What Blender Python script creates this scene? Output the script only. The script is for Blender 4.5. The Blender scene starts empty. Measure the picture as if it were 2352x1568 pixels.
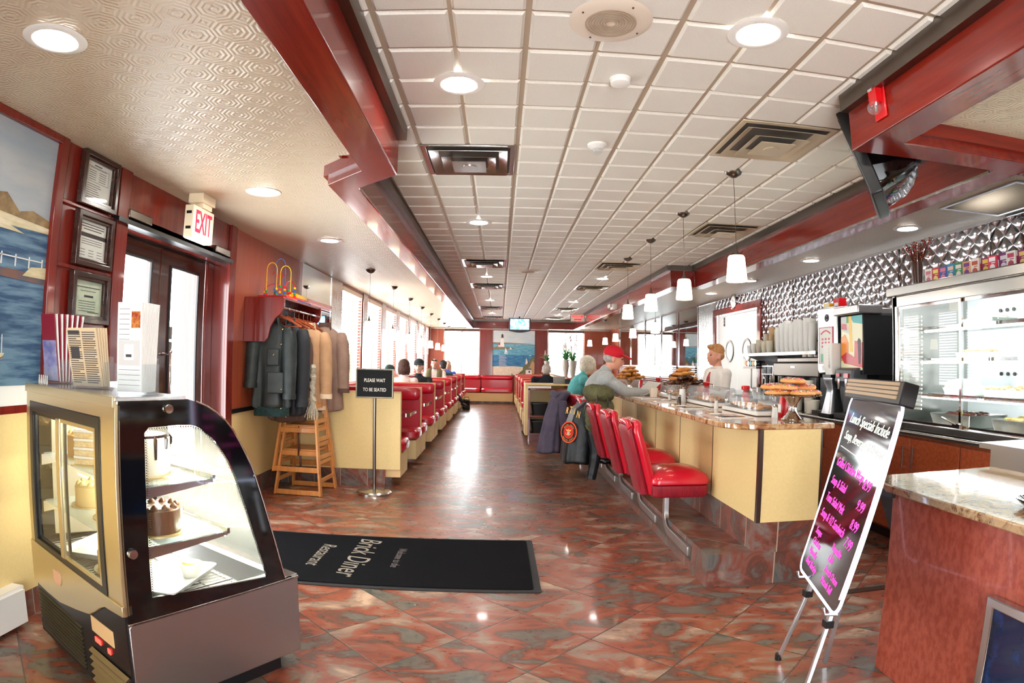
import bpy, bmesh, math, random
from mathutils import Vector, Matrix, Quaternion, noise
random.seed(7)
PI = math.pi
sc = bpy.context.scene
COL = sc.collection

# ------------------------------------------------------------------ camera (wide converter lens, measured barrel distortion)
cd = bpy.data.cameras.new('camera')
cam = bpy.data.objects.new('camera', cd)
COL.objects.link(cam)
sc.camera = cam
cd.type = 'PANO'
cd.sensor_width = 36
cd.panorama_type = 'FISHEYE_LENS_POLYNOMIAL'
cd.fisheye_fov = PI
cd.fisheye_polynomial_k0 = 0
cd.fisheye_polynomial_k1 = -4.71639447e-02
cd.fisheye_polynomial_k2 = -6.46019895e-06
cd.fisheye_polynomial_k3 = 1.12251932e-05
cd.fisheye_polynomial_k4 = -1.52694404e-07
cd.clip_start = 0.05
cd.clip_end = 200
cam.matrix_world = Matrix(((0.99965285, -0.01681229, -0.02028596, 0),
                           (-0.02086405, -0.03495403, -0.99917111, 0),
                           (0.01608927, 0.9992475, -0.03529267, 1.37),
                           (0, 0, 0, 1)))

# ------------------------------------------------------------------ world: bright overcast day outside the windows
w = bpy.data.worlds.new('world')
sc.world = w
w.use_nodes = True
bg = w.node_tree.nodes['Background']
bg.inputs[0].default_value = (0.93, 0.97, 1.0, 1)
bg.inputs[1].default_value = 10.0
sc.view_settings.view_transform = 'Standard'
sc.view_settings.look = 'None'
sc.view_settings.gamma = 1
sc.view_settings.use_curve_mapping = False
sc.view_settings.exposure = 0.9
sc.cycles.use_denoising = True
sc.cycles.max_bounces = 8
sc.cycles.diffuse_bounces = 4
sc.cycles.glossy_bounces = 4
sc.cycles.transmission_bounces = 8
sc.cycles.transparent_max_bounces = 10
sc.cycles.sample_clamp_indirect = 6
sc.cycles.caustics_reflective = False
sc.cycles.caustics_refractive = False
sc.cycles.blur_glossy = 0.5


# ------------------------------------------------------------------ mesh helpers
def V(*a): return Vector(a)


class MB:
    def __init__(s): s.v = []; s.f = []; s.m = []; s.mi = 0

    def add(s, vs, fs):
        b = len(s.v)
        s.v += [tuple(q) for q in vs]
        s.f += [tuple(i + b for i in f) for f in fs]
        s.m += [s.mi] * len(fs)
        return s

    def box(s, x0, x1, y0, y1, z0, z1):
        x0, x1 = sorted((x0, x1)); y0, y1 = sorted((y0, y1)); z0, z1 = sorted((z0, z1))
        return s.add([(x0, y0, z0), (x1, y0, z0), (x1, y1, z0), (x0, y1, z0), (x0, y0, z1), (x1, y0, z1), (x1, y1, z1), (x0, y1, z1)],
                     [(3, 2, 1, 0), (4, 5, 6, 7), (0, 1, 5, 4), (1, 2, 6, 5), (2, 3, 7, 6), (3, 0, 4, 7)])

    def xf(s, M, i0=0):
        s.v[i0:] = [tuple(M @ Vector(q)) for q in s.v[i0:]]
        return s

    def obox(s, c, sz, rot=(0, 0, 0)):
        i = len(s.v)
        s.box(-sz[0] / 2, sz[0] / 2, -sz[1] / 2, sz[1] / 2, -sz[2] / 2, sz[2] / 2)
        from mathutils import Euler
        return s.xf(Matrix.Translation(c) @ Euler(rot).to_matrix().to_4x4(), i)

    def bar(s, p, q, a, b, up=(0, 0, 1)):
        """box beam from p to q, section a (sideways) by b (along up)"""
        p, q = Vector(p), Vector(q); d = q - p; L = d.length; d.normalize()
        u = Vector(up); x = d.cross(u)
        if x.length < 1e-4: x = d.cross(Vector((1, 0, 0)))
        x.normalize(); z = x.cross(d)
        i = len(s.v)
        s.box(-a / 2, a / 2, 0, L, -b / 2, b / 2)
        M = Matrix(((x.x, d.x, z.x, p.x), (x.y, d.y, z.y, p.y), (x.z, d.z, z.z, p.z), (0, 0, 0, 1)))
        return s.xf(M, i)

    def quad(s, a, b, c, d): return s.add([a, b, c, d], [(0, 1, 2, 3)])

    def loft(s, rings, caps=True, closed=False):
        n = len(rings[0]); vs = [p for r in rings for p in r]; fs = []
        R = len(rings)
        for i in range(R if closed else R - 1):
            j = (i + 1) % R
            for k in range(n):
                l = (k + 1) % n
                fs.append((i * n + k, i * n + l, j * n + l, j * n + k))
        if caps and not closed:
            fs.append(tuple(range(n - 1, -1, -1))); fs.append(tuple((R - 1) * n + k for k in range(n)))
        return s.add(vs, fs)

    def tube(s, pts, r, seg=8, closed=False):
        pts = [Vector(p) for p in pts]; n = len(pts)
        rr = r if isinstance(r, (list, tuple)) else [r] * n
        rings = []; ref = None
        for i, p in enumerate(pts):
            if closed: t = pts[(i + 1) % n] - pts[i - 1]
            else: t = pts[min(i + 1, n - 1)] - pts[max(i - 1, 0)]
            t.normalize()
            if ref is None:
                ref = Vector((0, 0, 1)) if abs(t.z) < .9 else Vector((1, 0, 0))
            u = t.cross(ref).normalized(); ref = u.cross(t).normalized()
            rings.append([p + (u * math.cos(a) + ref * math.sin(a)) * rr[i] for a in (2 * PI * k / seg for k in range(seg))])
        return s.loft(rings, closed=closed)

    def lathe(s, prof, c=(0, 0, 0), seg=24, ax='z'):
        rings = []
        for r, z in prof:
            ring = []
            for k in range(seg):
                a = 2 * PI * k / seg; x, y = r * math.cos(a), r * math.sin(a)
                if ax == 'z': q = (c[0] + x, c[1] + y, c[2] + z)
                elif ax == 'y': q = (c[0] + x, c[1] + z, c[2] - y)
                else: q = (c[0] + z, c[1] + x, c[2] + y)
                ring.append(q)
            rings.append(ring)
        ring_like = len(prof) >= 4 and prof[0][0] > .01 and prof[-1][0] > .01
        return s.loft(rings, closed=ring_like)

    def cyl(s, c, r, h, seg=20, ax='z'): return s.lathe([(r, 0), (r, h)], c, seg, ax)

    def prism(s, poly, a0, a1, pl='xy'):
        def m(p, a):
            return {'xy': (p[0], p[1], a), 'xz': (p[0], a, p[1]), 'yz': (a, p[0], p[1])}[pl]
        n = len(poly)
        vs = [m(p, a0) for p in poly] + [m(p, a1) for p in poly]
        fs = [tuple(range(n - 1, -1, -1)), tuple(range(n, 2 * n))] + [(k, (k + 1) % n, n + (k + 1) % n, n + k) for k in range(n)]
        return s.add(vs, fs)

    def ell(s, c, r, M=None, seg=14, rg=9):
        if not isinstance(r, (tuple, list)): r = (r, r, r)
        vs = [(0, 0, -1)]; fs = []
        for i in range(1, rg):
            t = PI * i / rg - PI / 2
            vs += [(math.cos(t) * math.cos(2 * PI * k / seg), math.cos(t) * math.sin(2 * PI * k / seg), math.sin(t)) for k in range(seg)]
        vs.append((0, 0, 1)); n = len(vs)
        for k in range(seg):
            l = (k + 1) % seg
            fs.append((0, 1 + l, 1 + k)); b = 1 + (rg - 2) * seg; fs.append((n - 1, b + k, b + l))
            for i in range(rg - 2):
                b = 1 + i * seg; fs.append((b + k, b + l, b + seg + l, b + seg + k))
        i = len(s.v)
        s.add([(x * r[0], y * r[1], z * r[2]) for x, y, z in vs], fs)
        T = Matrix.Translation(c)
        if M is not None: T = T @ M.to_4x4()
        return s.xf(T, i)

    def cap(s, p, q, a, b=None, seg=12):
        """tapered limb with round ends"""
        b = a if b is None else b
        p, q = Vector(p), Vector(q); d = (q - p); L = max(d.length, 1e-4); d.normalize()
        P = []; R = []
        for t in (80, 60, 40, 20): P.append(p - d * a * math.sin(math.radians(t))); R.append(a * math.cos(math.radians(t)))
        for t in (0, .25, .5, .75, 1): P.append(p.lerp(q, t)); R.append(a + (b - a) * t)
        for t in (20, 40, 60, 80): P.append(q + d * b * math.sin(math.radians(t))); R.append(b * math.cos(math.radians(t)))
        return s.tube(P, R, seg)

    def shell(s, poly, hole, a0, a1, pl='xz'):
        """plate with a hole: same number of points in both outlines"""
        def m(p, a):
            return {'xy': (p[0], p[1], a), 'xz': (p[0], a, p[1]), 'yz': (a, p[0], p[1])}[pl]
        n = len(poly)
        vs = [m(p, a0) for p in poly] + [m(p, a0) for p in hole] + [m(p, a1) for p in poly] + [m(p, a1) for p in hole]
        fs = []
        for k in range(n):
            l = (k + 1) % n
            fs += [(k, l, n + l, n + k), (2 * n + l, 2 * n + k, 3 * n + k, 3 * n + l), (k, 2 * n + k, 2 * n + l, l), (n + k, n + l, 3 * n + l, 3 * n + k)]
        return s.add(vs, fs)

    def frame(s, x0, x1, z0, z1, t, y0, y1, pl='xz'):
        return s.shell([(x0, z0), (x1, z0), (x1, z1), (x0, z1)], [(x0 + t, z0 + t), (x1 - t, z0 + t), (x1 - t, z1 - t), (x0 + t, z1 - t)], y0, y1, pl)


def rr(x0, x1, y0, y1, r, n=4):
    """rounded rectangle outline"""
    o = []
    for cx, cy, a in ((x1 - r, y0 + r, -90), (x1 - r, y1 - r, 0), (x0 + r, y1 - r, 90), (x0 + r, y0 + r, 180)):
        for k in range(n + 1):
            t = math.radians(a + 90 * k / n); o.append((cx + r * math.cos(t), cy + r * math.sin(t)))
    return o


SPLIT = {'screw', 'snap_button', 'seam_strip', 'side_panel', 'buckle', 'tap_button', 'tap_lever', 'side_slot', 'eye', 'eyebrow', 'wall_vent', 'black_band', 'trim_12', 'icing_rosette', 'strawberries', 'led_display', 'berries'}


def islands(mb):
    par = list(range(len(mb.v)))
    def find(a):
        while par[a] != a: par[a] = par[par[a]]; a = par[a]
        return a
    for f in mb.f:
        for q in f[1:]: par[find(q)] = find(f[0])
    gr = {}
    for i, f in enumerate(mb.f): gr.setdefault(find(f[0]), []).append(i)
    out = []
    for fs in gr.values():
        m = MB(); mp = {}
        for i in fs:
            for q in mb.f[i]:
                if q not in mp: mp[q] = len(m.v); m.v.append(mb.v[q])
            m.f.append(tuple(mp[q] for q in mb.f[i])); m.m.append(mb.m[i])
        out.append(m)
    return out


def build(name, mb, mats, parent=None, **k):
    if name in SPLIT:
        os_ = [build1(name, m, mats, parent, **k) for m in islands(mb)]
        for o in os_[1:]:
            if name.startswith('trim_'): o['kind'] = 'structure'
        return os_[0]
    return build1(name, mb, mats, parent, **k)


def build1(name, mb, mats, parent=None, wd=False, bevel=0, bseg=2, smooth=True, remesh=0, sub=0, label=None, disp=None, kind=None):
    me = bpy.data.meshes.new(name)
    vs = mb.v
    if wd and parent is not None:
        r = parent
        while r.parent: r = r.parent
        I = r.matrix_basis.inverted(); vs = [I @ Vector(q) for q in vs]
    me.from_pydata([tuple(q) for q in vs], [], mb.f)
    if not isinstance(mats, (list, tuple)): mats = [mats]
    for m in mats: me.materials.append(m)
    me.polygons.foreach_set('material_index', [min(i, len(mats) - 1) for i in mb.m])
    bm = bmesh.new(); bm.from_mesh(me); bmesh.ops.recalc_face_normals(bm, faces=bm.faces); bm.to_mesh(me); bm.free()
    if smooth:
        me.polygons.foreach_set('use_smooth', [True] * len(me.polygons))
        if not (remesh or sub): me.set_sharp_from_angle(angle=math.radians(38))
    me.update()
    o = bpy.data.objects.new(name, me); COL.objects.link(o)
    if parent is not None: o.parent = parent
    if bevel:
        m = o.modifiers.new('b', 'BEVEL'); m.width = bevel; m.segments = bseg; m.limit_method = 'ANGLE'; m.angle_limit = math.radians(40)
        m.harden_normals = False
    if remesh:
        m = o.modifiers.new('r', 'REMESH'); m.mode = 'VOXEL'; m.voxel_size = remesh; m.use_smooth_shade = True
        m = o.modifiers.new('s', 'SMOOTH'); m.iterations = 5; m.factor = .5
    if sub: m = o.modifiers.new('u', 'SUBSURF'); m.levels = sub; m.render_levels = sub
    if disp:
        tx = bpy.data.textures.new('t', 'CLOUDS'); tx.noise_scale = disp[0]; tx.noise_depth = 2
        m = o.modifiers.new('d', 'DISPLACE'); m.texture = tx; m.strength = disp[1]; m.mid_level = .5; m.texture_coords = 'LOCAL'
    if label: o['label'] = label
    if kind: o['kind'] = kind
    return o


def thing(name, label, cat, loc=(0, 0, 0), rz=0, group=None):
    o = bpy.data.objects.new(name, None); COL.objects.link(o)
    o.empty_display_size = .1
    o.matrix_basis = Matrix.Translation(loc) @ Matrix.Rotation(rz, 4, 'Z')
    o['label'] = label; o['category'] = cat
    if group: o['group'] = group
    return o


def one(name, mb, mats, label, cat, loc=(0, 0, 0), rz=0, group=None, kind=None, **k):
    o = build(name, mb, mats, **k)
    o.matrix_basis = Matrix.Translation(loc) @ Matrix.Rotation(rz, 4, 'Z')
    o['label'] = label; o['category'] = cat
    if group: o['group'] = group
    if kind: o['kind'] = kind
    return o


def struct(name, mb, mats, **k):
    o = build(name, mb, mats, **k); o['kind'] = 'structure'
    return o


def dup(r, loc=None, rz=None, label=None, group=None):
    c = r.copy(); COL.objects.link(c)
    if loc is not None: c.matrix_basis = Matrix.Translation(loc) @ (Matrix.Rotation(rz, 4, 'Z') if rz is not None else r.matrix_basis.to_3x3().to_4x4())
    if label: c['label'] = label
    if group: c['group'] = group
    for ch in [x for x in KIDS(r)]:
        d = ch.copy(); COL.objects.link(d); d.parent = c
        for g in KIDS(ch):
            e = g.copy(); COL.objects.link(e); e.parent = d
    return c


def KIDS(o): return [x for x in bpy.data.objects if x.parent == o]


def text(name, s, size, mat, parent=None, M=None, ext=.001, shear=0, al='CENTER', sx=1.0, bold=0, wd=False):
    cu = bpy.data.curves.new(name, 'FONT'); cu.body = s; cu.size = size; cu.extrude = ext; cu.shear = shear
    cu.align_x = al; cu.align_y = 'CENTER'; cu.offset = bold; cu.space_line = 1.0; cu.resolution_u = 3
    t = bpy.data.objects.new('tmp', cu); COL.objects.link(t)
    bpy.context.view_layer.update()
    me = bpy.data.meshes.new_from_object(t.evaluated_get(bpy.context.evaluated_depsgraph_get()))
    bpy.data.objects.remove(t)
    M = (M or Matrix()) @ Matrix.Diagonal((sx, 1, 1, 1))
    if wd and parent is not None:
        r = parent
        while r.parent: r = r.parent
        M = r.matrix_basis.inverted() @ M
    me.transform(M); me.materials.clear(); me.materials.append(mat)
    o = bpy.data.objects.new(name, me); COL.objects.link(o); me.name = name
    if parent is not None: o.parent = parent
    return o


def face_M(c, right, up):
    r = Vector(right).normalized(); u = Vector(up).normalized(); n = r.cross(u)
    return Matrix(((r.x, u.x, n.x, c[0]), (r.y, u.y, n.y, c[1]), (r.z, u.z, n.z, c[2]), (0, 0, 0, 1)))


# ------------------------------------------------------------------ materials
def S(r, g, b):
    return tuple(((c / 255) / 12.92 if c / 255 <= .04045 else ((c / 255 + .055) / 1.055) ** 2.4) for c in (r, g, b)) + (1,)


def mk(name, col, rough=.5, metal=0, coat=0, es=0, ecol=None, trans=0, ior=1.45, alpha=1, col2=None, ns=5, stretch=(1, 1, 1), bump=0, bs=None, spec=.5, lo=.35, hi=.65, sheen=0):
    m = bpy.data.materials.new(name); m.use_nodes = True
    nt = m.node_tree; b = nt.nodes['Principled BSDF']; L = nt.links
    b.inputs['Base Color'].default_value = col
    b.inputs['Roughness'].default_value = rough
    b.inputs['Metallic'].default_value = metal
    b.inputs['Coat Weight'].default_value = coat
    b.inputs['Coat Roughness'].default_value = .06
    b.inputs['IOR'].default_value = ior
    b.inputs['Specular IOR Level'].default_value = spec
    b.inputs['Transmission Weight'].default_value = trans
    b.inputs['Alpha'].default_value = alpha
    b.inputs['Sheen Weight'].default_value = sheen
    if es:
        b.inputs['Emission Color'].default_value = ecol or col
        b.inputs['Emission Strength'].default_value = es
    if col2 or bump:
        tc = nt.nodes.new('ShaderNodeTexCoord'); mp = nt.nodes.new('ShaderNodeMapping'); mp.inputs['Scale'].default_value = stretch
        L.new(tc.outputs['Object'], mp.inputs[0])
    if col2:
        n = nt.nodes.new('ShaderNodeTexNoise'); n.inputs['Scale'].default_value = ns; n.inputs['Detail'].default_value = 6
        n.inputs['Roughness'].default_value = .6
        r = nt.nodes.new('ShaderNodeValToRGB'); r.color_ramp.elements[0].position = lo; r.color_ramp.elements[1].position = hi
        r.color_ramp.elements[0].color = col; r.color_ramp.elements[1].color = col2
        L.new(mp.outputs[0], n.inputs['Vector']); L.new(n.outputs[0], r.inputs[0]); L.new(r.outputs[0], b.inputs['Base Color'])
    if bump:
        n = nt.nodes.new('ShaderNodeTexNoise'); n.inputs['Scale'].default_value = bs or ns; n.inputs['Detail'].default_value = 4
        bu = nt.nodes.new('ShaderNodeBump'); bu.inputs['Strength'].default_value = bump; bu.inputs['Distance'].default_value = .01
        L.new(mp.outputs[0], n.inputs['Vector']); L.new(n.outputs[0], bu.inputs['Height']); L.new(bu.outputs[0], b.inputs['Normal'])
    return m


class G:
    """tiny node-graph builder"""
    def __init__(s, m): s.nt = m.node_tree; s.L = s.nt.links

    def val(s, x):
        return x

    def math(s, op, a, b=None, c=None):
        n = s.nt.nodes.new('ShaderNodeMath'); n.operation = op
        for i, q in enumerate((a, b, c)):
            if q is None: continue
            if isinstance(q, (int, float)): n.inputs[i].default_value = q
            else: s.L.new(q, n.inputs[i])
        return n.outputs[0]

    def new(s, t): return s.nt.nodes.new(t)


def floor_mat():
    m = mk('slate_floor_tiles', S(150, 80, 60), rough=.2, coat=.1)
    g = G(m); nt = g.nt; b = nt.nodes['Principled BSDF']
    tc = g.new('ShaderNodeTexCoord'); sp = g.new('ShaderNodeSeparateXYZ'); g.L.new(tc.outputs['Object'], sp.inputs[0])
    x, y, z = sp.outputs
    q = .464; k = 1 / (math.sqrt(2) * q)
    u0 = (-.513 + 3.171) * k; v0 = (3.171 + .513) * k
    u = g.math('SUBTRACT', g.math('MULTIPLY', g.math('ADD', x, y), k), u0 - 20)
    v = g.math('SUBTRACT', g.math('MULTIPLY', g.math('SUBTRACT', y, x), k), v0 - 20)
    fu, fv = g.math('FRACT', u), g.math('FRACT', v)
    iu, iv = g.math('FLOOR', u), g.math('FLOOR', v)
    du = g.math('SUBTRACT', .5, g.math('ABSOLUTE', g.math('SUBTRACT', fu, .5)))
    dv = g.math('SUBTRACT', .5, g.math('ABSOLUTE', g.math('SUBTRACT', fv, .5)))
    d = g.math('MINIMUM', du, dv)
    grout = g.math('LESS_THAN', d, .007)
    cm = g.new('ShaderNodeCombineXYZ'); g.L.new(iu, cm.inputs[0]); g.L.new(iv, cm.inputs[1])
    wn = g.new('ShaderNodeTexWhiteNoise'); wn.noise_dimensions = '2D'; g.L.new(cm.outputs[0], wn.inputs['Vector'])
    off = g.new('ShaderNodeVectorMath'); off.operation = 'MULTIPLY_ADD'
    g.L.new(wn.outputs['Color'], off.inputs[0]); off.inputs[1].default_value = (9, 9, 9); g.L.new(tc.outputs['Object'], off.inputs[2])
    mp = g.new('ShaderNodeMapping'); mp.inputs['Rotation'].default_value = (0, 0, .6); mp.inputs['Scale'].default_value = (1.0, 2.0, 1)
    g.L.new(off.outputs[0], mp.inputs[0])
    n1 = g.new('ShaderNodeTexNoise'); n1.inputs['Scale'].default_value = 2.3; n1.inputs['Detail'].default_value = 9; n1.inputs['Roughness'].default_value = .62; n1.inputs['Distortion'].default_value = .8
    g.L.new(mp.outputs[0], n1.inputs['Vector'])
    r = g.new('ShaderNodeValToRGB'); e = r.color_ramp.elements
    e[0].position = .30; e[0].color = S(62, 64, 60); e[1].position = .70; e[1].color = S(190, 160, 136)
    for p, c in ((.40, S(104, 98, 88)), (.455, S(92, 62, 52)), (.49, S(134, 66, 46)), (.54, S(142, 80, 60)), (.585, S(130, 112, 98)), (.63, S(156, 122, 102))):
        q_ = e.new(p); q_.color = c
    g.L.new(n1.outputs[0], r.inputs[0])
    n2 = g.new('ShaderNodeTexNoise'); n2.inputs['Scale'].default_value = 14; n2.inputs['Detail'].default_value = 8; g.L.new(mp.outputs[0], n2.inputs['Vector'])
    mx = g.new('ShaderNodeMix'); mx.data_type = 'RGBA'; mx.blend_type = 'OVERLAY'; mx.inputs[0].default_value = .28
    g.L.new(r.outputs[0], mx.inputs[6]); g.L.new(n2.outputs[0], mx.inputs[7])
    m2 = g.new('ShaderNodeMix'); m2.data_type = 'RGBA'; g.L.new(grout, m2.inputs[0]); g.L.new(mx.outputs[2], m2.inputs[6]); m2.inputs[7].default_value = S(70, 62, 58)
    g.L.new(m2.outputs[2], b.inputs['Base Color'])
    h = g.math('ADD', g.math('MULTIPLY', n1.outputs[0], .5), g.math('MULTIPLY', g.math('MINIMUM', d, .015), 40))
    bu = g.new('ShaderNodeBump'); bu.inputs['Strength'].default_value = .25; bu.inputs['Distance'].default_value = .004
    g.L.new(h, bu.inputs['Height']); g.L.new(bu.outputs[0], b.inputs['Normal'])
    ro = g.math('MULTIPLY_ADD', n2.outputs[0], .2, .2); g.L.new(ro, b.inputs['Roughness'])
    return m


def slate_mat(tile, name, off=0.0):
    """upright slate tiles: seams run along z every `tile` metres of x+y"""
    m = mk(name, S(120, 80, 66), rough=.3)
    g = G(m); b = g.nt.nodes['Principled BSDF']
    tc = g.new('ShaderNodeTexCoord'); sp = g.new('ShaderNodeSeparateXYZ'); g.L.new(tc.outputs['Object'], sp.inputs[0])
    x, y, z = sp.outputs
    u = g.math('ADD', g.math('DIVIDE', g.math('ADD', x, y), tile), 40 + off)
    f = g.math('FRACT', u); d = g.math('SUBTRACT', .5, g.math('ABSOLUTE', g.math('SUBTRACT', f, .5)))
    gr = g.math('LESS_THAN', d, .009)
    n1 = g.new('ShaderNodeTexNoise'); n1.inputs['Scale'].default_value = 3.2; n1.inputs['Detail'].default_value = 9; n1.inputs['Roughness'].default_value = .65; n1.inputs['Distortion'].default_value = .9
    cm = g.new('ShaderNodeCombineXYZ'); g.L.new(x, cm.inputs[0]); g.L.new(y, cm.inputs[1]); g.L.new(g.math('ADD', z, g.math('MULTIPLY', g.math('FLOOR', u), 7.3)), cm.inputs[2])
    g.L.new(cm.outputs[0], n1.inputs['Vector'])
    r = g.new('ShaderNodeValToRGB'); e = r.color_ramp.elements
    e[0].position = .3; e[0].color = S(66, 72, 74); e[1].position = .72; e[1].color = S(160, 126, 112)
    for p, c in ((.42, S(104, 98, 94)), (.48, S(92, 62, 54)), (.54, S(126, 70, 58)), (.61, S(118, 104, 98))):
        q_ = e.new(p); q_.color = c
    g.L.new(n1.outputs[0], r.inputs[0])
    m2 = g.new('ShaderNodeMix'); m2.data_type = 'RGBA'; g.L.new(gr, m2.inputs[0]); g.L.new(r.outputs[0], m2.inputs[6]); m2.inputs[7].default_value = S(176, 150, 130)
    g.L.new(m2.outputs[2], b.inputs['Base Color'])
    return m


def tin_mat():
    m = mk('embossed_tin_panel', S(204, 186, 160), rough=.38, spec=.6)
    g = G(m); b = g.nt.nodes['Principled BSDF']
    tc = g.new('ShaderNodeTexCoord'); sp = g.new('ShaderNodeSeparateXYZ'); g.L.new(tc.outputs['Object'], sp.inputs[0])
    x, y, z = sp.outputs
    s = .152
    fx = g.math('SUBTRACT', g.math('FRACT', g.math('ADD', g.math('DIVIDE', x, s), 50)), .5)
    fy = g.math('SUBTRACT', g.math('FRACT', g.math('ADD', g.math('DIVIDE', y, s), 50)), .5)
    ax, ay = g.math('ABSOLUTE', fx), g.math('ABSOLUTE', fy)
    oc = g.math('MAXIMUM', g.math('MAXIMUM', ax, ay), g.math('MULTIPLY', g.math('ADD', ax, ay), .72))
    rings = g.math('MULTIPLY', g.math('SINE', g.math('MULTIPLY', oc, 46)), .45)
    edge = g.math('MULTIPLY', g.math('GREATER_THAN', g.math('MAXIMUM', ax, ay), .47), -2.6)
    ros = g.math('MULTIPLY', g.math('SINE', g.math('MULTIPLY', g.math('MULTIPLY', fx, fy), 260)), g.math('LESS_THAN', oc, .22))
    n = g.new('ShaderNodeTexNoise'); n.inputs['Scale'].default_value = 60; g.L.new(tc.outputs['Object'], n.inputs['Vector'])
    h = g.math('ADD', g.math('ADD', rings, edge), g.math('ADD', g.math('MULTIPLY', ros, .5), g.math('MULTIPLY', n.outputs[0], .35)))
    bu = g.new('ShaderNodeBump'); bu.inputs['Strength'].default_value = .45; bu.inputs['Distance'].default_value = .004
    g.L.new(h, bu.inputs['Height']); g.L.new(bu.outputs[0], b.inputs['Normal'])
    return m


def quilt_mat():
    m = mk('quilted_stainless', S(205, 206, 214), rough=.16, metal=1)
    g = G(m); b = g.nt.nodes['Principled BSDF']
    tc = g.new('ShaderNodeTexCoord'); sp = g.new('ShaderNodeSeparateXYZ'); g.L.new(tc.outputs['Object'], sp.inputs[0])
    x, y, z = sp.outputs
    a = .085
    u = g.math('DIVIDE', g.math('ADD', y, z), a); v = g.math('DIVIDE', g.math('SUBTRACT', y, z), a)
    cu = g.math('ABSOLUTE', g.math('SINE', g.math('MULTIPLY', u, PI / 2))); cv = g.math('ABSOLUTE', g.math('SINE', g.math('MULTIPLY', v, PI / 2)))
    h = g.math('POWER', g.math('MULTIPLY', cu, cv), .6)
    bu = g.new('ShaderNodeBump'); bu.inputs['Strength'].default_value = 1.0; bu.inputs['Distance'].default_value = .02
    g.L.new(h, bu.inputs['Height']); g.L.new(bu.outputs[0], b.inputs['Normal'])
    return m


def flute_mat():
    m = mk('fluted_stainless', S(214, 212, 210), rough=.18, metal=1)
    g = G(m); b = g.nt.nodes['Principled BSDF']
    tc = g.new('ShaderNodeTexCoord'); sp = g.new('ShaderNodeSeparateXYZ'); g.L.new(tc.outputs['Object'], sp.inputs[0])
    h = g.math('SINE', g.math('MULTIPLY', g.math('ADD', sp.outputs[0], sp.outputs[1]), 2 * PI / .05))
    bu = g.new('ShaderNodeBump'); bu.inputs['Strength'].default_value = .8; bu.inputs['Distance'].default_value = .01
    g.L.new(h, bu.inputs['Height']); g.L.new(bu.outputs[0], b.inputs['Normal'])
    return m


def granite_mat(name='granite', base=S(176, 128, 88)):
    m = mk(name, base, rough=.08, coat=.6)
    g = G(m); b = g.nt.nodes['Principled BSDF']
    tc = g.new('ShaderNodeTexCoord')
    n1 = g.new('ShaderNodeTexNoise'); n1.inputs['Scale'].default_value = 11; n1.inputs['Detail'].default_value = 10; n1.inputs['Roughness'].default_value = .72; n1.inputs['Distortion'].default_value = 1.2
    g.L.new(tc.outputs['Object'], n1.inputs['Vector'])
    r = g.new('ShaderNodeValToRGB'); e = r.color_ramp.elements
    e[0].position = .3; e[0].color = S(66, 50, 44); e[1].position = .75; e[1].color = S(232, 216, 194)
    for p, c in ((.4, S(128, 84, 58)), (.48, base), (.56, S(206, 172, 132)), (.64, S(150, 122, 104))):
        q_ = e.new(p); q_.color = c
    g.L.new(n1.outputs[0], r.inputs[0]); g.L.new(r.outputs[0], b.inputs['Base Color'])
    return m


def wood_mat(name, c1, c2, rough=.22, coat=.5, axis=1, sc=26):
    st = [1, 1, 1]; st[axis] = .06
    return mk(name, c1, rough=rough, coat=coat, col2=c2, ns=sc, stretch=tuple(st), lo=.3, hi=.7)


M_floor = floor_mat()
M_base = slate_mat(.3, 'slate_base_tile', .37)
M_step = slate_mat(.465, 'slate_step_tile', -.29)
M_tin = tin_mat()
M_quilt = quilt_mat()
M_flute = flute_mat()
M_granite = granite_mat()
M_granite2 = granite_mat('pale_granite', S(190, 160, 124))
M_red = wood_mat('red_mahogany_y', S(104, 20, 14), S(134, 34, 20), coat=.35)
M_redz = wood_mat('red_mahogany_z', S(104, 24, 20), S(132, 38, 26), axis=2)
M_redx = wood_mat('red_mahogany_x', S(104, 20, 14), S(134, 34, 20), axis=0, coat=.35)
M_terra = wood_mat('terracotta_veneer', S(148, 66, 40), S(162, 78, 50), axis=2, rough=.4, coat=.2)
M_dkwood = wood_mat('dark_walnut', S(58, 30, 22), S(84, 42, 30), axis=2)
M_cream = mk('cream_laminate', S(226, 198, 138), rough=.42, col2=S(230, 204, 146), ns=60)
M_honey = wood_mat('honey_beech', S(214, 150, 86), S(196, 126, 64), axis=2, coat=.2, rough=.35)
M_maple = mk('pale_maple_edge', S(222, 188, 138), rough=.5)
M_tile = mk('acoustic_tile', S(234, 230, 220), rough=.8, col2=S(226, 221, 210), ns=240, bump=.25, bs=260, lo=.42, hi=.5)
M_tee = mk('ceiling_tee', S(178, 160, 138), rough=.5)
M_red_v = mk('red_vinyl', S(196, 22, 44), rough=.24, coat=.35, bump=.12, bs=22)
M_red_w = mk('red_woven_vinyl', S(150, 24, 40), rough=.5, col2=S(120, 18, 34), ns=90, stretch=(1, 1, .12))
M_steel = mk('stainless_steel', S(196, 194, 190), rough=.22, metal=1)
M_brush = mk('brushed_stainless', S(172, 168, 168), rough=.34, metal=1)
M_chrome = mk('chrome', S(225, 225, 228), rough=.05, metal=1)
M_dksteel = mk('dark_brushed_metal', S(120, 112, 104), rough=.3, metal=1)
M_black = mk('black_plastic', S(20, 20, 22), rough=.35)
M_blackg = mk('black_gloss', S(8, 8, 10), rough=.06, coat=.5)
M_white = mk('white_plastic', S(238, 236, 230), rough=.4)
M_wpaint = mk('white_paint', S(248, 247, 244), rough=.6)
M_alum = mk('aluminium', S(204, 208, 214), rough=.28, metal=1)
M_mirror = mk('mirror_glass', S(214, 222, 224), rough=.02, metal=1)
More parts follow.
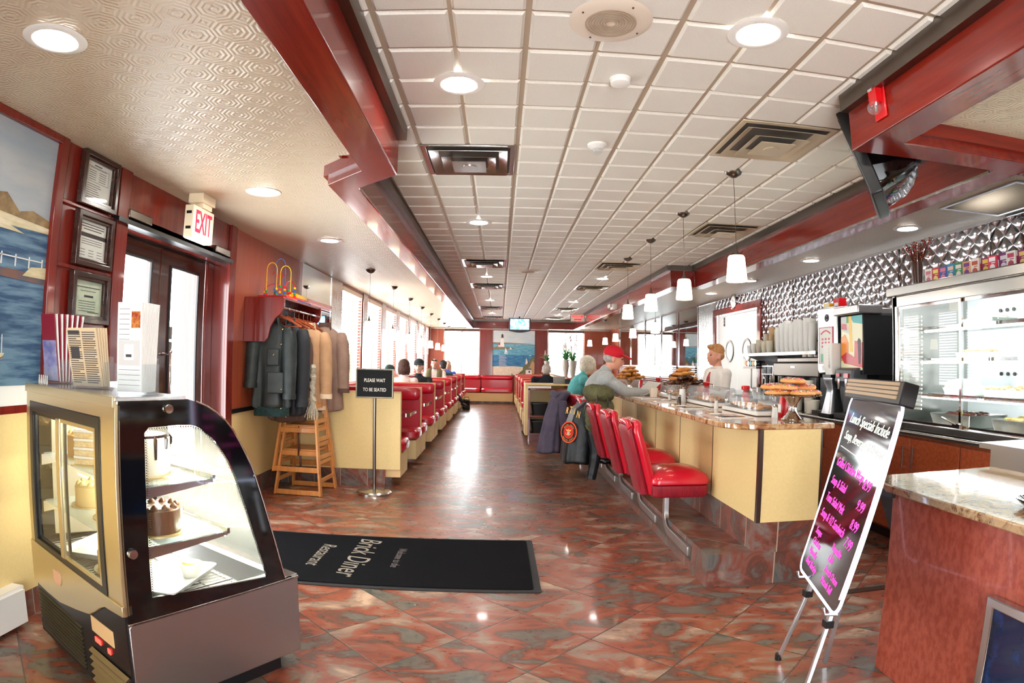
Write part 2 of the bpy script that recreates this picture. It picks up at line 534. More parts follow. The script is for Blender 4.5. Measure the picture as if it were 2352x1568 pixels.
def pane_mat(name, tint, ior, rough=.0, haze=0):
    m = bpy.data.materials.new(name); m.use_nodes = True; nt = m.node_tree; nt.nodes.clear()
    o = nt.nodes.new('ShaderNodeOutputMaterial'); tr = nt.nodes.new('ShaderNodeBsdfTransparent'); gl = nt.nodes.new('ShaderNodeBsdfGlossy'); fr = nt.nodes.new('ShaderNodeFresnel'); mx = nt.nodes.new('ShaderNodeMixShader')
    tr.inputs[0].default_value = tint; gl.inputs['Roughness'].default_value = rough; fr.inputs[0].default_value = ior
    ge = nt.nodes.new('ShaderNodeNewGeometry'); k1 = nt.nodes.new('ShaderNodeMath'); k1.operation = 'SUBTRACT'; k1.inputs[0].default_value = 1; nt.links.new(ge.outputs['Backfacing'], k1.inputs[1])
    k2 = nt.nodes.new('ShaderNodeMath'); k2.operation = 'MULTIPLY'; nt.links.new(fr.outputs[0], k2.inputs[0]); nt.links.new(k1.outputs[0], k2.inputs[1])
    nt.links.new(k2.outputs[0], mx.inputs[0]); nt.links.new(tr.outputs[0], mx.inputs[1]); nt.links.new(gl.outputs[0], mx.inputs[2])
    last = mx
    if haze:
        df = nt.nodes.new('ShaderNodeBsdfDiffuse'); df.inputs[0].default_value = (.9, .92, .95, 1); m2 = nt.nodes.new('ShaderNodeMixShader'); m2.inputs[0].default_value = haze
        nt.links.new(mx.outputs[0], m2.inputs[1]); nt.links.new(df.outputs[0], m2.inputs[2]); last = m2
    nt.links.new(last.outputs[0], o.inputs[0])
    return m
M_glass = pane_mat('clear_glass', (.97, .985, .98, 1), 1.42)
M_acryl = pane_mat('clear_acrylic', (.95, .97, .98, 1), 1.45, .05, .06)
M_shelf = pane_mat('shelf_glass', (.88, .95, .92, 1), 1.45, .02, .16)
M_glare = pane_mat('case_glass_painted_glare', (.96, .98, .97, 1), 1.42, .0, .10)  # milky haze stands in for bright reflections on the case glass
M_lamp = mk('recessed_lamp_glow', (1, 1, 1, 1), es=95, ecol=(1, .97, .9, 1))
M_shade = mk('opal_glass_shade', (1, .95, .86, 1), rough=.3, es=3.2, ecol=(1, .84, .58, 1))
M_rubber = mk('black_rubber', S(28, 28, 30), rough=.7)
M_carpet = mk('black_carpet', S(14, 14, 18), rough=1, bump=.6, bs=500, spec=.1)
M_skin = mk('skin', S(222, 160, 134), rough=.5, col2=S(212, 144, 120), ns=8)
M_skin2 = mk('skin_pale', S(232, 186, 164), rough=.5)
M_paper = mk('paper', S(242, 240, 234), rough=.7)
M_ink = mk('ink', S(70, 68, 72), rough=.7)
M_redp = mk('red_plastic', S(204, 16, 24), rough=.25, coat=.3)
M_seam = mk('dark_seam', S(40, 30, 28), rough=.5)
# ================================================================== THE SETTING
XL, XR, YB, YF = -2.416, 3.86, -1.8, 20.6
ZC, ZT, ZS = 2.72, 2.54, 2.42
mb = MB(); mb.box(XL - .4, XR + .2, YB, YF + .2, -.05, 0)
struct('floor', mb, M_floor, smooth=False)

# main ceiling: tee grid with raised tiles
mb = MB(); mb.box(-1.1, 2.9, YB, 18.8, ZC, ZC + .05); mb.mi = 1
vents = [(-.523, 3.6), (-.523, 7.8), (-.523, 10.2), (-.523, 14.4), (-.523, 17.4), (1.307, 3.0), (1.917, 5.4), (1.307, 7.8), (1.307, 10.2), (1.307, 14.4), (1.307, 17.4)]
ky = -8
for i in range(-4, 10):
    for j in range(-16, 53):
        x0 = .087 + i * .305; y0 = 3.0 + j * .3
        if y0 > 18.4 or x0 > 2.6 or x0 < -1.2: continue
        if any(vx - .01 < x0 < vx + .6 and vy - .01 < y0 < vy + .59 for vx, vy in vents): continue
        a = .012 if i % 2 == 0 else .008; b = .008 if i % 2 == 0 else .012
        c = .010 if j % 2 == 0 else .007; d = .007 if j % 2 == 0 else .010
        xa, xb, ya, yb = x0 + a, x0 + .305 - b, y0 + c, y0 + .3 - d
        t = .012
        mb.loft([[(xa, ya, ZC), (xb, ya, ZC), (xb, yb, ZC), (xa, yb, ZC)], [(xa + t, ya + t, ZC - .012), (xb - t, ya + t, ZC - .012), (xb - t, yb - t, ZC - .012), (xa + t, yb - t, ZC - .012)]])
struct('ceiling', mb, [M_tee, M_tile], smooth=False)
# embossed tin ceilings of both aisles and the far end
mb = MB()
for x0, x1, y0, y1 in ((XL - .3, -.7, YB, 3.3), (XL - .3, -.95, 3.3, 18.75), (1.8, XR + .1, YB, 2.5), (2.7, XR + .1, 2.5, 7.95), (2.37, XR + .1, 7.95, 18.75), (XL - .3, XR + .1, 18.75, YF + .1)):
    mb.box(x0, x1, y0, y1, ZT, ZT + .04)
struct('ceiling', mb, M_tin, smooth=False)

# dropped mahogany beams around the raised ceiling
def beam(poly, n, m=M_red):
    mb = MB(); mb.prism(poly, ZS, ZC - .001); struct('trim_%d' % n, mb, m, bevel=.006)
beam([(-.79, YB), (-.60, YB), (-.60, 3.31), (-.88, 3.57), (-.84, 18.6), (-1.02, 18.6), (-1.06, 3.49), (-.79, 3.23)], 1)
beam([(1.70, YB), (1.89, YB), (1.89, 2.40), (2.80, 2.40), (2.80, 7.87), (2.80, 8.05), (2.46, 8.05), (2.46, 18.6), (2.28, 18.6), (2.28, 7.87), (2.62, 7.87), (2.62, 2.58), (1.70, 2.58)], 2)
beam([(-1.02, 18.6), (2.46, 18.6), (2.46, 18.8), (-1.02, 18.8)], 3, M_redx)
# steel cornice along the top of the beams, small mahogany bead along the lower edge
mb = MB()
mb.box(-.60, -.555, YB, 3.31, ZC - .09, ZC - .001)
mb.prism([(-.88, 3.57), (-.83, 3.55), (-.79, 18.55), (-.84, 18.6)], ZC - .08, ZC - .001)
mb.box(1.655, 1.70, YB, 2.58, ZC - .1, ZC - .001)
mb.box(2.57, 2.62, 2.58, 7.87, ZC - .08, ZC - .001); mb.box(2.28, 2.62, 7.83, 7.87, ZC - .08, ZC - .001); mb.box(2.235, 2.28, 7.87, 18.6, ZC - .08, ZC - .001)
mb.box(-.84, 2.28, 18.56, 18.6, ZC - .08, ZC - .001)
struct('trim_4', mb, M_dksteel)
mb = MB()
mb.box(-.815, -.79, YB, 3.23, ZS + .05, ZT); mb.prism([(-1.085, 3.48), (-1.06, 3.49), (-.79, 3.23), (-.79, 3.2)], ZS + .05, ZT); mb.prism([(-1.085, 3.48), (-1.06, 3.49), (-1.02, 18.6), (-1.045, 18.6)], ZS + .05, ZT)
mb.box(1.89, 1.915, YB, 2.4, ZS + .05, ZT); mb.box(1.89, XR, 2.375, 2.4, ZS + .05, ZT); mb.box(2.8, 2.825, 2.58, 8.05, ZS + .05, ZT); mb.box(2.46, 2.485, 8.05, 18.6, ZS + .05, ZT)
struct('trim_5', mb, M_redx)
mb = MB(); mb.box(2.80, XR, 2.40, 2.58, ZS, ZT); struct('trim_6', mb, M_redx, bevel=.006)
# steel edge line under both beams
mb = MB(); mb.box(2.618, 2.626, 2.60, 7.86, ZS - .004, ZS + .012); mb.box(-.884, -.876, 3.6, 18.5, ZS - .004, ZS + .01); struct('trim_7', mb, M_chrome)

# ---- left wall
wins = [(9.0, 10.38), (10.78, 12.14), (12.58, 13.9), (14.32, 15.64), (16.1, 17.38), (17.86, 19.12), (19.55, 20.25)]
ZW0, ZW1 = .97, 2.5
TH = .2
mb = MB()   # 0 mahogany 1 cream laminate 2 slate 3 terracotta veneer 4 white 5 black rail
def seg(y0, y1, z0, z1, mi, x1=XL, th=TH):
    mb.mi = mi; mb.box(x1 - th, x1, y0, y1, z0, z1)
seg(YB, 3.34, 0, .14, 2); seg(YB, 3.34, .14, 1.06, 1); seg(YB, 3.34, 1.06, 1.10, 0); seg(YB, 3.34, 1.10, 1.2, 4); seg(YB, 3.34, 1.2, ZT, 0)
seg(3.34, 5.15, 2.225, ZT, 0)
seg(5.15, 6.5, 0, .19, 2); seg(5.15, 6.5, .19, .87, 1); seg(5.15, 7.05, .87, ZT, 3); seg(6.5, 7.05, 0, .87, 1)
seg(7.05, 9.0, 0, ZT, 3)
seg(9.0, YF, 0, .92, 1); seg(9.0, YF, .92, ZW0, 0); seg(9.0, YF, ZW1, ZT, 3)
prev = None
for i, (a, b) in enumerate(wins):
    if i: seg(wins[i - 1][1], a, ZW0, ZW1, 3)
seg(wins[-1][1], YF, ZW0, ZW1, 3)
struct('wall_left', mb, [M_redz, M_cream, M_base, M_terra, M_wpaint, M_black], smooth=False)
# door recess
mb = MB(); mb.box(-2.9, XL, 3.30, 3.38, 0, ZT); mb.box(-2.9, XL + .012, 5.12, 5.19, 0, ZT); mb.box(-2.9, XL, 3.38, 5.12, 2.2, 2.28)
struct('trim_8', mb, M_redz, bevel=.004)
mb = MB()
for y0, y1 in ((2.735, 2.80), (3.325, 3.45)): mb.box(XL, XL + .03, y0, y1, 1.2, ZT)
mb.box(XL, XL + .03, YB, 2.75, ZT - .045, ZT)
for z in (1.85, 2.20, 1.50): mb.box(XL, XL + .018, 2.8, 3.325, z - .012, z + .012)
mb.box(XL, XL + .03, 5.03, 5.12, 0, ZT); mb.box(XL - .2, XL - .17, 5.0, 5.12, 0, 2.2)
struct('trim_9', mb, M_redz, bevel=.005)
mb = MB(); mb.box(XL, XL + .012, 5.19, 6.45, .86, .90); struct('trim_10', mb, M_black)
mb = MB(); mb.box(XL, XL + .02, 8.9, YF, .91, .97); mb.box(XL - .2, XL + .05, 9.0, 20.3, .97, .985); struct('trim_11', mb, M_redp)
# fluted steel pilasters between the windows
mb = MB(); mb.box(XL, XL + .02, 8.40, 8.96, .9, ZT)
for i in range(1, 7): mb.box(XL, XL + .02, wins[i - 1][1] + .03, wins[i][0] - .03, .98, ZT)
struct('trim_12', mb, M_flute)
# windows of the left wall
for i, (a, b) in enumerate(wins):
    mb = MB(); mb.frame(a, b, ZW0, ZW1, .05, XL - .14, XL - .06, 'yz')
    mb.box(XL - .12, XL - .08, (a + b) / 2 - .02, (a + b) / 2 + .02, ZW0, ZW1)
    wf = struct('window_%d' % (i + 1), mb, M_wpaint)
    g = MB(); g.box(XL - .105, XL - .099, a + .05, b - .05, ZW0 + .05, ZW1 - .05); build('window_pane', g, M_glass, wf, smooth=False)

mb = MB(); mb.box(XL, XL + .012, 7.1, 8.36, .92, 2.53)
one('wall_mirror', mb, M_mirror, 'tall mirror on the left wall between the coat rack and the first window', 'mirror')
mb = MB(); mb.box(XL, XL + .02, 7.06, 7.1, .92, ZT); mb.box(XL, XL + .02, 8.36, 8.40, .92, ZT); struct('trim_20', mb, M_chrome)

# ---- entrance double door, dark wood with full glass
def door_leaf(y0, y1, n, hinge_left):
    X0, X1 = -2.66, -2.615
    mb = MB(); mb.shell([(y0, .01), (y1, .01), (y1, 2.195), (y0, 2.195)], [(y0 + .15, .3), (y1 - .13, .3), (y1 - .13, 2.07), (y0 + .15, 2.07)], X0, X1, 'yz')
    d = struct('door_%d' % n, mb, M_dkwood, bevel=.004)
    g = MB(); g.box(X0 + .015, X0 + .022, y0 + .15, y1 - .13, .3, 2.07); build('door_glass', g, M_glass, d, smooth=False)
    f = MB(); f.shell([(y0 + .14, .29), (y1 - .12, .29), (y1 - .12, 2.08), (y0 + .14, 2.08)], [(y0 + .16, .31), (y1 - .14, .31), (y1 - .14, 2.06), (y0 + .16, 2.06)], X1 - .002, X1 + .012, 'yz'); build('glazing_bead', f, M_black, d)
    return d
d1 = door_leaf(3.38, 4.245, 1, 1); d2 = door_leaf(4.255, 5.0, 2, 0)
h = MB(); h.tube([(-2.61, 4.33, 1.38), (-2.54, 4.33, 1.38), (-2.54, 4.33, 1.02), (-2.61, 4.33, 1.02)], .013, 10); h.ell((-2.54, 4.33, 1.4), .018); h.ell((-2.54, 4.33, 1.0), .018)
build('door_handle', h, M_chrome, d2, label='chrome pull handle')
st = MB(); st.box(-2.63, -2.628, 4.42, 4.50, 1.50, 1.60); st.box(-2.63, -2.628, 4.42, 4.50, 1.38, 1.48); build('door_sticker', st, M_dksteel, d2)
mb = MB(); mb.box(-2.66, -2.56, 3.38, 5.03, 2.195, 2.235); struct('trim_13', mb, M_black)

# ---- right wall
mb = MB()   # 0 quilted 1 fluted 2 terracotta 3 mahogany 4 white 5 laminate
def segr(y0, y1, z0, z1, mi): mb.mi = mi; mb.box(XR, XR + TH, y0, y1, z0, z1)
segr(YB, 8.55, 0, .9, 5); segr(YB, 8.55, .9, ZT, 0); segr(8.55, 10.39, 2.25, ZT, 0); segr(10.39, 11.35, 0, ZT, 1)
segr(11.35, 19.2, 0, 1.35, 6); segr(11.35, 19.2, 1.35, ZT, 3); segr(19.2, YF, 0, ZT, 2)
struct('wall_right', mb, [M_quilt, M_flute, M_terra, M_redz, M_wpaint, M_cream, M_flute], smooth=False)
mb = MB(); mb.box(XR - .02, XR, YB, 11.35, ZT - .03, ZT)
for y in (2.7, 3.9, 5.15, 6.3, 7.45, 8.53, 10.41): mb.box(XR - .008, XR, y - .008, y + .008, .95, ZT - .02)
struct('trim_14', mb, M_chrome)
mb = MB(); mb.box(XR - .03, XR, 8.45, 8.56, 0, 2.36); mb.box(XR - .03, XR, 10.38, 10.49, 0, 2.36); mb.box(XR - .03, XR, 8.56, 10.38, 2.25, 2.36)
struct('trim_15', mb, M_redz, bevel=.004)
def kitchen_door(y0, y1, n, yc, near):
    mb = MB(); mb.box(XR + .03, XR + .07, y0, y1, .01, 2.235)
    d = struct('door_%d' % n, mb, M_wpaint)
    p = MB(); p.lathe([(.15, 0), (.18, 0), (.185, .012), (.16, .022), (.15, .012)], (XR + .012, yc, 1.62), 32, 'x'); build('porthole_rim', p, M_dksteel, d)
    p = MB(); p.cyl((XR + .022, yc, 1.62), .152, .012, 32, 'x'); build('porthole_glass', p, mk('frosted_porthole', S(240, 244, 246), rough=.15, coat=.5), d)
    return d
d3 = kitchen_door(9.475, 10.37, 3, 9.80, 0); d4 = kitchen_door(8.57, 9.465, 4, 9.06, 1)
hg = MB(); hg.box(XR + .015, XR + .03, 10.0, 10.06, 2.05, 2.2); build('hinge', hg, M_chrome, d3)
# slotted mirrors and steel strips along the right wall above a ribbed steel dado
for i, (a, b) in enumerate(((11.45, 12.6), (12.85, 14.0), (14.2, 15.6), (15.9, 17.4), (17.6, 19.1))):
    mb = MB(); mb.box(XR - .012, XR, a, b, 1.36, ZT - .03)
    one('wall_mirror', mb, M_mirror, '%s tall mirror panel of the right wall beyond the kitchen doors' % ('nearest', 'second', 'third', 'fourth', 'farthest')[i], 'mirror', group='mirror panels on the right wall')
mb = MB()
for y in (11.42, 12.72, 14.1, 15.75, 17.5, 19.15): mb.box(XR - .03, XR, y - .05, y + .05, .95, ZT)
for k in range(9): mb.box(XR - .03, XR, 11.35, 19.2, .96 + k * .042, .985 + k * .042)
struct('trim_16', mb, M_chrome)

# ---- far wall
mb = MB()
def segf(x0, x1, z0, z1, mi): mb.mi = mi; mb.box(x0, x1, YF, YF + TH, z0, z1)
segf(XL - .2, XR + .2, 0, .93, 0); segf(XL - .2, XR + .2, 2.5, ZT + .05, 0)
segf(XL - .2, -1.93, .93, 2.5, 0); segf(-.68, 1.63, .93, 2.5, 1); segf(2.92, XR + .2, .93, 2.5, 0)
struct('wall_back', mb, [M_terra, M_redz], smooth=False)
for i, (a, b) in enumerate(((-1.93, -.68), (1.63, 2.92))):
    mb = MB(); mb.frame(a, b, .93, 2.5, .05, YF + .06, YF + .12); mb.box((a + b) / 2 - .025, (a + b) / 2 + .025, YF + .07, YF + .11, .93, 2.5)
    wf = struct('window_%d' % (8 + i), mb, M_wpaint)
    g = MB(); g.box(a + .05, b - .05, YF + .085, YF + .091, .98, 2.45); build('window_pane', g, M_glass, wf, smooth=False)
mb = MB(); mb.box(XL, XR, YF - .02, YF, 2.5, 2.53); struct('trim_17', mb, M_chrome)

# ---- unseen wall added behind the viewer to dim the near room, with doorway opening
mb = MB(); mb.box(XL - .2, -.6, YB - .2, YB, 0, ZC); mb.box(1.4, XR + .2, YB - .2, YB, 0, ZC); mb.box(-.6, 1.4, YB - .2, YB, 2.1, ZC)
struct('wall_front_added', mb, M_cream, smooth=False)

# ---- counter-side half wall that carries the planters
mb = MB(); mb.box(1.40, 1.55, 11.3, 19.2, 0, 1.07); hw = struct('wall_middle', mb, M_cream, smooth=False)
mb = MB(); mb.box(1.36, 1.60, 11.25, 19.2, 1.07, 1.10)
one('wall_ledge', mb, M_granite2, 'speckled granite ledge on the low wall behind the right hand booths', 'ledge')

# white baseboard heater seen beside the cake case
mb = MB(); mb.box(XL, XL + .09, .6, 2.45, .03, .2); mb.box(XL, XL + .075, .6, 2.46, .2, .215)
one('baseboard_heater', mb, M_white, 'white metal baseboard heater low on the yellow wall behind the cake case', 'heater')
# threshold strip between the counters
mb = MB(); mb.box(2.05, 2.95, 3.20, 3.26, 0, .006); struct('trim_18', mb, M_dksteel)
# ================================================================== CEILING FIXTURES
ORD = ['nearest', 'second', 'third', 'fourth', 'fifth', 'sixth', 'seventh', 'eighth', 'ninth', 'tenth', 'eleventh']

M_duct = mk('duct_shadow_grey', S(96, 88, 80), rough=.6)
def diffuser(loc, label, m):
    t = thing('ceiling_vent', label, 'vent', loc, 0, 'square ceiling air diffusers')
    b = MB(); b.frame(.0, .6, .0, .6, .035, -.012, -.004, 'xy'); build('vent_frame', b, m, t, bevel=.003)
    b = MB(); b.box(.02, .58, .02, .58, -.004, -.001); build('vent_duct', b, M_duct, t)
    for k, (a, z) in enumerate(((.05, .03), (.125, .045), (.19, .055))):
        c = .6 - a
        b = MB(); w_ = .055 if k < 2 else 0
        if w_:
            b.loft([[(a, a, -z), (c, a, -z), (c, c, -z), (a, c, -z)], [(a + w_, a + w_, -z + .026), (c - w_, a + w_, -z + .026), (c - w_, c - w_, -z + .026), (a + w_, c - w_, -z + .026)], [(a + w_, a + w_, -z + .029), (c - w_, a + w_, -z + .029), (c - w_, c - w_, -z + .029), (a + w_, c - w_, -z + .029)], [(a, a, -z + .003), (c, a, -z + .003), (c, c, -z + .003), (a, c, -z + .003)]], caps=False, closed=True)
        else:
            b.box(a, c, a, c, -z, -z + .006); b.cyl((.3, .3, -z - .004), .05, .005)
        build('vent_cone', b, m, t)
    return t
M_vent = mk('painted_vent', S(206, 190, 162), rough=.35, metal=.3)
vL = [v for v in vents if v[0] < 0]; vR = [v for v in vents if v[0] > 0]
for i, (x, y) in enumerate(vL):
    l = '%s square metal diffuser of the left row in the tiled ceiling' % ORD[i]
    if i == 0: v0 = diffuser((x, y, ZC), l, M_steel)
    else: dup(v0, (x, y, ZC), 0, l)
for i, (x, y) in enumerate(vR):
    l = '%s cream painted square diffuser on the counter side of the tiled ceiling' % ORD[i]
    if i == 0: v1 = diffuser((x, y, ZC), l, M_vent)
    else: dup(v1, (x, y, ZC), 0, l)

def downlight(loc, label, r, grp):
    t = thing('recessed_light', label, 'ceiling light', loc, 0, grp)
    b = MB(); b.lathe([(r, -.001), (r + .035, -.001), (r + .04, -.006), (r + .01, -.014), (r, -.01)], seg=32); build('lamp_trim', b, M_white, t)
    b = MB(); b.lathe([(.001, -.004), (r * .6, -.006), (r, -.004), (r, -.001), (.001, -.001)], seg=32); build('lamp_lens', b, M_lamp, t)
    return t
spots = [('left row of the tiled ceiling', (-.22, ZC), [2.73, 5.66, 9.3, 12.85, 16.3]), ('counter row of the tiled ceiling', None, [(1.014, 2.11), (1.585, 9.26), (1.58, 12.88), (1.596, 16.5)]),
         ('embossed ceiling above the entrance and booths', (-1.69, ZT), [1.79, 4.01, 5.75]), ('embossed ceiling above the coffee station', (3.41, ZT), [4.4, 6.12, 7.84, 9.4])]
dl = None
for nm, xz, ys in spots:
    for i, y in enumerate(ys):
        loc = (xz[0], y, xz[1]) if xz else (y[0], y[1], ZC)
        if loc[2] == ZC: loc = (loc[0], loc[1], ZC - .0125)
        l = '%s glowing round recessed light in the %s' % (ORD[i], nm)
        if dl is None: dl = downlight(loc, l, .085, 'recessed ceiling lights')
        else: dup(dl, loc, 0, l)

def pendant(loc, drop, label, grp):
    """loc: at ceiling; drop: distance ceiling to the bottom of the shade"""
    t = thing('pendant_lamp', label, 'pendant light', loc, 0, grp)
    b = MB(); b.lathe([(.001, -.05), (.02, -.048), (.05, -.03), (.065, -.004), (.065, -.001), (.001, -.001)]); build('canopy', b, M_dksteel, t)
    b = MB(); b.cyl((0, 0, -drop + .22), .0022, drop - .26, 6); build('cord', b, M_dksteel, t)
    b = MB(); b.lathe([(.001, .25), (.006, .25), (.01, .215), (.022, .185), (.022, .18), (.001, .18)], (0, 0, -drop)); build('socket_cone', b, M_dksteel, t)
    b = MB(); b.lathe([(.02, .182), (.05, .178), (.058, .165), (.072, .01), (.07, 0), (.064, 0), (.052, .165), (.02, .172)], (0, 0, -drop)); build('lamp_shade', b, M_shade, t)
    return t
p0 = pendant((1.6, 3.9, ZC), .78, 'nearest opal glass pendant hanging over the counter', 'pendants over the counter')
for i, (y, dz) in enumerate(((5.1, 0), (6.28, 0), (7.45, 0))):
    dup(p0, (1.6, y, ZC), 0, '%s opal glass pendant hanging over the counter' % ORD[i + 1])
p1 = pendant((-1.69, 7.68, ZT), .85, 'nearest opal glass pendant above the left booths', 'pendants above the left booths')
for i in range(1, 8): dup(p1, (-1.69, 7.68 + 1.745 * i, ZT), 0, '%s opal glass pendant above the left booths' % ORD[i])
for i, (x, y) in enumerate(((2.52, 9.6), (2.55, 11.4), (2.6, 13.4), (2.75, 15.6), (2.6, 17.3))):
    if i == 0: p2 = pendant((x, y, ZT), .66, 'nearest opal glass pendant on the embossed ceiling right of the beam', 'pendants right of the beam')
    else: dup(p2, (x, y, ZT), 0, '%s opal glass pendant on the embossed ceiling right of the beam' % ORD[i])

def speaker(loc, label):
    t = thing('ceiling_speaker', label, 'speaker', loc, 0, 'round ceiling speakers')
    b = MB(); b.lathe([(.001, -.012), (.1, -.012), (.15, -.008), (.165, -.001), (.001, -.001)], seg=40); build('speaker_plate', b, M_tile if 0 else M_maple2, t)
    b = MB()
    for k in range(8): b.lathe([(.018 + k * .011, -.0125), (.024 + k * .011, -.0125), (.024 + k * .011, -.016), (.018 + k * .011, -.016)], seg=32)
    build('grille', b, M_tee, t)
    b = MB()
    for k in range(4): b.cyl((.135 * math.cos(k * PI / 2 + .5), .135 * math.sin(k * PI / 2 + .5), -.013), .004, .004, 8)
    build('screw', b, M_dksteel, t)
    return t
M_maple2 = mk('cream_enamel', S(226, 212, 194), rough=.4)
s0 = speaker((.41, 2.13, ZC - .012), 'large round cream ceiling speaker nearest the entrance')
dup(s0, (.39, 8.72, ZC - .012), 0, 'distant round ceiling speaker beyond the second row of diffusers')
mb = MB(); mb.lathe([(.001, -.035), (.03, -.034), (.046, -.028), (.048, -.012), (.05, -.01), (.05, 0), (.001, 0)])
one('smoke_detector', mb, M_white, 'small flat white disc detector on the tiled ceiling beside the large speaker', 'detector', (.543, 2.63, ZC - .012))
t = thing('motion_sensor', 'white domed sensor on the tiled ceiling between the two first vents', 'sensor', (.574, 3.52, ZC - .012))
b = MB(); b.lathe([(.001, -.03), (.035, -.03), (.06, -.012), (.06, 0), (.001, 0)]); build('sensor_base', b, M_white, t)
b = MB(); b.ell((0, 0, -.03), (.035, .035, .035)); build('sensor_dome', b, M_acryl, t)
# return air grille
t = thing('return_grille', 'wide slatted air return grille in the embossed ceiling above the glass fridge', 'vent', (3.2, 2.95, ZT))
b = MB(); b.frame(0, .6, 0, .78, .03, -.012, -.001, 'xy'); build('grille_frame', b, M_alum, t)
b = MB(); b.box(.02, .58, .02, .76, -.003, -.001); build('grille_duct', b, M_black, t)
b = MB()
for k in range(30): b.obox((.03 + .56 * (k + .5) / 31, .39, -.007), (.006, .74, .008), (0, .6, 0))
build('slats', b, M_dksteel, t)
# emergency flood / small wall lamp at far right beam
mb = MB(); mb.box(2.14, 2.235, 11.6, 11.9, 2.5, 2.62)
t = thing('emergency_light', 'small white twin emergency light on the far right beam', 'emergency light', (2.2, 11.7, 2.45))
b = MB(); b.box(-.02, .08, -.12, .12, 0, .1); build('housing', b, M_white, t, bevel=.01)
for s in (-1, 1): b = MB(); b.lathe([(.02, 0), (.045, -.05), (.04, -.052), (.001, -.03)], (-.02, s * .07, .06), 14, 'x'); build('lamp_head', b, M_white, t)
# ================================================================== ENTRANCE SIDE
# painted seaside mural on the left wall: flat painted panel in a mahogany frame
def paint(name, c1, c2, ns, st, **k): return mk(name, c1, rough=.55, col2=c2, ns=ns, stretch=st, lo=.4, hi=.6, **k)
P_sky = paint('painted_sky', S(150, 164, 176), S(176, 180, 182), 1.6, (1, .5, 2))
P_sea = paint('painted_sea', S(44, 78, 112), S(104, 136, 160), 9, (1, .35, 3.2))
P_tree = paint('painted_trees', S(120, 98, 70), S(160, 136, 96), 9, (1, 1, 1))
P_sand = paint('painted_sand', S(196, 184, 140), S(222, 212, 186), 12, (1, .4, 2))
P_dune = paint('painted_grass', S(120, 122, 66), S(160, 150, 90), 14, (1, 1, 1))
P_rock = paint('painted_jetty', S(120, 86, 74), S(90, 86, 96), 14, (1, .6, 2))
X = XL + .006
t = thing('seaside_mural', 'large painted mural of grey sky, treeline and blue sea on the left wall', 'mural', (XL, 1.0, 1.2))
def P(mb, pts, dx, m): mb.mi = m; mb.prism(pts, XL + .001 + dx, XL + .003 + dx, 'yz')
mb = MB()
P(mb, [(YB, 1.9), (2.735, 1.9), (2.735, 2.5), (YB, 2.5)], 0, 0)
P(mb, [(YB, 1.2), (2.735, 1.2), (2.735, 2.03), (YB, 2.03)], .0008, 1)
tr = [(1.3, 2.0), (1.3, 2.2)] + [(1.5 + .1 * k, 2.235 - .012 * k + .035 * math.sin(k * 2.3) - .02 * (k > 8)) for k in range(12)] + [(2.735, 2.06), (2.735, 1.99)]
P(mb, tr, .0016, 2)
P(mb, [(1.3, 1.97), (1.3, 2.04), (2.2, 2.05), (2.735, 2.02), (2.735, 1.99), (2.4, 1.985), (2.1, 2.0)], .0024, 3)
P(mb, [(1.3, 1.93), (1.3, 1.99), (2.0, 2.0), (2.45, 1.985), (2.55, 1.96), (2.1, 1.965)], .0032, 3)
P(mb, [(1.3, 1.98), (2.0, 2.0), (2.35, 1.985), (2.1, 2.01), (1.6, 2.03)], .004, 4)
P(mb, [(1.3, 1.76), (1.3, 1.80), (1.9, 1.80), (2.3, 1.775), (2.735, 1.77), (2.735, 1.72), (2.3, 1.735), (1.9, 1.745)], .004, 5)
P(mb, [(2.56, 1.75), (2.62, 1.80), (2.735, 1.81), (2.735, 1.75)], .005, 3)
mb.mi = 6
for k in range(9): mb.box(XL + .005, XL + .007, 1.9 + k * .1, 1.908 + k * .1, 1.79, 1.85)
mb.box(XL + .005, XL + .007, 1.85, 2.7, 1.832, 1.838)
P(mb, [(1.9, 1.27), (2.30, 1.27), (2.44, 1.33), (2.46, 1.36), (1.9, 1.36)], .005, 3)
P(mb, [(1.9, 1.235), (2.34, 1.24), (2.45, 1.345), (2.30, 1.285), (1.9, 1.28)], .006, 5)
mb.mi = 6; mb.box(XL + .005, XL + .007, 2.44, 2.444, 1.33, 1.45)
M_pw = mk('painted_white', S(226, 226, 222), rough=.5)
build('painting', mb, [P_sky, P_sea, P_tree, P_sand, P_dune, P_rock, M_pw], t, wd=True, smooth=False)

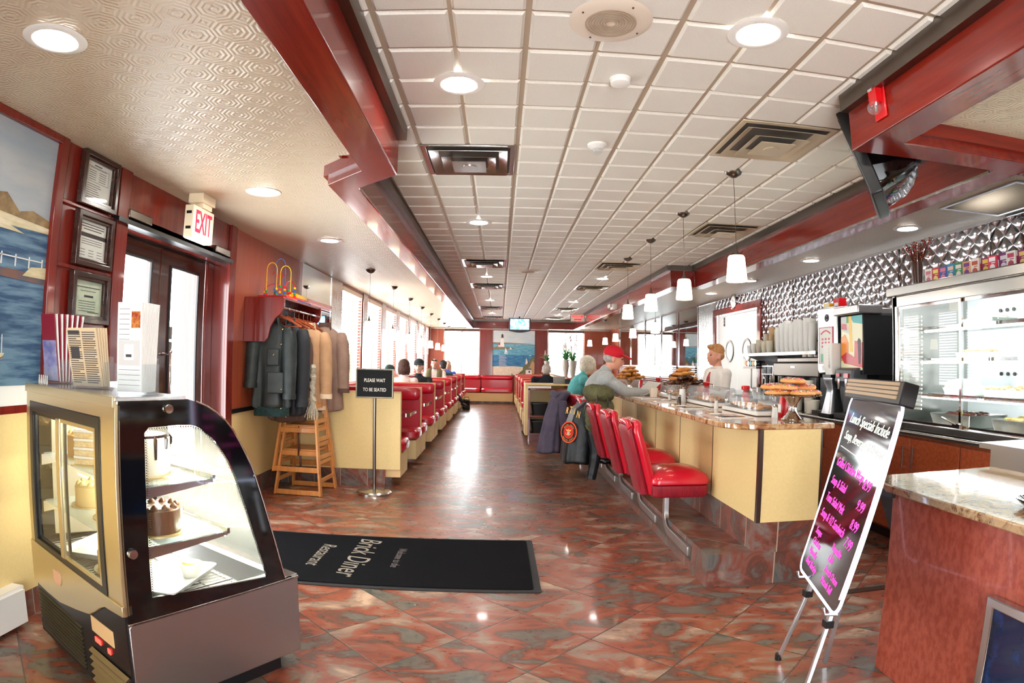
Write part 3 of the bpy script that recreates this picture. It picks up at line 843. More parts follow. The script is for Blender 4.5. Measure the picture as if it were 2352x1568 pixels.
# three framed certificates
M_frame = wood_mat('espresso_frame', S(46, 26, 22), S(66, 38, 30))
M_pgreen = mk('banknote_green_paper', S(196, 212, 190), rough=.6, col2=S(222, 226, 206), ns=20)
for i, (z0, z1, lb) in enumerate(((2.215, 2.535, 'top certificate in a dark stepped frame beside the entrance door'), (1.865, 2.180, 'middle certificate with a dark band, in a dark frame beside the entrance door'), (1.54, 1.833, 'lowest framed certificate, greenish paper, beside the entrance door'))):
    y0, y1 = 2.93, 3.285
    t = thing('framed_certificate', lb, 'picture frame', (XL, (y0 + y1) / 2, z0), group='framed certificates by the door')
    b = MB(); b.frame(y0, y1, z0, z1, .03, XL + .01, XL + .05, 'yz'); b.frame(y0 + .026, y1 - .026, z0 + .026, z1 - .026, .022, XL + .01, XL + .036, 'yz'); build('frame', b, M_frame, t, wd=True, bevel=.004)
    b = MB(); b.box(XL + .012, XL + .016, y0 + .045, y1 - .045, z0 + .045, z1 - .045)
    b.mi = 1; X0 = XL + .0162; X1 = X0 + .0006; ya, yb, za, zb = y0 + .055, y1 - .055, z0 + .055, z1 - .055
    def ln(z, a, c, h=.003): b.box(X0, X1, ya + a * (yb - ya), ya + c * (yb - ya), z, z + h)
    if i == 0:
        ln(zb - .012, .3, .6, .006); ln(zb - .028, .15, .8)
        b.frame(ya + .02, yb - .02, zb - .11, zb - .02, .002, X0, X1, 'yz')
        for k in range(5): ln(zb - .045 - k * .013, .12, .4); ln(zb - .045 - k * .013, .52, .8)
        for k in range(7): ln(za + .005 + k * .013, .08, .5 + .05 * (k * 3 % 4))
    elif i == 1:
        for k in range(3): ln(zb - .012 - k * .015, .05 + .1 * (k > 1), .95 - .1 * (k > 1), .005)
        ln(zb - .085, -.1, 1.1, .024)
        for k in range(3): ln(zb - .10 - k * .013, .1, .9)
        for k in range(3):
            for q in range(3): ln(za + .012 + k * .016, .06 + q * .33, .26 + q * .33)
    else:
        ln(zb - .03, .05, .95, .005); ln(zb - .05, .2, .8); ln(zb - .085, .35, .7, .012)
        for k in range(5): ln(zb - .11 - k * .014, .15, .8)
        ln(za + .01, .5, .95, .004)
    build('certificate', b, [M_pgreen if i == 2 else M_paper, M_ink], t, wd=True, smooth=False)
    g = MB(); g.box(XL + .021, XL + .023, y0 + .045, y1 - .045, z0 + .045, z1 - .045); build('frame_glass', g, M_glass, t, wd=True, smooth=False)

# exit sign hung from the embossed ceiling, slightly turned
M_exit = mk('exit_red_glow', S(236, 16, 50), es=.8, ecol=(1, .015, .07, 1))
M_exitface = mk('exit_face_cream', S(240, 226, 196), rough=.4)
t = thing('exit_sign', 'cream box sign with glowing red EXIT letters above the entrance door', 'exit sign', (-2.2, 4.06, 2.2), math.radians(0))
b = MB(); b.box(-.035, .035, -.16, .16, 0, .235); build('sign_box', b, M_exitface, t, bevel=.004)
b = MB(); b.box(-.05, .05, -.05, .09, .235, .27); b.box(-.06, .06, -.08, .12, .27, .3395); build('ceiling_mount', b, M_exitface, t, bevel=.003)
b = MB(); b.box(-.02, .02, -.1615, -.16, .17, .19); b.box(-.02, .02, -.1615, -.16, .06, .08); build('side_slot', b, M_black, t)
text('exit_letters', 'EXIT', .225, M_exit, t, face_M((.0365, .0, .118), (0, 1, 0), (0, 0, 1)), sx=.55, bold=.003, ext=.001)
b = MB(); b.box(-.03, .03, -.15, .15, -.003, 0); build('light_panel', b, mk('exit_downlight', (1, 1, 1, 1), es=2), t)

# door closers
def closer(y, lb, s):
    t = thing('door_closer', lb, 'door closer', (XL - .05, y, 2.24))
    b = MB(); b.box(.0, .09, 0, .28, .0, .06); build('closer_body', b, M_dksteel, t, bevel=.008)
    b = MB(); b.cyl((.045, .06, -.03), .014, .03, 10); b.bar((.045, .06, -.025), (.09, .06 + .2 * s, -.03), .02, .006); b.bar((.09, .06 + .2 * s, -.03), (.02, .06 + .42 * s, -.045), .016, .006); b.cyl((.09, .06 + .2 * s, -.04), .01, .02, 10)
    build('closer_arm', b, M_black, t)
    return t
mb = MB(); mb.box(XL - .03, XL + .06, 3.30, 5.02, 2.19, 2.22); struct('trim_19', mb, M_black)
closer(3.44, 'silver door closer on the left leaf of the entrance door', 1)
closer(4.72, 'silver door closer at the coat rack end of the entrance door', -1)

# ---------------------------------------------------------------- coat rack shelf
t = thing('coat_rack', 'mahogany wall shelf with scalloped ends and a chrome hanging bar', 'coat rack', (XL, 6.05, 1.52))
prof = [(XL, 1.52), (-2.20, 1.52), (-2.165, 1.56), (-2.145, 1.66), (-2.10, 1.74), (-2.04, 1.79), (-2.015, 1.84), (-2.015, 1.93), (-2.03, 1.945), (XL, 1.945)]
for y in (5.44, 6.62):
    b = MB(); b.prism(prof, y, y + .03, 'xz'); build('end_panel', b, M_redz, t, wd=True, bevel=.004)
b = MB(); b.box(XL, -2.03, 5.47, 6.62, 1.925, 1.945); build('shelf', b, M_red, t, wd=True)
b = MB(); b.box(XL, XL + .02, 5.47, 6.62, 1.55, 1.925); build('back_panel', b, M_dkwood, t, wd=True)
b = MB(); b.tube([(-2.10, 5.47, 1.86), (-2.10, 6.62, 1.86)], .016, 12); build('hanging_bar', b, M_chrome, t, wd=True)
for y in (5.47, 6.60): b = MB(); b.cyl((-2.10, y, 1.86), .03, .02, 16, 'y'); build('bar_socket', b, M_chrome, t, wd=True)

# bead maze toy
t = thing('bead_maze', 'bead maze toy of coloured wire loops on a red base, on the coat rack', 'toy', (-2.2, 5.72, 1.945))
b = MB(); b.box(-.15, .15, -.13, .20, 0, .03); build('toy_base', b, M_redp, t, bevel=.008)
TC = dict(y=mk('toy_yellow', S(240, 190, 20), rough=.3), r=M_redp, b=mk('toy_blue', S(30, 90, 170), rough=.3), g=mk('toy_green', S(20, 150, 80), rough=.3))
def arch(x0, y0, x1, y1, h, c, nm='wire'):
    b = MB(); pts = [(x0, y0, .03)] + [(x0 + (x1 - x0) * (1 - math.cos(a)) / 2, y0 + (y1 - y0) * (1 - math.cos(a)) / 2, h - .07 + .07 * math.sin(a)) for a in [PI * k / 8 for k in range(9)]] + [(x1, y1, .03)]
    b.tube(pts, .004, 6); build(nm, b, TC[c], t); return pts
arch(-.09, -.06, .0, -.02, .36, 'y'); arch(.03, .0, .11, .08, .34, 'y'); arch(-.03, .02, .06, .05, .41, 'b'); arch(-.13, .0, .08, .1, .16, 'r'); arch(.05, .1, .12, .18, .2, 'r')
b = MB(); b.tube([(-.06 + .12 * k / 12, .02 + .05 * k / 12, .25 + .03 * math.sin(k * 1.1)) for k in range(13)], .004, 6); build('wire', b, TC['r'], t)
bi = 0
for x, y in ((-.09, -.06), (0, -.02), (.03, 0), (.11, .08), (-.03, .02), (.06, .05), (-.13, 0), (.08, .1), (.12, .18)):
    for k in range(2 + bi % 3):
        b = MB(); z = .045 + k * .028
        if (bi + k) % 2: b.ell((x, y, z), .014, seg=10, rg=6)
        else: b.obox((x, y, z), (.024, .024, .022), (0, 0, .5))
        build('bead', b, TC['rgby'[(bi + k) % 4]], t)
    bi += 1
t = thing('toy_train', 'small yellow, red and blue stacked toy lying at the end of the coat rack', 'toy', (-2.16, 6.2, 1.945))
b = MB(); b.box(-.1, .1, -.22, .2, 0, .02); build('toy_plank', b, TC['b'], t, bevel=.006)
b = MB(); b.box(-.09, .09, -.24, .16, .02, .045); build('toy_plank', b, M_redp, t, bevel=.006)
b = MB(); b.box(-.06, .06, -.16, .18, .045, .09)
for k in range(5): b.cyl((0, -.12 + k * .065, .085), .028, .018, 12)
build('toy_blocks', b, TC['y'], t, bevel=.006)

# wooden coat hangers and coats
M_hang = wood_mat('hanger_wood', S(140, 60, 34), S(170, 84, 46), axis=0)
def hanger(y, lb, x=-2.10):
    t = thing('coat_hanger', lb, 'coat hanger', (x, y, 1.86), random.uniform(-.12, .12), 'wooden hangers on the coat rack')
    b = MB(); b.tube([(0, 0, -.085), (0, 0, -.04)] + [(.02 * math.sin(a), 0, -.02 + .02 + -.02 * math.cos(a) * -1 * -1) for a in [PI * k / 8 for k in range(0, 12)]], .0025, 6); build('hook', b, M_chrome, t)
    b = MB(); b.tube([(-.22, 0, -.19), (-.1, 0, -.125), (0, 0, -.085), (.1, 0, -.125), (.22, 0, -.19)], [.010, .013, .016, .013, .010], 8); b.tube([(-.21, 0, -.185), (.21, 0, -.185)], .005, 6); build('hanger_arm', b, M_hang, t)
    return t
def coat(name, lb, y, x, W, D, ztop, zhem, mats, cat='coat', sleeve=(.95, .93), flare=1.15, fold=.018, seed=0, rz=0, sl=None, collar=True, lining=None):
    """hanging coat: shoulder line, body with hanging folds, two sleeves, collar"""
    rnd = random.Random(seed)
    t = thing(name, lb, cat, (x, y, zhem), rz, 'coats on the coat rack')
    H = ztop - zhem; n = 40; rings = []
    ph = [rnd.uniform(0, 6.28) for _ in range(4)]
    for i in range(15):
        f = i / 14; z = H * (1 - f)
        if f < .12: wx = W * (.38 + .62 * (f / .12) ** .6); d = D * (.5 + .5 * f / .12)
        else: g = (f - .12) / .88; wx = W * (1 - .10 * math.sin(g * PI) + (flare - 1) * g); d = D * (1 + .25 * g)
        ring = []
        for k in range(n):
            a = 2 * PI * k / n
            am = fold * max(0, f - .1) * 1.4
            r = 1 + am / D * math.sin(5 * a + ph[0] + f * 1.5) + am / D * .6 * math.sin(9 * a + ph[1])
            ca, sa = math.cos(a), math.sin(a)
            ring.append((wx * math.copysign(abs(ca) ** .8, ca) * (1 + (r - 1) * .3), d * math.copysign(abs(sa) ** .8, sa) * r, z + (0.012 * math.sin(3 * a + ph[2]) if i == 14 else 0)))
        rings.append(ring)
    b = MB(); b.loft(rings); build('coat_body', b, mats[0], t, sub=1)
    for s, zs in ((-1, sleeve[0]), (1, sleeve[1])):
        zz = zs - zhem
        pts = [(s * W * .86, 0, H * .93), (s * W * 1.02, -.03, H * .80), (s * W * 1.1, -.05, (H * .8 + zz) / 2 + .05), (s * W * 1.13, -.07, zz + .08), (s * W * 1.14, -.08, zz)]
        R = [.06, .075, .072, .062, .06]
        P2, R2 = [], []
        for q in range(len(pts) - 1):
            for u in range(4):
                fu = u / 4; P2.append(Vector(pts[q]).lerp(Vector(pts[q + 1]), fu)); R2.append((R[q] + (R[q + 1] - R[q]) * fu) * (1 + .05 * math.sin(q * 4 + u * 2.3 + seed)))
        P2.append(Vector(pts[-1])); R2.append(R[-1])
        b = MB(); b.tube(P2, R2, 14); build('sleeve', b, mats[0], t, sub=1)
        b = MB(); b.tube([Vector(pts[-1]) + Vector((0, 0, .035)), Vector(pts[-1]) + Vector((0, 0, -.012))], [.065, .064], 14); build('cuff', b, mats[1], t)
    if collar:
        b = MB(); cr = []
        for k in range(12):
            a = -2.2 + 4.4 * k / 11
            cr.append([(W * .30 * math.sin(a), .05 * math.cos(a) - .01, H * .985), (W * .30 * math.sin(a) * 1.1, .05 * math.cos(a) - .01, H + .045), (W * .42 * math.sin(a), .075 * math.cos(a) - .01, H * .96), (W * .40 * math.sin(a), .07 * math.cos(a) - .01, H * .95)])
        b.loft(cr); build('collar', b, mats[1] if lining is None else lining, t)
    return t
M_wax = mk('waxed_dark_green_cotton', S(34, 40, 42), rough=.55, col2=S(46, 54, 54), ns=10, bump=.5, bs=14)
M_wax2 = mk('faded_black_cotton', S(40, 42, 48), rough=.7, bump=.5, bs=14)
M_tan = mk('tan_suede', S(196, 156, 118), rough=.85, col2=S(182, 140, 104), ns=9, bump=.4, bs=12)
M_creamf = mk('cream_fleece', S(238, 214, 184), rough=.95, bump=.6, bs=80)
M_taupe = mk('taupe_wool', S(156, 128, 112), rough=.9, col2=S(140, 112, 100), ns=9, bump=.4, bs=12)
M_brown = mk('brown_cord_lining', S(96, 72, 62), rough=.9)
M_plaid = mk('dark_plaid', S(30, 64, 70), rough=.9, col2=S(24, 40, 32), ns=30)
for i, y in enumerate((5.58, 5.78, 5.98, 6.12, 6.27, 6.41, 6.52)):
    hanger(y, '%s wooden coat hanger along the chrome bar of the rack' % ORD[i])
c1 = coat('waxed_jacket', 'dark green waxed jacket with brass snaps hanging nearest on the coat rack', 5.58, -2.17, .165, .07, 1.72, .88, [M_wax, M_wax], 'jacket', (1.10, 1.00), rz=.12, seed=1, fold=.02)
b = MB(); b.box(-.03, .09, -.105, -.08, .42, .58); b.box(-.02, .14, -.118, -.088, .16, .36); build('pocket', b, M_wax, c1, bevel=.01)
b = MB()
for x_, z_ in ((.12, .76), (.04, .52), (.12, .2), (.12, .02), (.11, .62)): b.ell((x_, -.115, z_), .009, seg=10, rg=6)
build('snap_button', b, mk('brass', S(200, 160, 90), rough=.25, metal=1), c1)
b = MB(); b.loft([[(.175 * math.cos(a), .085 * math.sin(a), z) for a in [2 * PI * k / 24 for k in range(24)]] for z in (-.06, .03)]); build('plaid_lining', b, M_plaid, c1)
c2 = coat('black_jacket', 'faded black zip jacket behind the waxed jacket on the coat rack', 5.78, -2.06, .135, .07, 1.72, .80, [M_wax2, M_wax2], 'jacket', (.98, .92), seed=2)
b = MB(); b.box(-.008, .008, -.108, -.1, .0, .72); build('zipper', b, M_dksteel, c2)
c3 = coat('brown_coat', 'brown corduroy coat hanging long between the black and tan coats', 5.95, -2.13, .18, .08, 1.66, .72, [M_brown, M_brown], 'coat', (1.0, 1.0), seed=7)
c4 = coat('shearling_coat', 'tan suede coat with cream fleece collar and cuffs on the coat rack', 6.10, -1.965, .155, .08, 1.70, .86, [M_tan, M_creamf], 'coat', (1.02, .98), rz=.3, seed=3, lining=M_creamf)
b = MB(); b.tube([(-.06, -.10, .80), (-.08, -.115, .58), (-.11, -.12, .28), (-.12, -.12, .05)], [.028, .03, .026, .026], 10); b.loft([[(.155 * 1.15 * math.cos(a), .1 * math.sin(a), z) for a in [2 * PI * k / 24 for k in range(24)]] for z in (-.015, .03)]); build('fleece_edge', b, M_creamf, c4)
c5 = coat('taupe_coat', 'long taupe wool coat with dark cuffs hanging farthest on the coat rack', 6.36, -1.885, .19, .08, 1.72, .80, [M_taupe, M_brown], 'coat', (1.0, 1.03), rz=.25, seed=4)
# cream knitted scarf with fringe
t = thing('knitted_scarf', 'cream knitted scarf with a long fringe dangling in front of the tan coat', 'scarf', (-1.85, 5.86, .76))
M_knit = mk('cream_knit', S(214, 204, 184), rough=1, col2=S(176, 166, 148), ns=60, bump=1, bs=70)
b = MB(); pts = [(.01 * math.sin(k * 1.7), .008 * math.cos(k * 2.1), .55 - k * .03) for k in range(13)]; b.tube(pts, [.022 + .012 * abs(math.sin(k * 1.9)) for k in range(13)], 9); build('scarf_body', b, M_knit, t, disp=(.02, .02))
for k in range(22):
    a = k * 2.4; r = .012 + .03 * (k % 5) / 5
    b = MB(); b.tube([(r * math.cos(a) * .6, r * math.sin(a) * .6, .20), (r * math.cos(a) * 1.4, r * math.sin(a) * 1.4, .11), (r * math.cos(a) * 1.9 + .01 * math.sin(k), r * math.sin(a) * 1.9, .01 + .02 * (k % 3))], .0055, 5); build('fringe', b, M_knit, t)

# ---------------------------------------------------------------- wooden high chairs, nested
def high_chair(loc, rz, lb):
    t = thing('high_chair', lb, 'high chair', loc, rz, 'wooden high chairs beside the low wall')
    W0, W1, D0, D1, H = .245, .165, .23, .13, .72
    def P_(sx, sy, z): f = z / H; return Vector((sx * (W0 + (W1 - W0) * f), sy * (D0 + (D1 - D0) * f), z))
    for sx in (-1, 1):
        for sy in (-1, 1):
            b = MB(); b.bar(P_(sx, sy, 0), P_(sx, sy, H if sy < 0 else H + .12), .055, .024, up=(sx, 0, 0)); build('leg', b, M_honey, t, bevel=.006)
            if sy > 0:
                b = MB(); b.cyl(P_(sx, sy, H + .1) - Vector((0, .03, 0)), .016, .06, 10, 'y'); build('peg', b, M_maple, t)
    for z, sy in ((.03, -1), (.03, 1), (.42, -1), (.68, -1), (.68, 1), (.42, 1)):
        b = MB(); b.bar(P_(-1, sy, z), P_(1, sy, z), .022, .05, up=(0, 0, 1)); build('rail', b, M_honey, t, bevel=.004)
    for sx in (-1, 1):
        for z in (.15, .33, .51, .66):
            b = MB(); b.bar(P_(sx, -1, z), P_(sx, 1, z), .02, .042); build('rung', b, M_honey, t, bevel=.004)
    b = MB(); b.box(-.17, .17, -.16, .16, .44, .46); build('seat', b, M_honey, t)
    b = MB(); b.tube([(0, -.15, .46), (.01, -.17, .3), (0, -.16, .16)], .012, 6); build('strap', b, M_dkwood, t)
    return t
h1 = high_chair((-1.985, 6.08, 0), math.radians(-4), 'honey wooden high chair standing on the floor beneath the hanging coats')
dup(h1, (-1.995, 6.065, .235), math.radians(-4), 'honey wooden high chair nested on top of the lower one')

# ---------------------------------------------------------------- please wait sign
t = thing('waiting_sign', 'black letter board reading PLEASE WAIT TO BE SEATED on a metal stand', 'sign', (-1.265, 6.10, 0))
b = MB(); b.lathe([(.001, 0), (.178, 0), (.18, .02), (.165, .035), (.05, .045), (.02, .05), (.001, .05)], seg=40); build('stand_base', b, M_steel, t)
b = MB(); b.tube([(0, 0, .04), (0, 0, 1.0)], .0165, 14); build('pole', b, M_dksteel, t)
b = MB(); b.frame(-.195, .195, .985, 1.285, .014, -.03, -.005, 'xz'); build('sign_frame', b, M_dksteel, t, bevel=.003)
b = MB(); b.box(-.185, .185, -.02, -.006, .995, 1.275); build('letter_board', b, mk('matt_black_felt', S(14, 14, 16), rough=.6, spec=.2), t)
M_let = mk('white_letters', S(236, 232, 222), rough=.5)
for s_, z in (('PLEASE WAIT', 1.165), ('TO BE SEATED', 1.07)):
    text('sign_lettering', s_, .05, M_let, t, face_M((0, -.0215, z), (1, 0, 0), (0, 0, 1)), sx=.74, bold=0)

# ---------------------------------------------------------------- entrance mat
t = thing('entrance_mat', 'black entrance mat with the woven diner welcome on the tiled floor', 'mat', (-1.0, 4.02, 0))
b = MB(); b.prism(rr(-2.15, .27, 3.475, 4.56, .02, 2), .0015, .006); build('rubber_edge', b, M_rubber, t, wd=True)
b = MB(); b.prism(rr(-2.10, .225, 3.515, 4.53, .02, 2), .006, .011); build('carpet', b, M_carpet, t, wd=True)
M_wov = mk('woven_grey_letters', S(134, 124, 112), rough=.9)
M_wov2 = mk('woven_dim_letters', S(96, 86, 84), rough=.9)
for s_, x, y, sz, m_ in (('Welcome to the', -.675, 4.06, .085, M_wov2), ('Brick Diner', -.95, 4.06, .24, M_wov), ('Restaurant', -1.22, 4.05, .15, M_wov)):
    text('woven_lettering', s_, sz, m_, t, face_M((x, y, .0115), (0, -1, 0), (1, 0, 0)), shear=.35, ext=.0006, sx=.72, wd=True)

# ---------------------------------------------------------------- black handbag on the aisle floor
t = thing('shoulder_bag', 'black leather bag standing on the floor at the far left booth', 'bag', (-.93, 17.3, 0))
b = MB(); b.prism([(-.11, 0), (.11, 0), (.10, .3), (-.10, .3)], -.09, .09, 'xz'); build('bag_body', b, M_blackg, t, bevel=.03)
b = MB(); b.tube([(-.08, 0, .29), (-.06, 0, .36), (.06, 0, .36), (.08, 0, .29)], .009, 6); build('bag_handle', b, M_blackg, t)
# ================================================================== CURVED GLASS CAKE CASE
# local frame: x along the sliding door side (0 far, 1.05 near), y across to the curved customer side
cs = thing('cake_display_case', 'refrigerated cake case with curved black edged glass on a stainless base', 'display case', (-2.165, 2.384, 0), math.radians(-32))
L = 1.05
M_goldrefl = mk('satin_steel_body', S(206, 190, 150), rough=.3, metal=.85)  # steel tinted gold: reflection of the yellow wall put into its colour
top = [(0, 1.215), (.25, 1.215), (.305, 1.205), (.352, 1.186), (.395, 1.16), (.435, 1.128), (.468, 1.09), (.497, 1.044), (.528, .99), (.554, .94), (.571, .9), (.612, .78), (.66, .62), (.709, .44)]
hole = [(.10, .508), (.10, 1.10), (.115, 1.119), (.24, 1.122), (.283, 1.12), (.315, 1.11), (.34, 1.094), (.38, 1.06), (.411, 1.024), (.45, .965), (.48, .904), (.524, .777), (.575, .61), (.617, .463)]
outer = [(0, .43), (0, 1.15), (0, 1.215), (.18, 1.215), (.27, 1.214), (.33, 1.196), (.375, 1.172), (.435, 1.128), (.48, 1.072), (.535, .975), (.571, .9), (.625, .735), (.68, .545), (.712, .43)]
b = MB(); b.prism([(0, .08), (.78, .08), (.78, .415), (.755, .43), (.02, .43), (0, .415)], 0.02, L, 'yz'); build('steel_base', b, M_brush, cs, bevel=.003)
b = MB(); b.box(.0, L - .01, 0.72, .785, .42, .436); b.box(.03, L, .0, .785, .418, .43); build('base_ledge', b, M_steel, cs, bevel=.002)
b = MB(); b.box(.05, L - .05, .03, .7, 0, .08); build('plinth', b, M_black, cs)
for nm, xa in (('near', L - .012), ('far', 0.0)):
    b = MB(); b.shell(outer, hole, xa, xa + .012, 'yz'); build('end_glass_border', b, M_blackg, cs)
    b = MB(); b.prism(hole, xa + .004, xa + .008, 'yz'); build('end_glass', b, M_glass if nm == 'near' else M_glare, cs, smooth=False)
# dotted print line fading the black border
b = MB()
for i in range(len(hole) - 1):
    p, q = Vector((0, hole[i][0], hole[i][1])), Vector((0, hole[i + 1][0], hole[i + 1][1])); n = max(1, int((q - p).length / .009))
    for k in range(n):
        c = p.lerp(q, k / n); d = (Vector((0, .36, .8)) - c).normalized()
        for j, r in ((1, .0028), (2, .0018)):
            e = c + d * (.006 * j); b.lathe([(.0001, 0), (r, 0), (.0001, .0008)], (L - .0, e.y, e.z), 5, 'x')
build('printed_dots', b, M_black, cs, smooth=False)
for y_, z_ in ((.189, 1.182), (.035, .684)):
    b = MB(); b.lathe([(.001, .016), (.016, .016), (.019, .01), (.019, 0), (.001, 0)], (L, y_, z_), 20, 'x'); build('glass_bolt', b, M_chrome, cs)
# curved front glass, in an upper and a lower pane
fr = top[1:11]
b = MB(); b.loft([[(x, y, z) for y, z in fr] + [(x, y - .006, z - .004) for y, z in reversed(fr)] for x in (.014, L - .014)], caps=True); build('curved_glass', b, M_glare, cs)
fr2 = top[10:]
b = MB(); b.loft([[(x, y, z) for y, z in fr2] + [(x, y - .006, z - .002) for y, z in reversed(fr2)] for x in (.014, L - .014)], caps=True); build('front_glass', b, M_glare, cs)
b = MB(); b.box(.0, L + .002, .566, .577, .896, .902); build('glass_joint', b, M_chrome, cs)
b = MB(); b.tube([(L + .002, y, z) for y, z in top[2:]], .003, 5); build('glass_edge', b, M_chrome, cs)
# top
b = MB(); b.box(-.01, L + .004, -.012, .26, 1.212, 1.226); build('top_plate', b, M_steel, cs, bevel=.002)
b = MB(); b.box(-.012, L, -.02, -.004, 1.19, 1.228); build('top_lip', b, M_goldrefl, cs, bevel=.002)
# service side: steel frame, two sliding doors, ventilation
b = MB(); b.shell([(-.01, .46), (L, .46), (L, 1.2), (-.01, 1.2)], [(.07, .51), (L - .13, .51), (L - .13, 1.14), (.07, 1.14)], -.012, .01, 'xz'); build('service_frame', b, M_goldrefl, cs, bevel=.002)
b = MB(); b.frame(.05, L - .13, .48, 1.15, .045, -.016, .0, 'xz'); build('door_track', b, M_black, cs, bevel=.003)
for k, (xa, xb, yy) in enumerate(((.09, .51, .002), (.45, L - .175, -.008))):
    b = MB(); b.frame(xa, xb, .525, 1.105, .014, yy - .006, yy + .004, 'xz'); fr_ = build('sliding_door', b, M_black if k == 0 else M_goldrefl, cs)
    g = MB(); g.box(xa + .012, xb - .012, yy - .002, yy + .001, .535, 1.095); build('door_pane', g, M_glass, fr_, smooth=False)
b = MB(); b.box(.44, .485, -.02, -.006, .525, 1.105); build('door_handle_rail', b, M_goldrefl, cs, bevel=.004)
b = MB(); b.prism([(0, .50), (0, .30), (.18, .295), (.36, .30), (.57, .335), (.72, .365), (.78, .395), (.84, .43), (.89, .45), (L, .462), (L, .50)], -.02, .02, 'xz'); build('wavy_apron', b, M_goldrefl, cs, bevel=.002)
b = MB(); b.prism([(0.01, .05), (L - .01, .05), (L - .01, .47), (.88, .46), (.78, .41), (.6, .35), (.3, .31), (.01, .31)], -.008, .012, 'xz')
build('lower_panel', b, M_black, cs)
b = MB()
for k in range(11): b.obox((.31, -.011, .08 + k * .018), (.56, .01, .006), (.5, 0, 0))
build('vent_louvres', b, M_black, cs)
b = MB()
for k in range(5): b.obox((.86, -.018, .08 + k * .032), (.34, .02, .012), (.6, 0, 0))
build('vent_louvres', b, M_dksteel, cs)
b = MB(); b.box(.71, .92, -.012, -.009, .295, .36); build('control_plate', b, M_maple, cs)
M_led = mk('red_led_digits', S(255, 30, 20), es=4, ecol=(1, .03, .02, 1))
b = MB(); b.box(.73, .755, -.012, -.009, .255, .275); b.box(.76, .785, -.012, -.009, .255, .275); b.box(.85, .875, -.012, -.009, .25, .27); build('led_display', b, M_led, cs)
b = MB(); b.prism(rr(.32, .41, .385, .445, .02, 3), -.024, -.02, 'xz'); build('maker_badge', b, mk('pink_badge', S(214, 170, 140), rough=.5), cs)
# lights inside
M_tubel = mk('case_tube_light', (1, 1, 1, 1), es=85, ecol=(1, .93, .72, 1))
b = MB(); b.tube([(.05, .22, 1.16), (L - .05, .22, 1.16)], .012, 10); build('light_tube', b, M_tubel, cs)
for z_, y_ in ((.885, .40), (.665, .46)): b = MB(); b.tube([(.06, y_, z_), (L - .06, y_, z_)], .007, 8); build('light_tube', b, M_tubel, cs)
# shelves and deck
for z_, d_ in ((.90, .40), (.68, .46)):
    b = MB(); b.box(.04, L - .04, .05, d_, z_, z_ + .008); build('glass_shelf', b, M_shelf, cs)
    b = MB(); b.box(.04, L - .04, d_, d_ + .012, z_ - .008, z_ + .014); build('shelf_rail', b, M_chrome, cs)
    for x_ in (.03, L - .05): b = MB(); b.prism([(.04, z_), (d_, z_), (d_, z_ - .012), (.04, z_ - .05)], x_, x_ + .012, 'yz'); build('shelf_bracket', b, M_steel, cs)
b = MB(); b.box(.02, L - .02, .02, .70, .43, .46); build('deck', b, M_wpaint, cs)
b = MB()
for k in range(34): b.box(.04 + k * .029, .044 + k * .029, .05, .48, .475, .479)
for k in range(5): b.box(.03, L - .03, .06 + k * .1, .064 + k * .1, .472, .476)
build('wire_rack', b, M_chrome, cs)
b = MB()
for k in range(60): b.box(.05, L - .05, .5 + k * .0025, .501 + k * .0025, .462, .466)
build('air_grille', b, M_alum, cs)

# cakes and trays: lifted out one by one, so things of their own
R32 = math.radians(-32)
def CL(x, y, z=0):
    c, s = math.cos(R32), math.sin(R32); return (-2.165 + c * x - s * y, 2.384 + s * x + c * y, z)
M_icing = mk('cream_icing', S(246, 238, 222), rough=.5)
M_sponge = mk('vanilla_sponge', S(240, 220, 170), rough=.9, col2=S(220, 180, 120), ns=60)
M_choc = mk('chocolate_icing', S(112, 74, 50), rough=.4, col2=S(96, 60, 40), ns=40, stretch=(1, 1, .3), bump=.3, bs=30)
M_dchoc = mk('dark_chocolate', S(34, 18, 12), rough=.2, coat=.5)
M_card = mk('gold_cake_board', S(214, 190, 140), rough=.4, metal=.4)
M_berry = mk('strawberry', S(200, 40, 60), rough=.3)
CG = 'cakes in the display case'
t = thing('layer_cake', 'tall white layer cake with chocolate drip on the top shelf of the case', 'cake', CL(.80, .20, .908), .4, CG)
b = MB(); b.cyl((0, 0, 0), .135, .008, 32); build('cake_board', b, M_card, t)
b = MB(); b.lathe([(.001, .008), (.115, .008), (.117, .15), (.11, .158), (.001, .158)], seg=40); build('icing', b, M_icing, t)
b = MB()
for k in range(14):
    a = k * 2 * PI / 14; L_ = .03 + .06 * ((k * 7) % 5) / 5
    b.tube([(.112 * math.cos(a), .112 * math.sin(a), .156), (.119 * math.cos(a), .119 * math.sin(a), .145), (.119 * math.cos(a), .119 * math.sin(a), .15 - L_)], [.006, .008, .005], 6)
b.lathe([(.098, .155), (.116, .152), (.114, .162), (.098, .16)], seg=40); build('chocolate_drip', b, M_dchoc, t)
t = thing('cake_slice_stack', 'cut cream layer cake showing sponge layers on the top shelf', 'cake', CL(.52, .19, .908), 0, CG)
b = MB(); b.box(-.13, .13, -.1, .1, 0, .006); build('cake_board', b, M_card, t)
for k in range(4): b = MB(); b.box(-.12, .12, -.09, .09, .006 + k * .036, .030 + k * .036); build('sponge_layer', b, M_sponge, t, bevel=.004); b = MB(); b.box(-.122, .122, -.092, .092, .030 + k * .036, .042 + k * .036); build('cream_layer', b, M_icing, t, bevel=.004)
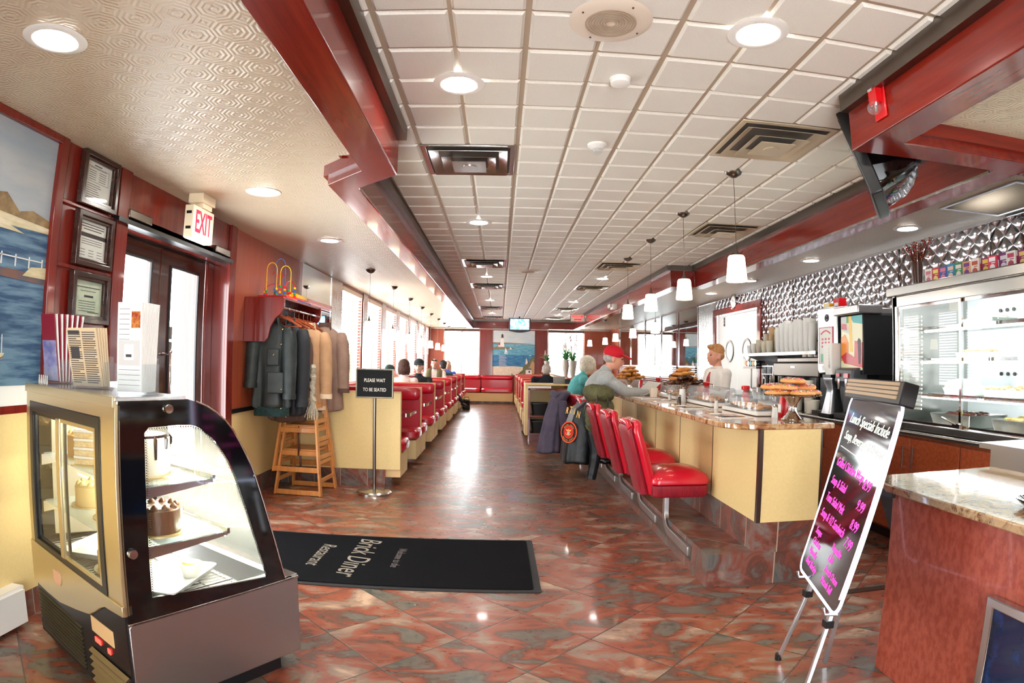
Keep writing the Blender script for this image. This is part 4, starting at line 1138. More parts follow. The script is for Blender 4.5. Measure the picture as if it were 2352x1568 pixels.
def round_cake(x, y, z, r, h, m, lb, swirl=True):
    t = thing('round_cake', lb, 'cake', CL(x, y, z), 0, CG)
    b = MB(); b.cyl((0, 0, 0), r + .02, .006, 32); build('cake_board', b, M_card, t)
    b = MB(); b.lathe([(.001, .006), (r, .006), (r * 1.01, h - .01), (r - .012, h), (.001, h - .004)], seg=40); build('icing', b, m, t, disp=(.012, .003))
    if swirl:
        b = MB()
        for k in range(10): a = k * PI / 5; b.lathe([(.016, 0), (.014, .008), (.004, .018), (.001, .019)], (r * .8 * math.cos(a), r * .8 * math.sin(a), h - .003), 8)
        build('icing_rosette', b, m, t)
round_cake(.86, .24, .688, .085, .105, M_choc, 'small round chocolate cake on the middle shelf by the end glass')
round_cake(.55, .22, .688, .1, .09, M_icing, 'white round cake on the middle shelf behind the chocolate cake')
round_cake(.27, .22, .688, .095, .10, mk('pale_yellow_cake', S(238, 206, 140), rough=.6), 'pale yellow round cake at the far end of the middle shelf')
round_cake(.26, .2, .908, .1, .11, mk('caramel_cake', S(206, 160, 100), rough=.6), 'caramel coloured cake at the far end of the top shelf')
round_cake(.60, .2, .481, .11, .09, M_sponge, 'golden sponge cake standing on the wire rack of the case')
def tray(x, y, z, w_, d_, lb, m=M_white):
    t = thing('serving_tray', lb, 'tray', CL(x, y, z), 0, 'trays in the display case')
    b = MB(); o1 = rr(-w_, w_, -d_, d_, .03); o2 = rr(-w_ + .02, w_ - .02, -d_ + .02, d_ - .02, .02)
    b.loft([[(p[0], p[1], 0) for p in o2], [(p[0], p[1], .028) for p in o1], [(p[0] * .985, p[1] * .985, .028) for p in o1], [(p[0] * .97, p[1] * .97, .006) for p in o2]]); build('tray_shell', b, m, t)
    return t
tray(.86, .27, .480, .13, .19, 'white rimmed tray lying at the near end of the case bottom')
tray(.30, .25, .480, .15, .18, 'white tray at the far end of the case bottom')
t = thing('cupcake', 'small yellow ramekin dessert standing on the near white tray', 'dessert', CL(.88, .36, .487), 0)
b = MB(); b.lathe([(.001, 0), (.032, 0), (.045, .05), (.047, .055), (.04, .055), (.001, .048)], seg=24); build('ramekin', b, M_white, t)
b = MB(); b.lathe([(.001, .046), (.04, .05), (.03, .062), (.001, .066)], seg=20); build('custard', b, mk('custard', S(240, 214, 130), rough=.3), t)
for i, (x, y, lb) in enumerate(((.72, .37, 'left strawberry slice under film on the middle shelf'), (.62, .40, 'right strawberry slice under film on the middle shelf'))):
    t = thing('strawberry_slice', lb, 'cake slice', CL(x, y, .688), .3, 'strawberry slices')
    b = MB(); b.prism([(-.05, -.03), (.05, 0), (-.05, .03)], 0, .05); build('slice_body', b, M_icing, t, bevel=.004)
    b = MB()
    for k in range(4): b.ell((-.035 + k * .02, 0, .055), (.013, .013, .01), seg=8, rg=5)
    build('strawberries', b, M_berry, t)

# leaflet holders on the case
def holder(x, y, rz, lb, n, w_, h, th, m1, m2, tilt, fan):
    t = thing('leaflet_holder', lb, 'leaflet holder', CL(x, y, 1.227), R32 + rz, 'leaflet holders on the cake case')
    b = MB(); D = n * th + .012; hh = .11
    b.box(-w_ / 2 - .004, w_ / 2 + .004, -D / 2 - .004, D / 2 + .004, 0, .004)
    for s in (-1, 1): b.box(s * (w_ / 2 + .004), s * (w_ / 2 + .007), -D / 2, D / 2, 0, hh)
    b.box(-w_ / 2, w_ / 2, -D / 2 - .004, -D / 2 - .001, 0, hh * .75); b.box(-w_ / 2, w_ / 2, D / 2 + .001, D / 2 + .004, 0, hh * 1.2)
    build('acrylic_stand', b, M_acryl, t)
    return t, D
def leaf(t, k, n, D, w_, h, th, mats, tilt, fan, deco):
    b = MB(); y = -D / 2 + .006 + k * th; i = 0
    b.box(-w_ / 2, w_ / 2, 0, th * .62, .006, h)
    if k == 0 and deco: deco(b, w_, h)
    a = tilt * (1 - k / n) + fan * (k / n)
    M = Matrix.Translation((0, y, .004)) @ Matrix.Rotation(a, 4, 'X'); b.xf(M)
    return build('leaflet', b, mats, t, smooth=False)
M_burg = mk('burgundy_print', S(128, 24, 44), rough=.4)
M_blueg = mk('blue_gradient_print', S(96, 100, 160), rough=.4, col2=S(190, 190, 220), ns=8)
M_news = mk('newsprint', S(222, 200, 164), rough=.8)
t, D = holder(1.0, .13, .12, 'acrylic holder of burgundy folded leaflets at the far end of the case top', 12, .11, .32, .008, None, None, 0, 0)
def deco1(b, w_, h):
    b.mi = 1; b.box(-w_ / 2, w_ / 2, -.001, 0, h * .62, h); b.mi = 2; b.box(-w_ / 2, w_ / 2, -.001, 0, .01, h * .62)
    b.mi = 0; b.box(-.03, .03, -.002, -.001, h * .84, h * .87); b.box(-.025, .025, -.002, -.001, h * .76, h * .79)
for k in range(12): leaf(t, k, 12, D, .105, .315, .008, [M_paper if k % 2 else M_burg, M_burg, M_blueg], .12, -.16, None if k else deco1)
t.matrix_basis = Matrix.Translation(CL(.06, .13, 1.227)) @ Matrix.Rotation(R32 + .3, 4, 'Z')
t, D = holder(.5, .12, 0, 'acrylic holder of folded newspapers in the middle of the case top', 5, .17, .25, .010, None, None, 0, 0)
def deco2(b, w_, h):
    b.mi = 1
    for k in range(24): b.box(-w_ / 2 + .008, -.006 if k % 5 else -.03, -.001, 0, .02 + k * .009, .0235 + k * .009)
    for k in range(24): b.box(.004, w_ / 2 - .008 - .01 * (k % 4 == 0), -.001, 0, .02 + k * .009, .0235 + k * .009)
    b.box(-w_ / 2 + .015, -.02, -.0015, 0, .12, .17); b.box(-w_ / 2 + .01, -.01, -.0015, 0, .222, .236)
for k in range(5): leaf(t, k, 5, D, .165, .245, .010, [M_news, M_ink], .22, .1, None if k else deco2)
t.matrix_basis = Matrix.Translation(CL(.50, .12, 1.227)) @ Matrix.Rotation(R32 + .45, 4, 'Z')
t, D = holder(.88, .12, 0, 'acrylic holder with a thick stack of white takeout menus on the near case top', 12, .11, .33, .008, None, None, 0, 0)
def deco3(b, w_, h):
    b.mi = 1
    for k in range(16): b.box(-.045, .0 if k > 8 else .045, -.0008, 0, .03 + k * .018, .0315 + k * .018)
    b.mi = 2; b.box(.008, .045, -.001, 0, h * .72, h * .90)
    b.mi = 3; b.box(-.045, .045, -.002, 0, .10, .19); b.mi = 0; b.box(-.02, .02, -.003, -.002, .12, .175); b.mi = 1; b.box(-.012, .012, -.004, -.003, .13, .14)
for k in range(12): leaf(t, k, 12, D, .105, .325, .008, [M_paper, M_ink, mk('menu_photo', S(214, 150, 70), rough=.5, col2=S(150, 40, 30), ns=60), mk('grey_card', S(206, 206, 204), rough=.5)], .03, -.05, None if k else deco3)
t.matrix_basis = Matrix.Translation(CL(.92, .13, 1.227)) @ Matrix.Rotation(R32 + .55, 4, 'Z')
b = MB()
for k in range(5): b.lathe([(.001, 0), (.006, 0), (.006, .012), (.003, .03), (.003, .04), (.001, .042)], (.05 + k * .03, .03, 0), 8)
for m_ in islands(b): one('case_peg', m_, M_dksteel, 'one of five small pegs in a row on the far corner of the case top', 'peg', CL(.0, .0, 1.227), R32, 'small pegs on the case top')
# ================================================================== BOOTHS
M_redv2 = mk('red_vinyl_back', S(176, 26, 44), rough=.34, coat=.2, bump=.1, bs=14)
M_tabler = wood_mat('table_red_wood', S(112, 34, 26), S(140, 50, 36), axis=0, coat=.6, rough=.15)

def roll(b, x0, x1, y, z, ry, rz):
    n = 12; rings = []
    for f in [0, .02, .06] + [.15 + .7 * k / 5 for k in range(6)] + [.94, .98, 1]:
        q = .6 if f in (0, 1) else (.9 if f in (.02, .98) else 1)
        rings.append([(x0 + (x1 - x0) * f, y + q * ry * math.copysign(abs(math.cos(a)) ** .6, math.cos(a)), z + q * rz * math.copysign(abs(math.sin(a)) ** .6, math.sin(a))) for a in [2 * PI * (k + .5) / n for k in range(n)]])
    b.loft(rings)

def bench(x0, x1, y, lb, grp, sides=(-1, 1), ax=1, zt=1.015, panel=False, name='booth_bench'):
    """divider at y with upholstered seats on the given sides; ax=+1 aisle at x1, -1 aisle at x0"""
    xe = x1 if ax > 0 else x0
    t = thing(name, lb, 'booth seat', (xe, y, 0), 0, grp)
    b = MB(); b.box(x0, x1 + .004 * ax if ax > 0 else x1, y - .022, y + .022, .10, zt); build('divider_edge', b, M_cream if panel else M_maple, t, wd=True, bevel=.003)
    for s in sides:
        b = MB(); b.box(x0 + .01, x1 - .012, y + s * .022, y + s * .075, .46, .86); build('backrest', b, M_redv2, t, wd=True, bevel=.012)
        b = MB(); roll(b, x0 + .005, x1 - .008, y + s * .062, .925, .062, .088); build('headrest_roll', b, M_red_v, t, wd=True)
        b = MB(); roll(b, x0 + .01, x1 + (.03 if ax > 0 else 0) - (.0 if ax > 0 else 0), y + s * .31, .42, .245, .08)
        build('seat_cushion', b, M_red_v, t, wd=True)
        b = MB(); b.box(x0, x1, y + s * .022, y + s * .50, .10, .345); build('seat_base', b, M_cream, t, wd=True, bevel=.002)
        xa, xb = (x0, x1 - .16) if ax > 0 else (x0 + .16, x1)
        b = MB(); b.box(xa, xb, y + s * .0, y + s * .40, 0, .10); build('toe_kick', b, M_base, t, wd=True)
    return t
def table(x0, x1, y, lb, grp):
    t = thing('booth_table', lb, 'table', ((x0 + x1) / 2, y, 0), 0, grp)
    b = MB(); b.prism(rr(x0, x1, y - .33, y + .33, .04), .715, .75); build('table_top', b, M_tabler, t, wd=True, bevel=.004)
    b = MB(); o = rr(x0 - .004, x1 + .004, y - .334, y + .334, .044); o2 = rr(x0, x1, y - .33, y + .33, .04); b.shell(o, o2, .712, .752, 'xy'); build('metal_edge', b, M_chrome, t, wd=True)
    b = MB(); b.lathe([(.001, 0), (.22, 0), (.22, .01), (.05, .03), (.035, .05), (.035, .69), (.12, .715), (.001, .715)], ((x0 + x1) / 2, y, 0), 20); build('pedestal', b, M_black, t, wd=True)
    return t
Lx0, Lx1 = -2.33, -1.06
Ys = [6.48, 8.25, 10.0, 11.72, 13.45, 15.17, 16.9, 18.62]
# low cream partition facing the entrance, first bench behind it
t = bench(Lx0, Lx1, Ys[0] + .03, 'first red booth bench behind the cream partition beside the waiting sign', 'left hand booth benches', sides=(1,))
b = MB(); b.box(XL + .003, Lx1 + .006, 6.45, 6.487, .19, 1.03); p_ = build('partition_panel', b, M_cream, t, wd=True, bevel=.002)
b = MB(); b.box(XL + .003, -1.22, 6.455, 6.487, 0, .19); build('partition_tile_base', b, M_base, t, wd=True)
b = MB(); b.box(XL + .003, Lx1 + .008, 6.445, 6.49, 1.03, 1.037); build('partition_cap', b, M_maple, t, wd=True)
for i, y in enumerate(Ys[1:]):
    l = '%s double sided red vinyl booth divider counted from the waiting sign' % ORD[i]
    if i == 0: bn = bench(Lx0, Lx1, y, l, 'left hand booth benches')
    else: dup(bn, (Lx1, y, 0), 0, l)
for i in range(7):
    y = (Ys[i] + Ys[i + 1]) / 2; l = '%s red wood booth table along the left windows' % ORD[i]
    if i == 0: tb = table(-2.3, -1.05, y, l, 'left hand booth tables')
    else: dup(tb, ((-2.3 - 1.05) / 2, y, 0), 0, l)
# back rail under the windows: red padded strip
mb = MB(); mb.box(XL, XL + .06, 6.5, 20.0, .84, .91)
one('wall_bumper', mb, M_red_v, 'long red padded strip running along the wall beneath the left windows', 'wall bumper')
# right hand booths
Rx0, Rx1 = .50, 1.36
for i, y in enumerate((12.2, 13.9, 15.6, 17.4, 19.1)):
    l = '%s red booth divider on the right of the aisle beyond the service station' % ORD[i]
    if i == 0: bm_ = bench(Rx0, Rx1, y, l, 'right hand booth benches', ax=-1)
    else: dup(bm_, (Rx0, y, 0), 0, l)
bench(Rx0, Rx1, 10.93, 'red booth bench backed onto the service station, seating the man in black', 'right hand booth benches', sides=(1,), ax=-1, zt=.99)
for i, y in enumerate((11.75, 13.05, 14.75, 16.5, 18.25)):
    l = '%s red wood table of the right hand booths' % ORD[i]
    if i == 0: t2 = table(.6, 1.33, y, l, 'right hand booth tables')
    else: dup(t2, ((.6 + 1.33) / 2, y, 0), 0, l)
# banquette along the far wall
t = thing('far_banquette', 'long red vinyl banquette across the far wall below the lighthouse mural', 'bench', (-.35, 20.3, 0))
for k, (a, b_) in enumerate(((-1.95, -.62), (-.60, .46))):
    b = MB(); b.box(a, b_, 20.40, 20.52, .5, .80); build('backrest', b, M_redv2, t, wd=True, bevel=.02)
    b = MB(); roll(b, a, b_, 20.45, .865, .09, .075); build('headrest_roll', b, M_red_v, t, wd=True)
    b = MB(); roll(b, a, b_, 20.17, .44, .27, .085); build('seat_cushion', b, M_red_v, t, wd=True)
b = MB(); b.box(-1.95, .46, 19.96, 20.55, .08, .355); build('seat_base', b, M_cream, t, wd=True)
b = MB(); b.box(-1.95, .46, 20.05, 20.55, 0, .08); build('toe_kick', b, M_base, t, wd=True)

# ---------------------------------------------------------------- blinds
M_slat = mk('blind_slat', S(236, 228, 222), rough=.5)
def blind(y0, y1, lb, z1=2.5, z0=1.0):
    t = thing('venetian_blind', lb, 'blind', (XL, y0, z1), 0, 'venetian blinds on the left windows')
    b = MB(); b.box(XL - .05, XL + .012, y0 + .02, y1 - .02, z1 - .07, z1 - .005); build('head_rail', b, M_maple2, t, wd=True)
    b = MB(); n = int((z1 - z0 - .1) / .052)
    for k in range(n): b.obox((XL - .02, (y0 + y1) / 2, z1 - .10 - k * .052), (.05, y1 - y0 - .05, .003), (0, -.3, 0))
    build('slats', b, M_slat, t, wd=True, smooth=False)
    b = MB()
    for f in (.15, .5, .85): b.box(XL - .022, XL - .02, y0 + (y1 - y0) * f, y0 + (y1 - y0) * f + .004, z0, z1 - .07)
    b.tube([(XL + .02, y1 - .12, z1 - .06), (XL + .025, y1 - .12, z1 - .9)], .005, 6)
    build('ladder_cords', b, M_slat, t, wd=True)
    b = MB(); b.box(XL - .04, XL + .0, y0 + .03, y1 - .03, z0, z0 + .02); build('bottom_rail', b, M_slat, t, wd=True)
for i, (a, b_) in enumerate(wins): blind(a, b_, '%s open white venetian blind of the left window row' % ORD[i], z0=1.0 if i not in (3, 4) else 1.0)
def blindf(x0, x1, lb, z0):
    t = thing('venetian_blind', lb, 'blind', (x0, YF, 2.5))
    b = MB(); b.box(x0, x1, YF - .02, YF + .04, 2.42, 2.5); build('head_rail', b, M_dkwood, t, wd=True)
    b = MB(); n = int((2.42 - z0) / .052)
    for k in range(n): b.obox(((x0 + x1) / 2, YF + .02, 2.40 - k * .052), (x1 - x0 - .05, .05, .003), (.5, 0, 0))
    build('slats', b, M_slat, t, wd=True, smooth=False)
    b = MB(); b.box(x0 + .02, x1 - .02, YF, YF + .04, z0 - .02, z0); build('bottom_rail', b, M_slat, t, wd=True)
blindf(-1.9, -.7, 'white blind with dark head rail on the far left end window', 2.2)
blindf(1.66, 2.9, 'short raised blind with dark head rail on the far right end window', 2.19)

# ---------------------------------------------------------------- lighthouse mural on the far wall
t = thing('lighthouse_mural', 'tall painted mural of a lighthouse, sailboats and blue bay on the far wall', 'mural', (.48, YF, .95))
Q_sky = paint('mural_sky', S(196, 214, 222), S(220, 226, 222), 2, (.6, 1, 2))
Q_sea = paint('mural_sea', S(70, 152, 184), S(132, 192, 208), 12, (.35, 1, 3))
Q_deep = paint('mural_deep_sea', S(38, 104, 158), S(80, 150, 190), 12, (.35, 1, 3))
Q_sand = paint('mural_beach', S(228, 214, 190), S(240, 230, 210), 8, (1, 1, 2))
Q_land = paint('mural_rocks', S(150, 128, 96), S(120, 110, 90), 16, (1, 1, 1))
Q_white = mk('mural_white', S(244, 242, 236), rough=.5)
Q_green = paint('mural_foliage', S(84, 100, 62), S(132, 128, 88), 26, (1, 1, 1))
Q_roof = mk('mural_roof', S(120, 116, 116), rough=.6)
Q_red = mk('mural_red', S(190, 90, 70), rough=.6)
Q_blk = mk('mural_dark', S(50, 60, 60), rough=.6)
Q_ochre = mk('mural_ochre_wall', S(196, 164, 120), rough=.6)
mx0, mx1, mz0, mz1 = -.24, 1.20, .95, 2.47
def F(u, v): return (mx0 + u * (mx1 - mx0), mz1 - v * (mz1 - mz0))
mb = MB(); lay = [0]
def pp(pts, m):
    lay[0] += 1; d = .002 + .0004 * lay[0]; mb.mi = m; mb.prism([F(*p) for p in pts], YF - d, YF - d + .0003, 'xz')
mb.mi = 0; mb.box(mx0, mx1, YF - .002, YF - .001, mz0, mz1)
pp([(0, .30), (1, .31), (1, .84), (0, .82)], 1); pp([(0, .56), (1, .54), (1, .84), (0, .82)], 2); pp([(0, .81), (.55, .80), (1, .84), (1, 1), (0, 1)], 3)
pp([(0, .27), (.4, .275), (.9, .29), (1, .30), (0, .30)], 4); pp([(0, .38), (.12, .36), (.3, .365), (.5, .40), (.52, .42), (.35, .42), (0, .43)], 4)
pp([(.2, .17), (.25, .17), (.28, .37), (.17, .37)], 5); pp([(.205, .10), (.245, .10), (.25, .17), (.2, .17)], 9); pp([(.195, .155), (.255, .155), (.255, .172), (.195, .172)], 8); pp([(.225, .075), (.25, .10), (.2, .10)], 9)
pp([(.13, .31), (.165, .29), (.18, .31), (.18, .37), (.13, .37)], 8); pp([(.135, .33), (.175, .33), (.175, .37), (.135, .37)], 5)
pp([(.30, .38), (.36, .49), (.29, .50)], 5); pp([(.27, .42), (.28, .50), (.37, .505), (.35, .52), (.28, .52)], 5); pp([(.42, .37), (.45, .42), (.40, .42)], 5); pp([(.44, .38), (.46, .42), (.44, .42)], 5); pp([(.57, .33), (.59, .35), (.56, .35)], 5); pp([(.86, .55), (.92, .54), (.91, .56), (.87, .56)], 5)
pp([(.80, .60), (.85, .74), (.78, .77)], 5); pp([(.78, .66), (.79, .77), (.85, .76), (.84, .78), (.78, .78)], 8)
for k in range(9): pp([(.14 + .02 * (k % 2), .56 + k * .028), (.3 + .03 * (k % 3), .56 + k * .028), (.32, .566 + k * .028), (.16, .568 + k * .028)], 5)
pp([(.58, 1), (.66, .93), (.72, .88), (.73, .80), (.82, .74), (.88, .66), (.94, .60), (1, .57), (1, 1)], 6)
pp([(.86, .82), (.93, .66), (1, .72), (1, .95), (.93, .98)], 10); pp([(.84, .80), (.93, .655), (.95, .66), (.88, .82)], 7)
pp([(.78, .88), (.84, .82), (.92, .84), (.94, .88)], 7); pp([(.79, .88), (.93, .88), (.94, .98), (.79, .98)], 5); pp([(.86, .90), (.90, .90), (.90, .94), (.86, .94)], 9)
pp([(.46, .965), (.475, .965), (.48, 1), (.46, 1)], 9)
build('painting', mb, [Q_sky, Q_sea, Q_deep, Q_sand, Q_land, Q_white, Q_green, Q_roof, Q_red, Q_blk, Q_ochre], t, wd=True, smooth=False)
b = MB(); b.frame(mx0 - .03, mx1 + .03, mz0 - .03, mz1 + .03, .03, YF - .02, YF, 'xz'); build('mural_frame', b, M_redz, t, wd=True)
for a in (-.42, 1.42): 
    mb = MB(); mb.box(a - .13, a + .13, YF - .03, YF, .93, 2.5); struct('trim_%d' % (21 if a < 0 else 22), mb, M_redz)

# ---------------------------------------------------------------- televisions
M_screen = mk('tv_screen', S(90, 150, 220), rough=.2, es=1.1, ecol=(.30, .55, .95, 1))
nt = M_screen.node_tree; b_ = nt.nodes['Principled BSDF']; n_ = nt.nodes.new('ShaderNodeTexNoise'); n_.inputs['Scale'].default_value = 5; n_.inputs['Distortion'].default_value = 2.5
r_ = nt.nodes.new('ShaderNodeValToRGB'); tc_ = nt.nodes.new('ShaderNodeTexCoord')
for p_, c_ in ((.35, (.10, .45, .62, 1)), (.5, (.25, .42, .95, 1)), (.62, (.9, .95, 1, 1))):
    e_ = r_.color_ramp.elements.new(p_); e_.color = c_
nt.links.new(tc_.outputs['Object'], n_.inputs['Vector']); nt.links.new(n_.outputs[0], r_.inputs[0]); nt.links.new(r_.outputs[0], b_.inputs['Emission Color']); nt.links.new(r_.outputs[0], b_.inputs['Base Color'])
def tv(w_, h_, lb, loc, rz, tilt, lit, rear=.12):
    """screen faces -y"""
    t = thing('television', lb, 'television', loc, rz)
    R = Matrix.Rotation(tilt, 4, 'X')
    out = [(-w_ / 2, h_ / 2), (-w_ / 2, -h_ / 2 + .02)] + [(-w_ / 2 + w_ * k / 10, -h_ / 2 + .02 - .05 * math.sin(PI * k / 10)) for k in range(1, 10)] + [(w_ / 2, -h_ / 2 + .02), (w_ / 2, h_ / 2)]
    b = MB(); b.prism(out, -.035, .03, 'xz'); b.xf(R); build('tv_case', b, M_black, t, bevel=.008)
    b = MB(); b.loft([[(x * f, y, z * g - .02) for x, z in rr(-w_ * .42, w_ * .42, -h_ * .38, h_ * .36, .05)] for f, g, y in ((1, 1, .03), (.9, .88, .03 + rear * .6), (.6, .6, .03 + rear))]); b.xf(R); build('tv_back', b, M_blackg, t)
    b = MB(); b.box(-w_ * .44, w_ * .44, -.038, -.034, -h_ * .36, h_ * .44); b.xf(R); build('tv_screen', b, M_screen if lit else M_blackg, t)
    b = MB(); b.tube([(0, .06 + rear, 0), (0, .1 + rear, .08), (0, .1 + rear, .3)], .02, 10); b.box(-.06, .06, .02 + rear, .06 + rear, -.06, .06); build('wall_bracket', b, M_black, t)
    b = MB()
    for k in range(9): b.box(-w_ * .3 + k * .05, -w_ * .3 + k * .05 + .035, .03 + rear * .3, .03 + rear * .34, -h_ * .39, -h_ * .385)
    b.xf(R); build('vent_slots', b, M_dksteel, t)
    return t
tv(.62, .38, 'lit television hanging from the ceiling above the lighthouse mural', (.56, 17.2, 2.455), 0, 0, True)
tv(.56, .50, 'dark television seen edge on, hung behind the near right beam', (1.97, 2.87, 2.45), math.radians(232), math.radians(18), False, .22)
# restrooms sign
t = thing('restrooms_sign', 'white sign with red RESTROOMS lettering and arrow on the far right beam', 'sign', (2.07, 16.0, 2.49))
b = MB(); b.box(-.2, .2, -.01, .01, 0, .21); build('sign_panel', b, M_exitface, t, bevel=.004)
b = MB(); b.frame(-.2, .2, 0, .21, .014, -.014, -.009, 'xz'); build('sign_frame', b, M_dksteel, t)
text('sign_lettering', 'RESTROOMS', .078, M_exit, t, face_M((0, -.0125, .145), (1, 0, 0), (0, 0, 1)), sx=.72, bold=.001)
b = MB(); b.prism([(-.1, .045), (.06, .045), (.06, .03), (.12, .062), (.06, .092), (.06, .078), (-.1, .078)], -.013, -.011, 'xz'); build('arrow', b, M_exit, t)
# flower planters on the ledge
M_gal = mk('galvanised_metal', S(196, 190, 182), rough=.4, metal=.7)
M_leaf = mk('blade_leaf', S(60, 140, 70), rough=.5); M_bloom = mk('dusty_pink_bloom', S(214, 190, 180), rough=.8)
def planter(loc, lb, s=1, sd=1, tall=False):
    rnd = random.Random(sd)
    t = thing('flower_planter', lb, 'planter', loc, 0, 'planters on the half wall')
    b = MB(); b.lathe([(.001, 0), (.05 * s, 0), (.055 * s, .03), (.10 * s, .36 * s), (.092 * s, .36 * s), (.05 * s, .05), (.001, .05)], seg=16); build('pot', b, M_gal, t)
    for k in range(24):
        a = rnd.uniform(0, 6.28); r = rnd.uniform(.08, .26) * s; h = rnd.uniform(.12, .3) * s
        b = MB(); p0_ = Vector((0, 0, .33 * s)); d = Vector((math.cos(a), math.sin(a), 0)); n_ = Vector((-math.sin(a), math.cos(a), 0)) * .019
        pts = [p0_, p0_ + d * r * .5 + Vector((0, 0, h * .7)), p0_ + d * r * 1.0 + Vector((0, 0, h * .9)), p0_ + d * r * 1.5 + Vector((0, 0, h * .6))]
        for i in range(3): w0, w1 = (1, .9, .6, .05)[i], (1, .9, .6, .05)[i + 1]; b.loft([[pts[i] - n_ * w0, pts[i] + n_ * w0, pts[i] + Vector((0, 0, .003))], [pts[i + 1] - n_ * w1, pts[i + 1] + n_ * w1, pts[i + 1] + Vector((0, 0, .003))]])
        build('leaf', b, M_leaf, t)
    for k in range(5 if not tall else 7):
        a = rnd.uniform(0, 6.28); r = .08 * s; h = rnd.uniform(.25, .42) * s * (1.35 if tall and k < 3 else 1)
        b = MB(); e = Vector((r * math.cos(a), r * math.sin(a), .36 * s + h)); b.tube([(0, 0, .35 * s), e * .6 + Vector((0, 0, .36 * s * .4)), e], .003, 5)
        for q in range(7): b.ell(e - Vector((0, 0, q * .018)) + Vector((rnd.uniform(-.012, .012), rnd.uniform(-.012, .012), 0)), .012, seg=6, rg=5)
        build('flower_stem', b, M_bloom, t)
planter((1.5, 13.6, 1.1), 'metal pot of green blades and pale blooms, left of the two by the far window', 1, 3)
planter((1.49, 12.2, 1.1), 'tapered metal pot of green blades and tall blooms nearest on the low wall', .92, 5, True)
planter((1.47, 18.6, 1.1), 'small white pot of flowers at the far end of the low wall', .95, 8)
mb = MB(); mb.box(1.18, 1.36, 18.5, 18.7, 0, 1.02)
# service station
t = thing('service_station', 'maple service cabinet with open shelves of black tubs at the end of the booths', 'cabinet', (.84, 10.65, 0))
x0, x1, y0, y1 = .455, 1.24, 10.4, 10.9
b = MB(); b.box(x0, x0 + .05, y0, y1, .12, .985); b.box(x1 - .05, x1, y0, y1, .12, .985); build('side_panel', b, M_cream, t, wd=True, bevel=.003)
b = MB(); b.box(x0 + .05, x0 + .085, y0, y0 + .03, .12, .93); b.box(x0 + .05, x1 - .05, y0, y0 + .03, .905, .935); build('face_trim', b, M_redz, t, wd=True)
b = MB(); b.box(x0 - .005, x1 + .005, y0 - .01, y1, .985, 1.015); build('cabinet_top', b, M_cream, t, wd=True, bevel=.003)
b = MB(); b.box(x0 + .05, x1 - .05, y1 - .02, y1, .12, .985); build('back_panel', b, M_cream, t, wd=True)
for z in (.13, .44): b = MB(); b.box(x0 + .05, x1 - .05, y0 + .01, y1 - .02, z, z + .025); build('shelf', b, M_redx, t, wd=True)
b = MB(); b.box(x0 + .08, x1 - .05, y0 + .08, y1, 0, .12); build('plinth', b, M_redx, t, wd=True)
for i, z in enumerate((.466, .156)):
    for j, x in enumerate((.58, .93)):
        t = thing('bus_tub', 'black plastic tub on the %s shelf of the service cabinet, %s' % (('upper', 'lower')[i], ('nearest the aisle', 'nearest the counter')[j]), 'tub', (x + .14, 10.6, z), 0, 'black tubs in the service cabinet')
        b = MB(); o = lambda s_: rr(-.15 * s_, .15 * s_, -.17 * s_, .17 * s_, .03)
        b.loft([[(p[0], p[1], 0) for p in o(.85)], [(p[0], p[1], .2) for p in o(1)], [(p[0], p[1], .2) for p in o(.94)], [(p[0], p[1], .015) for p in o(.8)]]); build('tub', b, M_black, t)
        b = MB(); b.shell([(p[0], p[1]) for p in o(1.06)], [(p[0], p[1]) for p in o(.96)], .195, .21, 'xy'); build('rim', b, M_black, t)
t = thing('menu_stack', 'stack of white paper menus and a dark napkin box on the service cabinet shelf', 'menus', (.72, 10.5, .94))
b = MB(); b.box(-.22, .18, -.11, .12, 0, .036); build('menus', b, M_paper, t)
one('register_screen', MB().box(-.1, .1, -.02, .02, 0, .13).box(-.04, .04, -.015, .05, -.0, .02), M_dksteel, 'small grey screen standing on the edge of the service cabinet', 'screen', (1.04, 10.44, 1.016))
one('napkin_box', MB().box(-.05, .05, -.04, .04, 0, .09), M_wax, 'small dark box beside the grey screen on the service cabinet', 'box', (1.19, 10.47, 1.016))
# ================================================================== LUNCH COUNTER
t = thing('lunch_counter', 'long cream panelled lunch counter with dark seams on a slate tiled base', 'counter', (1.6, 3.5, 0))
b = MB(); b.box(1.286, 2.05, 3.497, 11.0, 0, .207); build('tiled_step', b, M_step, t, wd=True, smooth=False)
b = MB(); b.box(1.593, 2.02, 3.49, 11.0, .207, .40); build('tiled_base', b, M_step, t, wd=True, smooth=False)
ys = [3.49, 4.33, 5.165, 6.0, 6.83, 7.68, 8.5, 9.35, 10.2, 11.0]
for a, c in zip(ys[:-1], ys[1:]):
    b = MB(); b.box(1.595, 1.62, a + .008 + (.02 if a == 3.49 else 0), c - .008, .40, .978); build('front_panel', b, M_cream, t, wd=True)
b = MB(); b.box(1.62, 2.02, 3.492, 3.52, .40, .978); build('end_panel', b, M_cream, t, wd=True)
b = MB(); b.box(1.605, 2.0, 3.51, 11.0, .40, .975); build('counter_core', b, M_seam, t, wd=True)
b = MB(); b.box(1.592, 1.618, 3.488, 3.52, .40, .978); b.box(2.018, 2.03, 3.49, 3.53, .2, .978)
for y in ys[1:-1]: b.box(1.594, 1.60, y - .006, y + .006, .40, .978)
build('seam_strip', b, M_dksteel, t, wd=True)
